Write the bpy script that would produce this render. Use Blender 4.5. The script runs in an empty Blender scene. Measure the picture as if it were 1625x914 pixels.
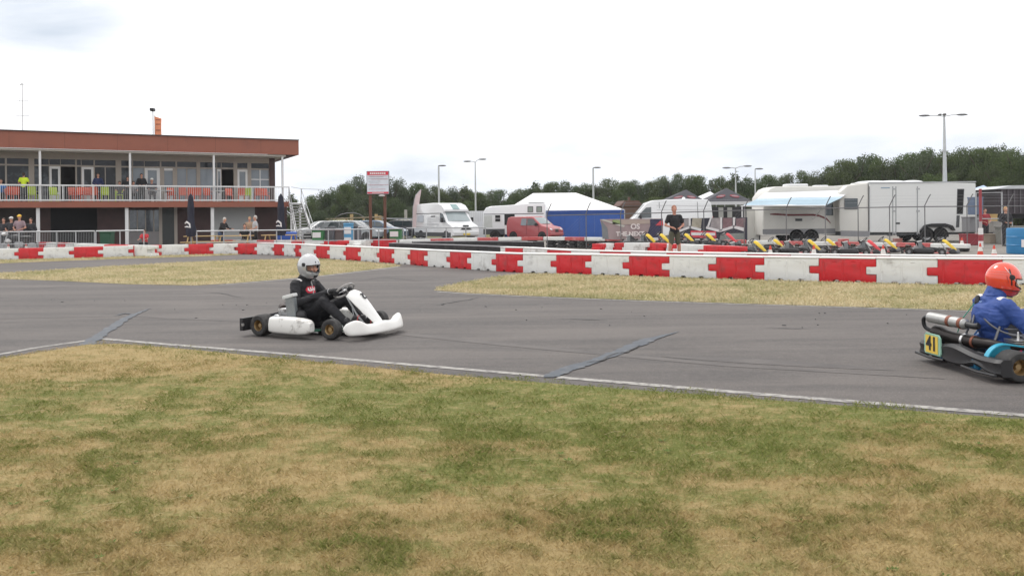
import bpy, bmesh, math, random
import numpy as np
from mathutils import Vector, Matrix, Euler
R = math.radians
rng = random.Random(7)
SC = bpy.context.scene
COL = SC.collection
# ---------------------------------------------------------------- camera
FPX, CX, CY, HY = 1326.0, 812.5, 457.0, 347.0      # focal length and centre in photo pixels, row of the horizon
TH = R(0.6); CAMH = 1.5
cs, sn = math.cos(TH), math.sin(TH)
cam_d = bpy.data.cameras.new('camera'); cam = bpy.data.objects.new('camera', cam_d); COL.objects.link(cam)
cam_d.sensor_width = 36; cam_d.lens = FPX/1625*36; cam_d.shift_y = -(CY-HY)/1625
cam_d.clip_start = .05; cam_d.clip_end = 3000
cam.matrix_world = Matrix(((cs, sn, 0, 0), (0, 0, -1, 0), (-sn, cs, 0, CAMH), (0, 0, 0, 1)))
SC.camera = cam
# ---------------------------------------------------------------- sky, sun, exposure
SUN_EL, SUN_AZ = 58, -35      # azimuth from +Y towards +X
w = bpy.data.worlds.new('World'); SC.world = w; w.use_nodes = True
nt = w.node_tree; N = nt.nodes; L = nt.links; N.clear()
out = N.new('ShaderNodeOutputWorld'); bg = N.new('ShaderNodeBackground'); bg.inputs['Strength'].default_value = 0.1
sky = N.new('ShaderNodeTexSky'); sky.sky_type = 'NISHITA'; sky.sun_disc = False
sky.sun_elevation = R(SUN_EL); sky.sun_rotation = R(SUN_AZ); sky.dust_density = 4; sky.air_density = 1.2
tc = N.new('ShaderNodeTexCoord'); sep = N.new('ShaderNodeSeparateXYZ'); L.new(tc.outputs['Generated'], sep.inputs[0])
mp = N.new('ShaderNodeMapping'); mp.inputs['Scale'].default_value = (1.6, 1.6, 5.5); L.new(tc.outputs['Generated'], mp.inputs[0])
no = N.new('ShaderNodeTexNoise'); no.inputs['Scale'].default_value = 2.6; no.inputs['Detail'].default_value = 7; no.inputs['Roughness'].default_value = .55
no.inputs['Distortion'].default_value = .3
L.new(mp.outputs[0], no.inputs['Vector'])
r1 = N.new('ShaderNodeMapRange'); r1.inputs['From Min'].default_value = .36; r1.inputs['From Max'].default_value = .66; r1.clamp = True
L.new(no.outputs['Fac'], r1.inputs['Value'])
# greyer cloud base low over the horizon, fading upwards
r2 = N.new('ShaderNodeMapRange'); r2.interpolation_type = 'SMOOTHSTEP'
r2.inputs['From Min'].default_value = .03; r2.inputs['From Max'].default_value = .17; r2.inputs['To Min'].default_value = 1; r2.inputs['To Max'].default_value = 0
L.new(sep.outputs['Z'], r2.inputs['Value'])
# one grey cloud high on the left
vd = N.new('ShaderNodeVectorMath'); vd.operation = 'DISTANCE'; vd.inputs[1].default_value = Vector((-.475, .86, .224*1.7))
mp2 = N.new('ShaderNodeMapping'); mp2.inputs['Scale'].default_value = (1, 1, 1.7); L.new(tc.outputs['Generated'], mp2.inputs[0]); L.new(mp2.outputs[0], vd.inputs[0])
r3 = N.new('ShaderNodeMapRange'); r3.interpolation_type = 'SMOOTHSTEP'
r3.inputs['From Min'].default_value = .02; r3.inputs['From Max'].default_value = .17; r3.inputs['To Min'].default_value = 1.25; r3.inputs['To Max'].default_value = 0
L.new(vd.outputs['Value'], r3.inputs['Value'])
mx0 = N.new('ShaderNodeMath'); mx0.operation = 'MAXIMUM'; L.new(r2.outputs[0], mx0.inputs[0]); L.new(r3.outputs[0], mx0.inputs[1])
ra = N.new('ShaderNodeMath'); ra.operation = 'MULTIPLY_ADD'; ra.inputs[1].default_value = .62; ra.inputs[2].default_value = .38; L.new(r1.outputs[0], ra.inputs[0])
mu = N.new('ShaderNodeMath'); mu.operation = 'MULTIPLY'; L.new(mx0.outputs[0], mu.inputs[0]); L.new(ra.outputs[0], mu.inputs[1])
cl = N.new('ShaderNodeMix'); cl.data_type = 'RGBA'; cl.inputs[6].default_value = (14.4, 14.3, 14.4, 1); cl.inputs[7].default_value = (7.2, 8.0, 9.1, 1)
L.new(mu.outputs[0], cl.inputs[0])
mx = N.new('ShaderNodeMix'); mx.data_type = 'RGBA'; mx.inputs[0].default_value = .95
L.new(sky.outputs[0], mx.inputs[6]); L.new(cl.outputs[2], mx.inputs[7]); L.new(mx.outputs[2], bg.inputs[0]); L.new(bg.outputs[0], out.inputs[0])
sd = bpy.data.lights.new('sun', 'SUN'); sd.energy = 1.5; sd.angle = R(14); sd.color = (1, .965, .91)
so = bpy.data.objects.new('sun', sd); COL.objects.link(so)
az, el = R(SUN_AZ), R(SUN_EL)
so.rotation_euler = Vector((math.sin(az)*math.cos(el), math.cos(az)*math.cos(el), math.sin(el))).to_track_quat('Z', 'Y').to_euler()
SC.view_settings.view_transform = 'Standard'; SC.view_settings.look = 'None'; SC.view_settings.exposure = 0; SC.view_settings.gamma = 1
SC.view_settings.use_curve_mapping = False

# ---------------------------------------------------------------- where a point of the place lies
def rd(px, py):
    dx, dy = px-CX, py-HY
    return dx*cs-dy*sn, dx*sn+dy*cs
def gp(px, py, z=0.):            # point of the level z
    r, d = rd(px, py); Y = (CAMH-z)*FPX/d
    return Vector((r*Y/FPX, Y, z))
def at(px, py, Y):               # point at distance Y
    r, d = rd(px, py)
    return Vector((r*Y/FPX, Y, CAMH-d*Y/FPX))
def xg(px, Y):                   # ground point under column px at distance Y
    r, d = rd(px, HY-(px-CX)*.0105)
    return Vector((r*Y/FPX, Y, 0))
def interp(tab, x):
    return float(np.interp(x, [t[0] for t in tab], [t[1] for t in tab]))

# ---------------------------------------------------------------- materials
MC = {}
def M(name, col, rough=.6, metal=0., var=.12, scale=4., bump=0., bscale=60., spec=.5, dirt_or_reflection=None, coat=0., coord='Object', detail=5, trans=0.):
    if name in MC: return MC[name]
    m = bpy.data.materials.new(name); m.use_nodes = True; nt = m.node_tree; n = nt.nodes; l = nt.links
    b = n['Principled BSDF']; b.inputs['Roughness'].default_value = rough; b.inputs['Metallic'].default_value = metal
    b.inputs['Specular IOR Level'].default_value = spec; b.inputs['Coat Weight'].default_value = coat
    b.inputs['Transmission Weight'].default_value = trans
    t = n.new('ShaderNodeTexCoord'); src = t.outputs[coord] if coord != 'World' else None
    if coord == 'World':
        g = n.new('ShaderNodeNewGeometry'); src = g.outputs['Position']
    no = n.new('ShaderNodeTexNoise'); no.inputs['Scale'].default_value = scale; no.inputs['Detail'].default_value = detail; l.new(src, no.inputs['Vector'])
    mx = n.new('ShaderNodeMix'); mx.data_type = 'RGBA'
    c = Vector(col[:3]); lo = c*(1-var); hi = c*(1+var)
    mx.inputs[6].default_value = (*lo, 1); mx.inputs[7].default_value = (*[min(v, .95) for v in hi], 1)
    l.new(no.outputs['Fac'], mx.inputs[0]); o = mx.outputs[2]
    if dirt_or_reflection:
        dc, dlo, dhi, dsc = dirt_or_reflection
        nd = n.new('ShaderNodeTexNoise'); nd.inputs['Scale'].default_value = dsc; nd.inputs['Detail'].default_value = 8; nd.inputs['Roughness'].default_value = .65; l.new(src, nd.inputs['Vector'])
        rg = n.new('ShaderNodeMapRange'); rg.inputs['From Min'].default_value = dlo; rg.inputs['From Max'].default_value = dhi; l.new(nd.outputs['Fac'], rg.inputs['Value'])
        m2 = n.new('ShaderNodeMix'); m2.data_type = 'RGBA'; m2.inputs[7].default_value = (*dc, 1); l.new(rg.outputs[0], m2.inputs[0]); l.new(o, m2.inputs[6]); o = m2.outputs[2]
    l.new(o, b.inputs['Base Color'])
    if bump:
        nb = n.new('ShaderNodeTexNoise'); nb.inputs['Scale'].default_value = bscale; nb.inputs['Detail'].default_value = 4; l.new(src, nb.inputs['Vector'])
        bp = n.new('ShaderNodeBump'); bp.inputs['Strength'].default_value = bump; bp.inputs['Distance'].default_value = .02; l.new(nb.outputs['Fac'], bp.inputs['Height']); l.new(bp.outputs[0], b.inputs['Normal'])
    MC[name] = m; return m

# ---------------------------------------------------------------- mesh builder
class MB:
    def __init__(s): s.v = []; s.f = []
    def add(s, vs, fs, T=None):
        o = len(s.v)
        s.v += [tuple(T @ Vector(p)) if T else tuple(p) for p in vs]
        s.f += [tuple(i+o for i in f) for f in fs]; return s
    def box(s, c, d, rot=None, T=None):
        x, y, z = [a/2 for a in d]; m = Matrix.Translation(c)
        if rot: m = m @ Euler(rot).to_matrix().to_4x4()
        if T: m = T @ m
        return s.add([(-x,-y,-z),(x,-y,-z),(x,y,-z),(-x,y,-z),(-x,-y,z),(x,-y,z),(x,y,z),(-x,y,z)],
                     [(0,3,2,1),(4,5,6,7),(0,1,5,4),(1,2,6,5),(2,3,7,6),(3,0,4,7)], m)
    def ring(s, rings, caps=True, closed=False, T=None):
        n = len(rings[0]); vs = [p for r in rings for p in r]; fs = []
        m = len(rings)
        for i in range(m if closed else m-1):
            a, b = i*n, ((i+1) % m)*n
            for j in range(n):
                k = (j+1) % n; fs.append((a+j, a+k, b+k, b+j))
        if caps and not closed: fs.append(tuple(range(n))[::-1]); fs.append(tuple((m-1)*n+j for j in range(n)))
        return s.add(vs, fs, T)
    def tube(s, pts, r, n=8, closed=False, T=None, caps=True, flat=None):
        pts = [Vector(p) for p in pts]; rs = r if isinstance(r, (list, tuple)) else [r]*len(pts)
        rings = []; up = None; m = len(pts)
        for i, p in enumerate(pts):
            if closed: d = pts[(i+1) % m]-pts[i-1]
            else: d = pts[min(i+1, m-1)]-pts[max(i-1, 0)]
            d.normalize()
            if up is None: up = d.orthogonal().normalized() if abs(d.z) > .9 else Vector((0, 0, 1)).cross(d).normalized()
            sd_ = (up-d*up.dot(d)).normalized(); up = sd_; w_ = d.cross(sd_)
            rings.append([p+(sd_*math.cos(a)+w_*math.sin(a)*(flat or 1))*rs[i] for a in [2*math.pi*k/n for k in range(n)]])
        return s.ring(rings, caps, closed, T)
    def cap(s, a, b, ra, rb, n=12, T=None):        # tapered capsule
        a, b = Vector(a), Vector(b); d = (b-a); L_ = d.length; d = d/L_ if L_ > 1e-6 else Vector((0, 0, 1))
        pts = []; rs = []
        for k in range(1, 4): t = k*math.pi/6-math.pi/2; pts.append(a+d*ra*math.sin(t)); rs.append(ra*math.cos(t))
        for k in range(0, 3): t = k*math.pi/6; pts.append(b+d*rb*math.sin(t)); rs.append(rb*math.cos(t))
        return s.tube(pts, rs, n, T=T)
    def ell(s, c, r, rot=None, nu=16, nv=10, T=None):
        m = Matrix.Translation(c)
        if rot: m = m @ Euler(rot).to_matrix().to_4x4()
        if T: m = T @ m
        rings = [[(r[0]*math.sin(v)*math.cos(u), r[1]*math.sin(v)*math.sin(u), -r[2]*math.cos(v)) for u in [2*math.pi*k/nu for k in range(nu)]] for v in [math.pi*(j+.001 if j == 0 else j-.001 if j == nv else j)/nv for j in range(nv+1)]]
        return s.ring(rings, True, False, m)
    def lathe(s, prof, n=28, axis='y', T=None, closed=True, c=(0, 0, 0)):   # prof: (along, radius)
        rings = []
        for a, r in prof:
            rg = []
            for k in range(n):
                t = 2*math.pi*k/n; x, y = r*math.cos(t), r*math.sin(t)
                rg.append({'y': (c[0]+x, c[1]+a, c[2]-y), 'z': (c[0]+x, c[1]+y, c[2]+a), 'x': (c[0]+a, c[1]+x, c[2]+y)}[axis])
            rings.append(rg)
        return s.ring(rings, not closed, closed, T)
    def prism(s, poly, y0, y1, T=None, ax='y'):   # polygon in x-z pushed along y
        if ax == 'y': a = [(x, y0, z) for x, z in poly]; b = [(x, y1, z) for x, z in poly]
        if ax == 'x': a = [(y0, x, z) for x, z in poly]; b = [(y1, x, z) for x, z in poly]
        if ax == 'z': a = [(x, z, y0) for x, z in poly]; b = [(x, z, y1) for x, z in poly]
        return s.ring([a, b], True, False, T)
    def quad(s, *p, T=None): return s.add(p, [tuple(range(len(p)))], T)
    def slab(s, pts, n, T=None):                     # plate: polygon thickened along the vector n
        n = Vector(n); a = [Vector(p) for p in pts]
        return s.ring([a, [p+n for p in a]], True, False, T)
    def mesh(s, name, m, smooth=False, bevel=0, seg=1, fix=True):
        me = bpy.data.meshes.new(name); me.from_pydata(s.v, [], s.f)
        if fix or bevel:
            b = bmesh.new(); b.from_mesh(me)
            bmesh.ops.recalc_face_normals(b, faces=b.faces)
            if bevel:
                es = [e for e in b.edges if len(e.link_faces) == 2 and e.calc_face_angle(0) > .5]
                bmesh.ops.bevel(b, geom=es, offset=bevel, segments=seg, affect='EDGES', profile=.6, clamp_overlap=True)
            b.to_mesh(me); b.free()
        me.materials.append(m)
        if smooth:
            me.shade_smooth() if hasattr(me, 'shade_smooth') else None
            try: me.set_sharp_from_angle(angle=R(38))
            except Exception: pass
        return me
    def build(s, name, m, parent=None, smooth=False, bevel=0, seg=1, **kw):
        o = bpy.data.objects.new(name, s.mesh(name, m, smooth, bevel, seg)); COL.objects.link(o)
        if parent: o.parent = parent
        for k, v in kw.items(): o[k] = v
        return o
def obj(name, me, parent=None, loc=None, rot=None, **kw):
    o = bpy.data.objects.new(name, me); COL.objects.link(o)
    if parent: o.parent = parent
    if loc: o.location = loc
    if rot: o.rotation_euler = rot
    for k, v in kw.items(): o[k] = v
    return o
def thing(name, label, cat, loc=(0, 0, 0), rz=0, group=None, scale=None):
    o = bpy.data.objects.new(name, None); COL.objects.link(o); o.empty_display_size = .2
    o.location = loc; o.rotation_euler = (0, 0, rz); o['label'] = label; o['category'] = cat
    if group: o['group'] = group
    if scale: o.scale = scale
    return o
def tag(o, label, cat, group=None):
    o['label'] = label; o['category'] = cat
    if group: o['group'] = group
    return o
def kids(o): return [c for c in KIDS.get(o.name, [])]
def copy_tree(src, loc=None, rz=None, label=None):
    ch = {}
    for x in bpy.data.objects:
        if x.parent: ch.setdefault(x.parent.name, []).append(x)
    def go(o, par):
        c = o.copy(); COL.objects.link(c); c.parent = par
        for k in ch.get(o.name, []): go(k, c)
        return c
    r = go(src, None)
    if loc is not None: r.location = loc
    if rz is not None: r.rotation_euler = (0, 0, rz)
    if label: r['label'] = label
    return r
def baked(mb, name, m, voxel=.02, smooth=3, parent=None, extra=None, wr=0.):     # union of volumes as one continuous skin
    me = mb.mesh(name, m); o = bpy.data.objects.new(name, me); COL.objects.link(o)
    r = o.modifiers.new('r', 'REMESH'); r.mode = 'VOXEL'; r.voxel_size = voxel; r.use_smooth_shade = True
    if smooth:
        q = o.modifiers.new('s', 'SMOOTH'); q.factor = .5; q.iterations = smooth
    dg = bpy.context.evaluated_depsgraph_get(); nm = bpy.data.meshes.new_from_object(o.evaluated_get(dg))
    bpy.data.objects.remove(o); nm.name = name
    if wr:
        from mathutils import noise as mn
        nm.update(); cs_ = [(v.co.copy(), v.normal.copy()) for v in nm.vertices]
        for v, (c, n_) in zip(nm.vertices, cs_):
            q = Vector((c.x*9, c.y*9, c.z*20)); t = mn.noise(q+mn.noise_vector(q*.6)*1.2); v.co = c+n_*((1-abs(t)*2.6)*wr-wr*.6)
    if extra:
        b = bmesh.new(); b.from_mesh(nm); e = extra.mesh('x', m); b.from_mesh(e); b.to_mesh(nm); b.free()
    nm.materials.clear(); nm.materials.append(m); nm.shade_smooth()
    return obj(name, nm, parent)
def text_mb(s, size, depth, m, name='lettering', parent=None, T=None, bold=0.):
    c = bpy.data.curves.new('t', 'FONT'); c.body = s; c.size = size; c.extrude = depth; c.align_x = 'CENTER'; c.align_y = 'CENTER'; c.offset = bold
    o = bpy.data.objects.new('t', c); COL.objects.link(o)
    dg = bpy.context.evaluated_depsgraph_get(); me = bpy.data.meshes.new_from_object(o.evaluated_get(dg)); bpy.data.objects.remove(o)
    me.name = name
    if T: me.transform(T)
    me.materials.clear(); me.materials.append(m)
    return obj(name, me, parent)

# shared materials
m_white = M('white plastic', (.74, .745, .72), .45, var=.07, scale=1.1, dirt_or_reflection=((.26, .24, .21), .54, .84, 3.2), coord='World')
m_red = M('red plastic', (.60, .016, .024), .42, var=.12, scale=3, dirt_or_reflection=((.30, .045, .045), .50, .80, 3.5), coord='World')
m_bwhite = M('white paint', (.76, .76, .74), .5, var=.04)
m_black = M('black plastic', (.018, .018, .02), .45, var=.3, scale=12)
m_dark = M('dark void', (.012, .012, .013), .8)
m_tyre = M('rubber', (.028, .027, .027), .75, var=.25, scale=20, dirt_or_reflection=((.10, .095, .09), .5, .8, 9))
m_weath = M('weathered steel', (.17, .17, .175), .6, .4, var=.2, scale=10)
m_steel = M('galvanised steel', (.42, .43, .44), .42, .7, var=.15, scale=10)
m_alu = M('bright aluminium', (.72, .72, .72), .3, .9, var=.1, scale=20)
m_bronze = M('bronze rim', (.38, .27, .14), .4, .75, var=.2, scale=20)
m_skin = M('skin', (.52, .27, .19), .55, var=.1, scale=9)
m_hair = M('brown hair', (.05, .03, .02), .7, var=.4, scale=60)
m_glass = M('dark glass', (.03, .036, .04), .06, var=.3, scale=1, spec=1.0)
# ================================================================ GROUND
def sheet(name, pix, m, z, kind='structure', label=None):
    v = [gp(x, y) for x, y in pix]; mb = MB(); mb.add([(p.x, p.y, z) for p in v], [tuple(range(len(v)))])
    o = mb.build(name, m, kind=kind)
    if label: o['label'] = label
    return o
def nodes(m):
    m.use_nodes = True; return m.node_tree, m.node_tree.nodes, m.node_tree.links, m.node_tree.nodes['Principled BSDF']
def noise(nt, vec, scale, detail=5, rough=.55, sc=None, dist=0):
    n, l = nt.nodes, nt.links
    if sc:
        mp = n.new('ShaderNodeMapping'); mp.inputs['Scale'].default_value = sc[:3]
        if len(sc) > 3: mp.inputs['Rotation'].default_value = (0, 0, sc[3])
        l.new(vec, mp.inputs[0]); vec = mp.outputs[0]
    t = n.new('ShaderNodeTexNoise'); t.inputs['Scale'].default_value = scale; t.inputs['Detail'].default_value = detail; t.inputs['Roughness'].default_value = rough; t.inputs['Distortion'].default_value = dist
    l.new(vec, t.inputs['Vector']); return t.outputs['Fac']
def rngmap(nt, v, a, b, c=0, d=1):
    r = nt.nodes.new('ShaderNodeMapRange'); r.inputs['From Min'].default_value = a; r.inputs['From Max'].default_value = b; r.inputs['To Min'].default_value = c; r.inputs['To Max'].default_value = d
    nt.links.new(v, r.inputs['Value']); return r.outputs[0]
def mixc(nt, f, a, b, mode='MIX'):
    x = nt.nodes.new('ShaderNodeMix'); x.data_type = 'RGBA'; x.blend_type = mode
    for i, q in ((0, f), (6, a), (7, b)):
        if isinstance(q, (int, float)): x.inputs[i].default_value = q
        elif isinstance(q, tuple): x.inputs[i].default_value = (*q, 1)
        else: nt.links.new(q, x.inputs[i])
    return x.outputs[2]
def math_(nt, op, a, b):
    x = nt.nodes.new('ShaderNodeMath'); x.operation = op
    for i, q in ((0, a), (1, b)):
        if isinstance(q, (int, float)): x.inputs[i].default_value = q
        else: nt.links.new(q, x.inputs[i])
    return x.outputs[0]
# asphalt
m_asph = bpy.data.materials.new('asphalt'); nt, n, l, b = nodes(m_asph)
pos = n.new('ShaderNodeNewGeometry').outputs['Position']
fine = noise(nt, pos, 130, 3, .7); mid = noise(nt, pos, 9, 6, .6); big = noise(nt, pos, .35, 4, .5)
streak = noise(nt, pos, 1.9, 6, .65, (.13, 1.5, 1, R(10)), .3); wear = noise(nt, pos, .9, 5, .6, (.22, 1.0, 1, R(10)), .5)
c = mixc(nt, rngmap(nt, big, .3, .7), (.072, .064, .060), (.102, .090, .083))
c = mixc(nt, rngmap(nt, streak, .41, .60, 0, .85), c, (.052, .047, .046))
c = mixc(nt, rngmap(nt, wear, .46, .64, 0, .7), c, (.138, .121, .110))
c = mixc(nt, rngmap(nt, mid, .35, .7, 0, .35), c, (.138, .121, .112))
c = mixc(nt, rngmap(nt, fine, .30, .48, .75, 0), c, (.05, .048, .05))
spk = noise(nt, pos, 46, 2, .6); c = mixc(nt, rngmap(nt, spk, .60, .74, 0, .35), c, (.26, .24, .22)); c = mixc(nt, rngmap(nt, spk, .26, .40, .4, 0), c, (.05, .047, .047))
c = mixc(nt, rngmap(nt, fine, .56, .72, 0, .6), c, (.30, .28, .26))
l.new(c, b.inputs['Base Color']); b.inputs['Roughness'].default_value = .82
bp = n.new('ShaderNodeBump'); bp.inputs['Strength'].default_value = .5; bp.inputs['Distance'].default_value = .006; l.new(fine, bp.inputs['Height']); l.new(bp.outputs[0], b.inputs['Normal'])
# grass colours by place
def grass_mat(name, dry, green, g0, g1, bias=None, blades=False):
    m = bpy.data.materials.new(name); nt, n, l, b = nodes(m)
    pos = n.new('ShaderNodeNewGeometry').outputs['Position']
    g = noise(nt, pos, .75, 6, .62, (.7, 1.15, 0, R(8)), .6)
    if bias:      # worn straw-coloured ends, greener belt along the track
        sp = n.new('ShaderNodeSeparateXYZ'); l.new(pos, sp.inputs[0])
        d = math_(nt, 'ABSOLUTE', math_(nt, 'SUBTRACT', sp.outputs[1], bias[0]), 0)
        g = math_(nt, 'ADD', g, rngmap(nt, d, 0, bias[1], bias[2], -bias[3]))
        dx = math_(nt, 'ABSOLUTE', math_(nt, 'SUBTRACT', sp.outputs[0], bias[4]), 0)
        g = math_(nt, 'ADD', g, rngmap(nt, dx, 0, bias[5], bias[6], -bias[6]))
    g2 = noise(nt, pos, 5.5, 6, .72, (.8, 1.2, 0)); g3 = noise(nt, pos, 26, 4, .75, (1, 1, 0)); g4 = noise(nt, pos, 3.1, 5, .7, (.8, 1.1, 0), .8)
    f = math_(nt, 'ADD', rngmap(nt, g, g0, g1), rngmap(nt, g2, .3, .7, -.85, .85))
    if blades:
        ac = n.new('ShaderNodeAttribute'); ac.attribute_name = 'clump'; f = math_(nt, 'ADD', f, math_(nt, 'MULTIPLY', ac.outputs['Fac'], .55))
    cl = n.new('ShaderNodeClamp'); l.new(f, cl.inputs[0])
    c = mixc(nt, cl.outputs[0], dry, green)
    c = mixc(nt, rngmap(nt, g2, .50, .72, 0, .42), c, (dry[0]*.66, dry[1]*.62, dry[2]*.55))
    c = mixc(nt, rngmap(nt, g3, .5, .75, 0, .6), c, tuple(v*1.4 for v in dry)); c = mixc(nt, rngmap(nt, g4, .54, .70, 0, .55), c, (dry[0]*1.22, dry[1]*1.24, dry[2]*1.35)); c = mixc(nt, rngmap(nt, g3, .24, .42, .45, 0), c, (dry[0]*.42, dry[1]*.40, dry[2]*.36))
    if blades:
        at_ = n.new('ShaderNodeAttribute'); at_.attribute_name = 'tone'
        c = mixc(nt, at_.outputs['Fac'], mixc(nt, 1.0, c, (.84, .85, .82), 'MULTIPLY'), mixc(nt, 1.0, c, (1.16, 1.15, 1.12), 'MULTIPLY'))
    else:
        bp = n.new('ShaderNodeBump'); bp.inputs['Strength'].default_value = .9; bp.inputs['Distance'].default_value = .03; l.new(g3, bp.inputs['Height']); l.new(bp.outputs[0], b.inputs['Normal'])
    l.new(c, b.inputs['Base Color']); b.inputs['Roughness'].default_value = .85; b.inputs['Specular IOR Level'].default_value = .15
    return m
BI = (6.5, 2.6, .12, .15, 1.0, 5.0, .08)
m_near = grass_mat('dry lawn', (.355, .268, .128), (.135, .162, .042), .36, .62, BI)
m_nearb = grass_mat('lawn blades', (.45, .345, .175), (.185, .225, .060), .36, .62, BI, True)
m_isl = grass_mat('straw verge', (.40, .33, .195), (.22, .22, .09), .42, .66)
m_islb = grass_mat('straw verge blades', (.64, .55, .37), (.34, .34, .16), .42, .66, None, True)
m_far = grass_mat('far field', (.20, .17, .08), (.09, .11, .035), .35, .6)
m_padd = M('paddock gravel', (.20, .185, .165), .9, var=.35, scale=1.5, bump=.3, coord='World', dirt_or_reflection=((.11, .10, .09), .5, .8, .6))
m_line = M('worn white line', (.34, .325, .30), .7, var=.15, scale=8, dirt_or_reflection=((.14, .13, .125), .45, .62, 11), coord='World')
m_tar = M('bitumen seal', (.052, .064, .080), .62, var=.4, scale=5, coord='World', dirt_or_reflection=((.12, .12, .125), .5, .72, 7))
m_crack = M('crack filler', (.03, .03, .032), .6, coord='World')

mb = MB(); mb.add([(-900, -60, -.004), (900, -60, -.004), (900, 1500, -.004), (-900, 1500, -.004)], [(0, 1, 2, 3)]); mb.build('ground', m_far, kind='structure')
near_edge = [(-500, 655), (-200, 606), (0, 571), (60, 561), (110, 552), (150, 547), (190, 547), (300, 556), (500, 576), (700, 596), (870, 610), (1000, 620), (1300, 643), (1625, 668), (1900, 690), (2500, 735)]
far_edge = [(2500, 545), (1900, 512), (1625, 497), (1625, 455), (1900, 456), (2500, 458)]
barr_base = [(-60, 415), (0, 413), (70, 411.5), (164, 409), (257, 406), (339, 404), (378, 403.5), (408, 404), (435, 405), (469, 407), (501, 409.7), (548, 412.7), (602, 416.6), (651, 420.4), (679, 423), (714, 425.5), (748, 428), (787, 430.7), (829, 433), (883, 434.4), (937, 436), (998, 438), (1062, 440.3), (1137, 442.4), (1213, 444.7), (1300, 447), (1391, 449.5), (1489, 451.7), (1592, 453.3), (1692, 454.6), (1795, 455.8)]
# near lawn: fine sheet with small undulation
nx, ny = 90, 60; mb = MB(); xs = np.linspace(-16, 16, nx); ys = np.linspace(.5, 14, ny)
def und(x, y): return .012*math.sin(x*1.9+y*.7)+.010*math.sin(y*2.3-x*.8)+.006*math.sin(x*5.1)*math.sin(y*4.3)
ne = [gp(x, y) for x, y in near_edge]
def edge_y(x): return float(np.interp(x, [p.x for p in ne], [p.y for p in ne]))
for yy in range(ny):
    for xx in range(nx):
        ey = edge_y(xs[xx]); t = yy/(ny-1); y = .5+(ey+.0-.5)*t; k = min(1, (ey-y)/.5)
        mb.v.append((xs[xx], y, .014+(.012+und(xs[xx], y))*k))
for yy in range(ny-1):
    for xx in range(nx-1):
        a = yy*nx+xx; mb.f.append((a, a+1, a+nx+1, a+nx))
o = mb.build('lawn', m_near, kind='structure', smooth=True)
# older asphalt patches
sheet('race_track', near_edge+[(2500, 458), (1900, 456.5), (1625, 454.5)]+[(x, y-.5) for x, y in barr_base[::-1][3:]]+[(-500, 420)], m_asph, .004)
# paddock behind the barriers
mb = MB(); pp = [gp(x, y-1) for x, y in barr_base]
mb.add([(p.x, p.y, 0) for p in pp]+[(60, 30, 0), (60, 66, 0), (-80, 66, 0), (-80, 40, 0)], [tuple(range(len(pp)+4))]); mb.build('paddock_ground', m_padd, kind='structure')
isl_l = [(-200, 447), (0, 434), (60, 431), (150, 425), (256, 419), (330, 415.5), (400, 413.5), (470, 411.5), (501, 411.3), (548, 414.3), (602, 418.5), (632, 421.3), (636, 422.5), (608, 426), (508, 438), (430, 445), (370, 450), (310, 453.5), (200, 451.5), (100, 446.5), (0, 443), (-200, 455)]
isl_r = [(688, 461), (700, 457), (740, 449), (790, 440), (829, 436), (883, 436.4), (937, 438), (998, 440), (1062, 442.3), (1137, 444.4), (1213, 446.7), (1300, 449), (1391, 451.5), (1489, 453.7), (1592, 455.3), (1795, 457), (2400, 460), (2400, 540), (1900, 511), (1625, 496), (1400, 489), (1200, 483), (1000, 476.5), (850, 470.5), (750, 466)]
strip_l = [(-60, 420), (0, 418.5), (100, 414.5), (200, 411), (300, 408), (339, 406.3), (378, 404.6), (378, 403.8), (257, 406.5), (164, 409.5), (70, 412), (0, 413.5), (-60, 415.5)]
for pix, nm in ((isl_l, 'verge'), (isl_r, 'verge'), (strip_l, 'verge')): sheet(nm, pix, m_isl, .010)
# painted edge lines
def line(pts, th, name='edge_line', m=m_line, z=.008):
    up = [gp(x, y) for x, y in pts]; jr = random.Random(int(pts[0][0])+9)
    if m is m_tar or m is m_crack:
        cp = []; tw = []; K_ = 6
        for i in range(len(up)-1):
            for k in range(K_):
                t = k/K_; cp.append(up[i].lerp(up[i+1], t)); tw.append(th[i]*(1-t)+th[i+1]*t)
        cp.append(up[-1]); tw.append(th[-1]); up = [p+Vector((jr.gauss(0, .010), jr.gauss(0, .008), 0)) for p in cp]; th = [q*jr.uniform(.75, 1.15) for q in tw]
    mb = MB(); n = len(up); fs = []
    vs = []
    for i, p in enumerate(up):
        d = (up[min(i+1, n-1)]-up[max(i-1, 0)]).normalized(); q = Vector((-d.y, d.x, 0)); w_ = th[i] if isinstance(th, list) else th
        vs += [(p.x+q.x*w_/2, p.y+q.y*w_/2, z), (p.x-q.x*w_/2, p.y-q.y*w_/2, z)]
    for i in range(n-1): fs.append((2*i, 2*i+2, 2*i+3, 2*i+1))
    mb.add(vs, fs); return mb.build(name, m, kind='structure')
line([(-500, 640), (-200, 597), (0, 563), (60, 552), (110, 545), (139, 541)], .10)
line([(164, 538.5), (300, 550), (450, 562), (600, 575), (750, 588), (868, 598)], .10)
line([(885, 599.5), (1000, 609), (1200, 626), (1400, 642), (1625, 660), (1900, 682), (2500, 728)], .11)
line([(690, 463), (750, 467), (850, 471.6), (1000, 477.6), (1200, 484), (1400, 490), (1625, 497), (1900, 512), (2300, 532)], .10)
line([(634, 423.2), (608, 427), (508, 439), (430, 446), (350, 452.5)], .14)
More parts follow.
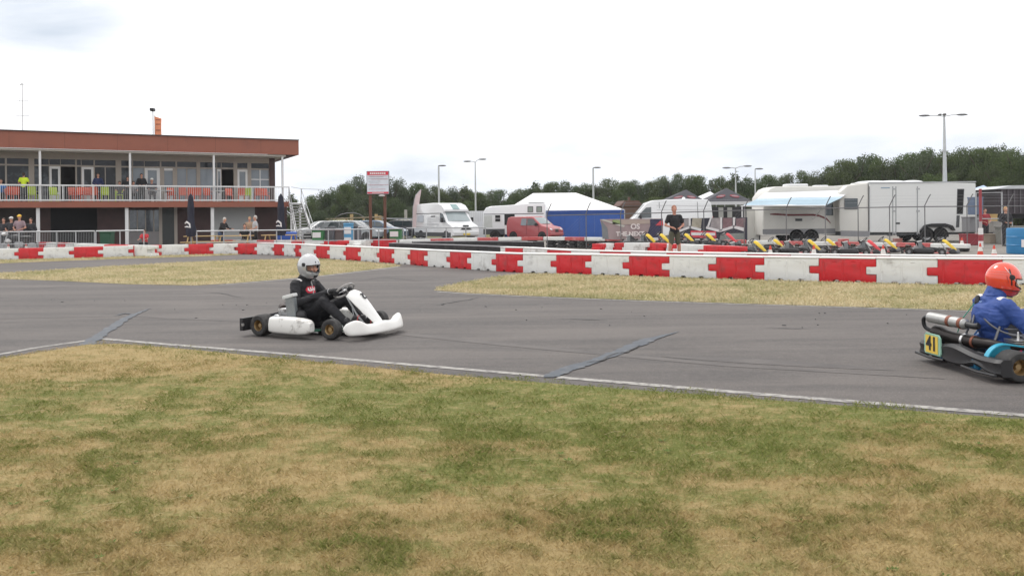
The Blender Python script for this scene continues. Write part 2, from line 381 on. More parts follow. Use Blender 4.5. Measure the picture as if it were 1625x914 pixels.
# seals and cracks
line([(872, 600), (886, 593), (905, 586), (930, 578), (955, 569), (980, 561), (1000, 552), (1020, 543), (1040, 537), (1062, 531), (1080, 527)], [.12, .20, .17, .15, .15, .18, .20, .19, .13, .05, .01], 'tar_seam', m_tar, .012)
line([(930, 577), (950, 575), (975, 563), (995, 560), (1015, 549)], [.01, .03, .02, .03, .01], 'crack', m_crack, .016)
line([(128, 554), (142, 544), (160, 532), (180, 519), (198, 507), (214, 500), (226, 495), (240, 490)], [.17, .18, .17, .16, .15, .12, .07, .01], 'tar_seam', m_tar, .012)
line([(182, 502), (200, 498), (205, 499)], [.02, .06, .05], 'tar_seam', m_tar, .013)
for cpts in ([(0, 462), (60, 458.5), (110, 455), (160, 451.5)], [(690, 485), (720, 480), (745, 476), (762, 472)], [(560, 448), (610, 440), (690, 437), (760, 435)],
             [(890, 506), (935, 508), (965, 508)], [(640, 480), (700, 470)], [(318, 464), (350, 466), (385, 473)], [(1212, 521), (1250, 522), (1290, 523)], [(600, 440), (660, 446), (700, 443)]):
    line(cpts, [.01]+[.04]*(len(cpts)-2)+[.01], 'crack', m_crack, .012)
# rubber laid down by tyres
m_skid = M('rubbered asphalt', (.080, .072, .069), .8, var=.2, scale=2, coord='World', dirt_or_reflection=((.108, .097, .091), .38, .58, 1.6))
for cp, w_ in (([(-40, 507), (200, 502), (480, 514), (800, 547), (1150, 580), (1500, 602)], .20), ([(1050, 566), (1200, 574), (1420, 588)], .30)):
    q_ = []
    for i in range(len(cp)-1):
        for k in range(6): q_.append((cp[i][0]+(cp[i+1][0]-cp[i][0])*k/6, cp[i][1]+(cp[i+1][1]-cp[i][1])*k/6))
    q_.append(cp[-1]); line(q_, [w_*math.sin(math.pi*(i+.3)/(len(q_)))+.01 for i in range(len(q_))], 'skid_mark', m_skid, .0065)
# rubber crumbs beside the racing line
mb = MB(); r_ = random.Random(3)
for k in range(48):
    px = r_.uniform(-20, 1640); py = 470+px*.018+abs(r_.gauss(0, 4))*2.2+r_.choice([0, 0, 0, 22, -26 if 560 < px < 800 else 0])
    p = gp(px, py); s_ = r_.uniform(.006, .018)*(2 if r_.random() < .05 else 1); a = r_.uniform(0, 3)
    mb.box((p.x, p.y, .009), (s_*r_.uniform(1, 3.5), s_, .01), (0, 0, a))
mb.build('rubber_crumbs', m_black, kind='stuff')

# ---- blades of grass (one object each)
def vnoise(x, y, s, seed):
    t = np.random.default_rng(seed).random((128, 128)); u, v = x*s+500, y*s+500; i, j = np.floor(u).astype(int), np.floor(v).astype(int); fu_, fv_ = u-i, v-j
    fu_ = fu_*fu_*(3-2*fu_); fv_ = fv_*fv_*(3-2*fv_); i0, j0, i1, j1 = i % 128, j % 128, (i+1) % 128, (j+1) % 128
    return (t[i0, j0]*(1-fu_)+t[i1, j0]*fu_)*(1-fv_)+(t[i0, j1]*(1-fu_)+t[i1, j1]*fu_)*fv_
def clumps(x, y): return 2.3*(.45*vnoise(x, y, 3.1, 1)+.30*vnoise(x+.7*y, y-.6*x, 7.3, 2)+.25*vnoise(x-.5*y, y+.4*x, 17, 3)-.5)*1.6
def blades(name, pts, h0, h1, wd, m, seed, lean=.5, flat=None):
    g = np.random.default_rng(seed); n = len(pts); h = g.uniform(h0, h1, n); X_, Y_ = pts[:, 0], pts[:, 1]
    cf = np.zeros(n)
    if flat:
        cf = clumps(X_, Y_)+g.normal(0, .2, n); h *= np.clip(1.0+.45*cf, .75, 1.7)
        ey = np.interp(X_, [p.x for p in ne], [p.y for p in ne]); cf = cf*.85+2.4*np.exp(-((ey-Y_)/.35)**2)*(.55+.45*np.sin(X_*1.7+1))
    a = g.uniform(0, 2*np.pi, n); ln = g.uniform(.05, lean, n)*h*1.6; b_ = g.uniform(0, 2*np.pi, n)
    wv = wd*g.uniform(.6, 1.4, n); dx = np.cos(a)*wv; dy = np.sin(a)*wv
    mx = pts[:, 0]+np.cos(b_)*ln*.35; my = pts[:, 1]+np.sin(b_)*ln*.35
    v = np.empty((n, 4, 3)); z0 = pts[:, 2]-.004
    v[:, 0] = np.stack([pts[:, 0]-dx, pts[:, 1]-dy, z0], 1); v[:, 1] = np.stack([pts[:, 0]+dx, pts[:, 1]+dy, z0], 1)
    v[:, 2] = np.stack([mx+dx*.6, my+dy*.6, z0+h*.62], 1); v[:, 3] = np.stack([pts[:, 0]+np.cos(b_)*ln, pts[:, 1]+np.sin(b_)*ln, z0+h], 1)
    me = bpy.data.meshes.new(name); me.vertices.add(n*4); me.vertices.foreach_set('co', v.reshape(-1))
    idx = np.arange(n)*4; tri = np.empty((n, 2, 3), int); tri[:, 0] = np.stack([idx, idx+1, idx+2], 1); tri[:, 1] = np.stack([idx, idx+2, idx+3], 1)
    tri = tri.reshape(-1, 3); me.loops.add(len(tri)*3); me.loops.foreach_set('vertex_index', tri.reshape(-1)); me.polygons.add(len(tri))
    me.polygons.foreach_set('loop_start', np.arange(len(tri))*3); me.update(); me.validate()
    at_ = me.attributes.new('tone', 'FLOAT', 'POINT'); tone = np.repeat(np.clip(g.normal(.45, .28, n), 0, 1.3), 4)*np.tile([.55, .55, .95, 1.15], n)
    at_.data.foreach_set('value', tone); me.materials.append(m)
    a2 = me.attributes.new('clump', 'FLOAT', 'POINT'); a2.data.foreach_set('value', np.repeat(np.clip(cf, -1, 1.8), 4))
    return obj(name, me, kind='stuff')
g = np.random.default_rng(11); P = []
for (y0, y1, dens) in ((2.6, 4.2, 17000), (4.2, 6, 9500), (6, 9, 4200), (9, 14.5, 1800)):
    hw = y1*.66+.8; n_ = int((y1-y0)*2*hw*dens); x = g.uniform(-hw, hw, n_); y = g.uniform(y0, y1, n_)
    ey = np.interp(x, [p.x for p in ne], [p.y for p in ne]); rag = .06+.13*np.sin(x*7)*np.sin(x*2.3+1)+.07*np.sin(x*19)*np.sin(x*3.1)+g.exponential(.035, n_)
    cl_ = np.clip(clumps(x, y), -1, 1)      # tufts
    keep = (y < ey-.02+rag) & (g.random(n_) < .80+.2*cl_)
    x, y, ey = x[keep], y[keep], ey[keep]; k = np.minimum(1, np.maximum(0, ey-y)/.5)
    z = .014+(.012+.012*np.sin(x*1.9+y*.7)+.010*np.sin(y*2.3-x*.8)+.006*np.sin(x*5.1)*np.sin(y*4.3))*k
    P.append(np.stack([x, y, z], 1))
P = np.concatenate(P); print('blades', len(P))
P[:, 2] += .005
blades('lawn_grass', P, .006, .026, .0012, m_nearb, 5, 1.0, True)['label'] = 'short half dry grass of the near lawn'
# weeds: flat rosettes of broad leaves
mb = MB(); r5 = random.Random(12)
for k in range(150):
    Y_ = r5.uniform(2.9, 8.5); X_ = r5.uniform(-.66, .66)*Y_
    if Y_ > edge_y(X_)-.25: continue
    nl = r5.randrange(4, 9); s_ = r5.uniform(.010, .030)
    for j in range(nl):
        a = j*6.28/nl+r5.uniform(-.3, .3); d = Vector((math.cos(a), math.sin(a), .35)); t = Vector((-math.sin(a), math.cos(a), 0)); p = Vector((X_, Y_, .022))
        mb.add([p, p+d*s_*.6+t*s_*.28, p+d*s_*1.3, p+d*s_*.6-t*s_*.28], [(0, 1, 2, 3)])
mb.build('weeds', M('weed green', (.10, .14, .04), .9, spec=.1, var=.3, scale=3, coord='World'), kind='stuff')
# a few long dry stalks
x = g.uniform(-5, 5, 420); y = g.uniform(2.9, 8, 420); sel = (np.abs(x) < y*.66) & (y < np.interp(x, [p.x for p in ne], [p.y for p in ne])-.3); x, y = x[sel], y[sel]
mb = MB()
for X_, Y_ in zip(x, y):
    a = rng.gauss(0, .45); L_ = rng.uniform(.04, .16); z = .026+rng.uniform(0, .01)
    mb.tube([(X_, Y_, z), (X_+math.cos(a)*L_*.5, Y_+math.sin(a)*L_*.5, z+rng.uniform(.002, .012)), (X_+math.cos(a+.1)*L_, Y_+math.sin(a+.1)*L_, z)], [.0012, .0011, .0006], 3)
mb.build('straw', M('pale straw', (.62, .52, .32), .8), kind='stuff')
def inpoly(x, y, poly):
    ins = np.zeros(len(x), bool); n = len(poly); j = n-1
    for i in range(n):
        xi, yi, xj, yj = poly[i].x, poly[i].y, poly[j].x, poly[j].y
        c_ = ((yi > y) != (yj > y)) & (x < (xj-xi)*(y-yi)/(yj-yi+1e-9)+xi); ins ^= c_; j = i
    return ins
P = []
for pix, dens in ((isl_r, 900), (isl_l, 420), (strip_l, 500)):
    poly = [gp(a, b_) for a, b_ in pix if a < 1910 and a > -210]; X0, X1 = max(min(p.x for p in poly), -26), min(max(p.x for p in poly), 16); Y0, Y1 = min(p.y for p in poly), max(p.y for p in poly)
    n_ = int((X1-X0)*(Y1-Y0)*dens); x = g.uniform(X0, X1, n_); y = g.uniform(Y0, Y1, n_)
    jx = x+g.normal(0, .06, n_); jy = y+g.normal(0, .06, n_); k = inpoly(jx, jy, poly); P.append(np.stack([x[k], y[k], np.full(k.sum(), .012)], 1))
P = np.concatenate(P); print('verge blades', len(P))
blades('verge_grass', P, .02, .07, .005, m_islb, 6, .8)['label'] = 'straw coloured grass of the verges beside the barriers'

# ================================================================ BARRIERS
def block_mesh(name, m, cap=None):
    t = .17; z1, z2 = .17, .34; H = .5; q = .05
    poly = [(0, 0), (.24, 0), (.26, .045), (.34, .045), (.36, 0), (.62, 0), (.64, .045), (.72, .045), (.74, 0), (.993, 0), (.993, z1), (.993-t, z1+.004), (.993-t, z2-.004), (.993, z2),
            (.993, H), (0, H), (0, z2-.006), (-t, z2-.010), (-t, z1+.010), (0, z1+.006)]
    mb = MB(); mb.prism(poly, 0, .36)
    me = mb.mesh(name, m, True, .014, 2)
    b_ = bmesh.new(); b_.from_mesh(me)
    ex = MB()
    for x0 in (.08, .42, .74): ex.box((x0, .0, .25), (.035, .022, .40))
    for x0 in (.27, .60): ex.box((x0, .0, .44), (.09, .018, .022))
    e = ex.mesh('e', m, False, .008); b_.from_mesh(e); b_.to_mesh(me); b_.free()
    return me
bm_red = block_mesh('barrier_block_red', m_red); bm_white = block_mesh('barrier_block_white', m_white)
m_cap = M('white cap', (.70, .70, .68), .5, var=.04, dirt_or_reflection=((.45, .43, .4), .6, .85, 3), coord='World')
cap_me = MB().box((.49, .18, .517), (.985, .40, .034)).mesh('cap', m_cap, False, .01)
ORD = ['first', 'second', 'third', 'fourth', 'fifth', 'sixth', 'seventh', 'eighth', 'ninth', 'tenth', 'eleventh', 'twelfth', 'thirteenth', 'fourteenth', 'fifteenth', 'sixteenth', 'seventeenth', 'eighteenth', 'nineteenth', 'twentieth', 'twenty-first']
def block_row(pts, cols, heights, rowname, group, capped):
    cnt = {'r': 0, 'w': 0}
    for i in range(len(pts)-1):
        a, b_ = pts[i], pts[i+1]; d = b_-a; c = cols[i]
        word = {'r': 'red', 'w': 'white'}[c]; lab = '%s %s block from left, %s' % (ORD[cnt[c]], word, rowname); cnt[c] += 1
        o = thing('plastic_barrier', lab, 'barrier', (a.x, a.y, .004), math.atan2(d.y, d.x)+rng.gauss(0, .009), group, (d.length, 1, heights[i]/.5))
        obj('block', bm_red if c == 'r' else bm_white, o)
        if capped(i): obj('cap', cap_me, o)
J = [-52, -10, 29.5, 69, 117.6, 164, 212, 257, 299.6, 339, 377.6, 407.8, 435, 450.7, 468.7, 478, 501.6, 523.2, 548.7, 572.5, 601.9, 625.7, 651, 678.7, 714.2, 747.7, 787, 830, 883, 938.7, 998.5, 1062.5, 1137, 1213, 1300, 1391, 1489, 1592, 1696, 1800]
hts = [interp([(0, .47), (745, .5), (1489, .53)], x) for x in J]
pts = [gp(x, interp(barr_base, x)) for x in J]
block_row(pts, ['rw'[i % 2] for i in range(len(J)-1)], hts, 'nearest barrier row', 'nearest row of red and white plastic barriers', lambda i: J[i] > 400)
J2 = [794, 801.6, 829.5, 868, 906, 952, 1000.5, 1057.5, 1116, 1185, 1255, 1333, 1413, 1503, 1592, 1680, 1770]
t2 = [(794, 391.6), (834, 392.3), (870, 394.6), (905, 396.5), (1070, 399.8), (1200, 401.8), (1300, 403.3), (1470, 405), (1592, 405.8), (1800, 406.5)]
pts = [gp(x, interp(t2, x)+.6, .53) for x in J2]
block_row(pts, ['wr'[i % 2] for i in range(len(J2)-1)], [.5]*20, 'second barrier row', 'second row of red and white plastic barriers', lambda i: True)
J3 = [952, 962, 975, 990, 1031, 1058, 1064, 1074, 1116, 1173]
t3 = [(952, 386), (975, 384.8), (1030, 384.6), (1116, 388), (1173, 390.3)]
pts = [gp(x, interp(t3, x), .53) for x in J3]
block_row(pts, list('rwrwrwrwr'), [.5]*20, 'short row behind the standing man', 'short row of red and white barriers by the parked karts', lambda i: False)
J4 = [334, 369, 407, 434.6, 462, 483, 514, 554, 573, 592, 629]
t4 = [(334, 381.3), (483, 382), (573, 382), (592, 380.3), (629, 379.8)]
pts = [gp(x, interp(t4, x), .5) for x in J4]
block_row(pts, list('rwrwrwrwwr'), [.5]*20, 'far row by the terrace railing', 'far row of red and white barriers by the terrace', lambda i: False)
J5 = [60, 73, 91, 104, 127, 165, 203, 240]
t5 = [(60, 384.6), (104, 385.8), (127, 387.3), (240, 390)]
pts = [gp(x, interp(t5, x), .5) for x in J5]
block_row(pts, list('rwrwwrw'), [.5]*20, 'short row before the clubhouse', 'short row of barriers before the clubhouse', lambda i: False)
# low far wall: red and white blocks on black base
Jf = [640, 684, 720, 758, 791, 828, 862, 896, 927, 960, 1000, 1045, 1090, 1140, 1185, 1235, 1282, 1325, 1372, 1422, 1476, 1535]
tf = [(640, 381), (684, 379.5), (760, 377.3), (870, 376), (985, 377.3), (1100, 380), (1250, 383.3), (1400, 384.9), (1480, 386.6), (1535, 388)]
ztab = [(640, .55), (985, .55), (1100, .45), (1250, .34), (1535, .30)]
pts = [gp(x, interp(tf, x), interp(ztab, x)) for x in Jf]
lb = MB().prism([(0, 0), (.99, 0), (.99, .17), (0, .17)], 0, .3).mesh('kerb_block', m_red, False, .015)
m_redf = M('faded red plastic', (.50, .09, .09), .6, var=.15, scale=5, dirt_or_reflection=((.6, .35, .33), .5, .75, 2.5), coord='World')
lw = MB().prism([(0, 0), (.99, 0), (.99, .17), (0, .17)], 0, .3).mesh('kerb_block_white', m_white, False, .015)
lr = MB().prism([(0, 0), (.99, 0), (.99, .17), (0, .17)], 0, .3).mesh('kerb_block_red', m_redf, False, .015)
root = thing('tyre_wall', 'long low black tyre wall topped with red and white blocks across the paddock', 'tyre wall', (0, 0, 0))
mb = MB()
for i in range(len(pts)-1):
    a, b_ = pts[i], pts[i+1]; d = b_-a; nrm = Vector((-d.y, d.x, 0)).normalized()
    o = obj('block', lw if i % 2 == 0 else lr, root, (a.x, a.y, interp(ztab, Jf[i])-.17), (0, 0, math.atan2(d.y, d.x))); o.scale = (d.length, 1, 1)
    k = max(1, int(d.length/.55))
    for j in range(k):
        q = a+d*((j+.5)/k)+nrm*.28
        for zz in ((0, 1) if Jf[i] < 1100 else (0,)): mb.lathe([(.0+zz*.185, .20), (.02+zz*.185, .275), (.09+zz*.185, .29), (.16+zz*.185, .275), (.18+zz*.185, .20)], 12, 'z', c=(q.x, q.y, .005), closed=True)
mb.build('tyre', m_tyre, root, kind='stuff')
# belted tyre island
def belt(pix, z, name, label):
    r_ = thing(name, label, 'tyre wall'); P_ = [gp(x, y, z) for x, y in pix]
    fine_ = []
    for i in range(len(P_)-1):
        d = P_[i+1]-P_[i]; k = max(2, int(d.length/.12))
        fine_ += [P_[i]+d*j/k for j in range(k)]
    fine_.append(P_[-1]); m1 = MB(); m2 = MB(); fr = []; s_ = 0
    for i, p in enumerate(fine_):
        d = (fine_[min(i+1, len(fine_)-1)]-fine_[max(i-1, 0)]).normalized(); nn = Vector((-d.y, d.x, 0)); w_ = .035*abs(math.sin(s_*math.pi/.58)); s_ += .12
        fr.append([Vector((p.x, p.y, .01))-nn*w_, Vector((p.x, p.y, z-.03))-nn*w_, Vector((p.x, p.y, z))-nn*(w_-.03), Vector((p.x, p.y, z))+nn*(.55+w_), Vector((p.x, p.y, .01))+nn*(.58+w_)])
    m1.ring(fr, True); m1.build('belt', M('conveyor belt rubber', (.014, .013, .015), .6, var=.4, scale=3, coord='World', dirt_or_reflection=((.07, .065, .06), .55, .8, 4)), r_)
    m2.tube([(p[1]+Vector((0, -.01, .02))) for p in fr], .012, 5); m2.build('edge_strip', M('grey strip', (.32, .31, .33), .6), r_)
belt([(617, 385.5), (640, 386.3), (700, 388), (760, 390), (800, 391.6)], .5, 'tyre_wall', 'near side of the black belted tyre island left of the red van')
belt([(655, 383.6), (700, 382.9), (760, 382.6), (810, 383), (846, 384)], .5, 'tyre_wall', 'rear side of the black belted tyre island below the white vans')
# cones
def cone(px, py, h, label, Y=None, flip=False):
    p = gp(px, py) if Y is None else xg(px, Y)
    r_ = thing('traffic_cone', label, 'cone', (p.x, p.y, .0), 0, 'traffic cones'); w0 = h*.24
    MB().box((0, 0, .015), (h*.55, h*.55, .03)).build('base', m_redf, r_, bevel=.01)
    mr = M('cone red', (.62, .06, .03), .5); mw = M('cone white', (.72, .70, .66), .5)
    def rr(t): return w0*(1-t)+.02*t
    a, b_ = (mr, mw) if not flip else (mr, mw)
    for t0, t1, mm, nm in ((0, .38, mr, 'shell'), (.38, .72, mw, 'reflective_sleeve'), (.72, 1, mr, 'tip')):
        MB().lathe([(.03+h*t0, rr(t0)+(.003 if mm is mw else 0)), (.03+h*t1, rr(t1)+(.003 if mm is mw else 0)), (.03+h*t1, rr(t1)-.01), (.03+h*t0, rr(t0)-.01)], 12, 'z').build(nm, mm, r_, smooth=True)
cone(932, 394, .5, 'traffic cone, leftmost of the three below the blue tent'); cone(943, 394, .5, 'traffic cone, middle of the three below the blue tent'); cone(953.5, 394, .5, 'traffic cone, rightmost of the three below the blue tent')
cone(1222, 0, .5, 'traffic cone among the parked karts left of the caravan wheels', 27.5); cone(1291, 0, .5, 'traffic cone among the parked karts below the awning leg', 27.5); cone(1401, 0, .48, 'traffic cone among the parked karts below the white trailer door', 27.5)
cone(1577, 0, .45, 'bright red cone near the blue barrel', 27); cone(1555, 0, .45, 'traffic cone at the foot of the red and white pole', 29)
cone(1526, 0, .45, 'small cone behind the rear wheel of the white trailer', 36)
# ================================================================ KARTS
V = Vector
def catmull(pts, k=6, closed=False):
    P_ = [V(p) for p in pts]; n = len(P_); out_ = []
    for i in range(n if closed else n-1):
        p0 = P_[i-1] if (i > 0 or closed) else P_[0]; p1 = P_[i]; p2 = P_[(i+1) % n]; p3 = P_[(i+2) % n] if (closed or i+2 < n) else P_[-1]
        for j in range(k):
            t = j/k; out_.append(.5*((2*p1)+(p2-p0)*t+(2*p0-5*p1+4*p2-p3)*t*t+(3*p1-p0-3*p2+p3)*t**3))
    if not closed: out_.append(P_[-1])
    return out_
def tyre_mesh(r, wd, name='tyre'):
    h = wd/2; ri = r*.47
    prof = [(-h*.72, ri), (-h*.92, ri*1.12), (-h, r*.72), (-h*.96, r*.88), (-h*.80, r*.975), (-h*.5, r), (0, r*1.004), (h*.5, r), (h*.80, r*.975), (h*.96, r*.88), (h, r*.72), (h*.92, ri*1.12), (h*.72, ri)]
    return MB().lathe(prof, 36, 'y').mesh(name, m_tyre, True)
def rim_mesh(r, wd, m, name='rim'):
    h = wd/2; ri = r*.49; mb = MB()
    mb.lathe([(-h*.80, ri*.99), (-h*.86, ri*1.05), (-h*.80, ri*1.05), (-h*.6, ri*.93), (h*.6, ri*.93), (h*.80, ri*1.05), (h*.86, ri*1.05), (h*.80, ri*.99), (h*.5, ri*.84), (-h*.5, ri*.84)], 30, 'y')
    for s in (-1, 1):
        mb.lathe([(s*h*.12, .018), (s*h*.12, ri*.86), (s*h*.04, ri*.86), (s*h*.04, .018)], 24, 'y')
        for k in range(3):
            a = k*2.09; mb.cap((math.cos(a)*.03, s*h*.05, math.sin(a)*.03), (math.cos(a)*.03, s*h*.3, math.sin(a)*.03), .008, .007, 6)
    mb.lathe([(-h*.55, .0), (-h*.55, .026), (h*.55, .026), (h*.55, .0)], 14, 'y', closed=False)
    return mb.mesh(name, m, True)
rear_t, front_t = tyre_mesh(.139, .205), tyre_mesh(.128, .128)
def make_kart(root, S):
    """S: white / blue / hire. x forward from the rear axle, y to the left, z up"""
    rimM = S['rim']; rr, fr_ = rim_mesh(.139, .205, rimM), rim_mesh(.128, .128, rimM)
    for s in (-1, 1):
        o = obj('wheel', rear_t, root, (0, s*.555, .139)); obj('rim', rr, o)
        o = obj('wheel', front_t, root, (1.085, s*.51, .128), (0, 0, S.get('steer', 0))); obj('rim', fr_, o)
    blue = S['kind'] == 'blue'
    # chassis tubes
    mb = MB(); fz = .075; t = .016
    for s in (-1, 1):
        mb.tube(catmull([(-.20, s*.30, fz+.02), (0, s*.31, fz), (.35, s*.33, fz-.01), (.62, s*.30, fz-.01), (.86, s*.20, fz-.01), (1.08, s*.22, fz), (1.30, s*.20, fz), (1.38, s*.16, fz)]), t, 8)
        mb.tube([(1.055, s*.22, fz+.02), (1.055, s*.36, fz+.05)], t, 8); mb.tube([(1.055, s*.40, .03), (1.055, s*.40, .19)], .020, 8)
        mb.tube(catmull([(.18, s*.31, fz), (.20, s*.50, fz), (.25, s*.60, fz+.03), (.68, s*.60, fz+.03), (.76, s*.5, fz), (.76, s*.28, fz)]), .010, 7)
    for x in (-.17, .12, .70, 1.36): mb.tube([(x, -.31 if x < .5 else -.2, fz), (x, .31 if x < .5 else .2, fz)], t, 8)
    mb.tube([(-.2, -.30, fz+.02), (-.21 if blue else -.24, -.30, .16), (-.21 if blue else -.24, .30, .16), (-.2, .30, fz+.02)], .012, 7)
    mb.build('chassis', S['frame'], root, True)
    MB().box((0, 0, .139), (.035, 1.0, .035)).lathe([(-.50, .02), (.50, .02)], 12, 'y', c=(0, 0, .139)).build('axle', m_steel, root, True, .004)
    MB().prism([(.40, -.27), (1.30, -.16), (1.38, -.14), (1.38, .14), (1.30, .16), (.40, .27)], fz-.03, fz-.012, ax='z').build('floor_tray', m_alu, root)
    mb = MB()
    for s in (-1, 1): mb.tube([(1.06, s*.40, .10), (.93, s*.36, .10), (.95, s*.03, .12)], .008, 6)
    mb.tube([(1.28, .0, .09), (1.12, 0, .22), (.92, 0, .50)], .011, 8); mb.tube([(1.18, .12, .08), (1.02, 0, .34), (1.18, -.12, .08)], .008, 6)
    mb.build('steering_column', S.get('colm', m_steel), root, True)
    # pedals
    for s, mm in ((-1, m_redf), (1, m_redf)):
        mb = MB(); mb.tube([(1.20, s*.15, .08), (1.22, s*.15, .25), (1.21, s*.11, .26)], .008, 6); mb.build('pedal', mm, root, True)
    # steering wheel
    n_ = V((.70, 0, -.71)).normalized(); c0 = V((.895, 0, .565)); o_ = V((0, 1, 0)); u_ = n_.cross(o_).normalized()
    W = Matrix.Identity(4)
    for i, a in enumerate((o_, u_, n_)):
        for j in range(3): W[j][i] = a[j]
    W.translation = c0
    sw = MB(); sw.tube([(math.cos(a)*.16, math.sin(a)*(.142 if abs(math.sin(a)) < .75 else .132), 0) for a in [2*math.pi*k/32 for k in range(32)]], .0135, 8, True, W)
    so_ = sw.build('steering_wheel', S['swm'], root, True)
    mb = MB()
    for a in (R(90), R(210), R(330)): mb.slab([(math.cos(a+.12)*.15, math.sin(a+.12)*.15, 0), (math.cos(a-.12)*.15, math.sin(a-.12)*.15, 0), (math.cos(a-.5)*.03, math.sin(a-.5)*.03, .0), (math.cos(a+.5)*.03, math.sin(a+.5)*.03, .0)], (0, 0, .005), W)
    mb.lathe([(-.005, 0), (-.005, .035), (.02, .035), (.02, 0)], 14, 'z', W, False); mb.build('spoke', m_alu, so_)
    # seat: open shell
    secs = []
    for i, (x, z, hw, dp) in enumerate([(.64, .13, .17, .05), (.55, .085, .19, .08), (.42, .065, .195, .14), (.30, .08, .20, .20), (.215, .16, .205, .22), (.165, .27, .21, .20), (.12, .38, .205, .15), (.085, .46, .19, .10), (.07, .50, .15, .05)]):
        fwd = V((.55, 0, .83)) if i < 3 else V((.95, 0, .3)) if i > 4 else V((.8, 0, .6)); row = []
        for k in range(13):
            a = math.pi*(k/12); yy = -hw*math.cos(a); q = abs(math.cos(a))**2.2*dp; row.append(V((x, yy, z))+fwd*q)
        secs.append(row)
    mb = MB(); th = []
    for row in secs: th.append(row+[p+V((.0, .0, 0))+(V((0, 0, 0))-V((.012, 0, .010))) for p in row[::-1]])
    mb.ring(th, True); mb.build('seat', S['seat'], root, True)
    # side pods
    def pod(s):
        prof = []
        for x, hw, z0, z1 in [(.17, .055, .085, .235), (.20, .09, .065, .258), (.30, .10, .055, .262), (.50, .10, .05, .262), (.66, .098, .05, .255), (.78, .085, .06, .235), (.835, .05, .09, .20)]:
            yc = .585; rg = []
            for k in range(16):
                a = 2*math.pi*k/16; ca, sa = math.cos(a), math.sin(a)
                e = .45; rg.append(V((x, s*(yc+math.copysign(abs(ca)**e, ca)*hw*(.9 if sa > 0 else 1)), (z0+z1)/2+math.copysign(abs(sa)**e, sa)*(z1-z0)/2)))
            prof.append(rg)
        return MB().ring(prof, True)
    for s in (-1, 1):
        o = pod(s).build('side_pod', S['podm'], root, True)
    # nose bumper: a long low fairing with a raised far end
    st = []
    for t in np.linspace(-1, 1, 21):
        a = abs(t); y = t*.585; x = 1.575-.085*a**2-.09*max(0, a-.72)/.28*a
        zt = .185+.075*math.exp(-((a-.80)/.16)**2)+.02*math.exp(-(t/.2)**2); zb = .045+.01*a
        dp = .20-.06*a if a < .96 else .10
        st.append((x, y, zt, zb, dp))
    rings = []
    for x, y, zt, zb, dp in st:
        rings.append([V((x-.005, y, zb)), V((x+.012, y, zb+.03)), V((x, y, zb+(zt-zb)*.45)), V((x-.025, y, zt-.025)), V((x-.055, y, zt-.002)), V((x-.09, y, zt-.004)), V((x-dp, y, zt-.035 if abs(y) < .4 else zt-.05)), V((x-dp-.02, y, zt-.06)), V((x-dp+.01, y, zb+.06)), V((x-dp+.03, y, zb+.01))])
    nf = MB().ring(rings, True).build('front_fairing', S['nosem'], root, True); nf.modifiers.new('s', 'SUBSURF').render_levels = 1; nf.modifiers['s'].levels = 1; [setattr(e, 'use_edge_sharp', False) for e in nf.data.edges]
    # steering panel (driver fairing)
    secs = []
    for x, z, hw, bul in [(1.015, .545, .10, .012), (1.035, .560, .135, .02), (1.09, .535, .150, .03), (1.17, .465, .145, .035), (1.27, .37, .115, .035), (1.36, .285, .085, .03), (1.45, .205, .065, .02), (1.49, .175, .05, .01)]:
        secs.append([V((x+bul*math.cos(t*math.pi/2)*.75, t*hw, z+bul*math.cos(t*math.pi/2)-.05*abs(t)**3)) for t in np.linspace(-1, 1, 13)])
    th = [row+[p-V((.008, 0, .010)) for p in row[::-1]] for row in secs]
    fo = MB().ring(th, True).build('number_panel', S['panelm'], root, True)
    # rear bumper
    if S['kind'] == 'blue':
        rb = []
        for t in np.linspace(-1, 1, 33):
            a = abs(t); y = t*.66; wv = math.exp(-(t/.36)**2); e = max(0, (a-.62)/.38)
            x = -.195-.03*wv+.03*(a > .97); zt = .200+.055*wv+.01*e; zb = .058+.045*math.exp(-((a-.50)/.2)**2)
            dp = .055+.02*e
            rb.append([V((x, y, zb)), V((x-.03, y, zb+.03)), V((x-.018, y, (zt+zb)/2)), V((x-.03, y, zt-.03)), V((x, y, zt)), V((x+dp, y, zt)), V((x+dp, y, zb))])
        rbo = MB().ring(rb, True).build('rear_bumper', m_black, root, True)
        mb = MB()
        for s in (-1, 1): mb = MB(); mb.box((-.10, s*.25, .135), (.26, .03, .025)); mb.tube([(-.24, s*.15, .075), (-.245, s*.4, .065), (-.24, s*.66, .075)], .014, 6); mb.build('bumper_bracket', m_black, root, True)
    else:
        mb = MB(); mb.tube([(-.23, -.58, .15), (-.24, 0, .15), (-.23, .58, .15)], .014, 8)
        for s in (-1, 1): mb.box((-.225, s*.60, .15), (.055, .22, .165)); mb.box((-.14, s*.28, .13), (.25, .03, .02))
        mb.build('rear_bumper', m_black, root, False, .012, 2)
        mb = MB(); mb.tube([(-.19, -.715, .135), (-.19, -.72, .165)], .018, 8); mb.build('reflector', m_alu, root, True)
    # engine on the right-hand side
    e = V((.10, -.31, .08)); mb = MB()
    mb.box(e+V((.05, 0, .07)), (.20, .17, .13)).box(e+V((.10, 0, .17)), (.12, .12, .10)); mb.lathe([(-.09, 0), (-.09, .07), (-.07, .08), (.06, .08), (.09, .05), (.09, 0)], 18, 'y', closed=False, c=e+V((-.02, 0, .10)))
    eng = mb.build('engine', m_steel, root, False, .008)
    mb = MB()
    for k in range(7): mb.box(e+V((.10, 0, .145+k*.018)), (.17, .16, .006))
    mb.cap(e+V((.1, 0, .25)), e+V((.1, 0, .32)), .012, .008, 8); mb.build('cooling_fin', m_alu, eng, kind='stuff')
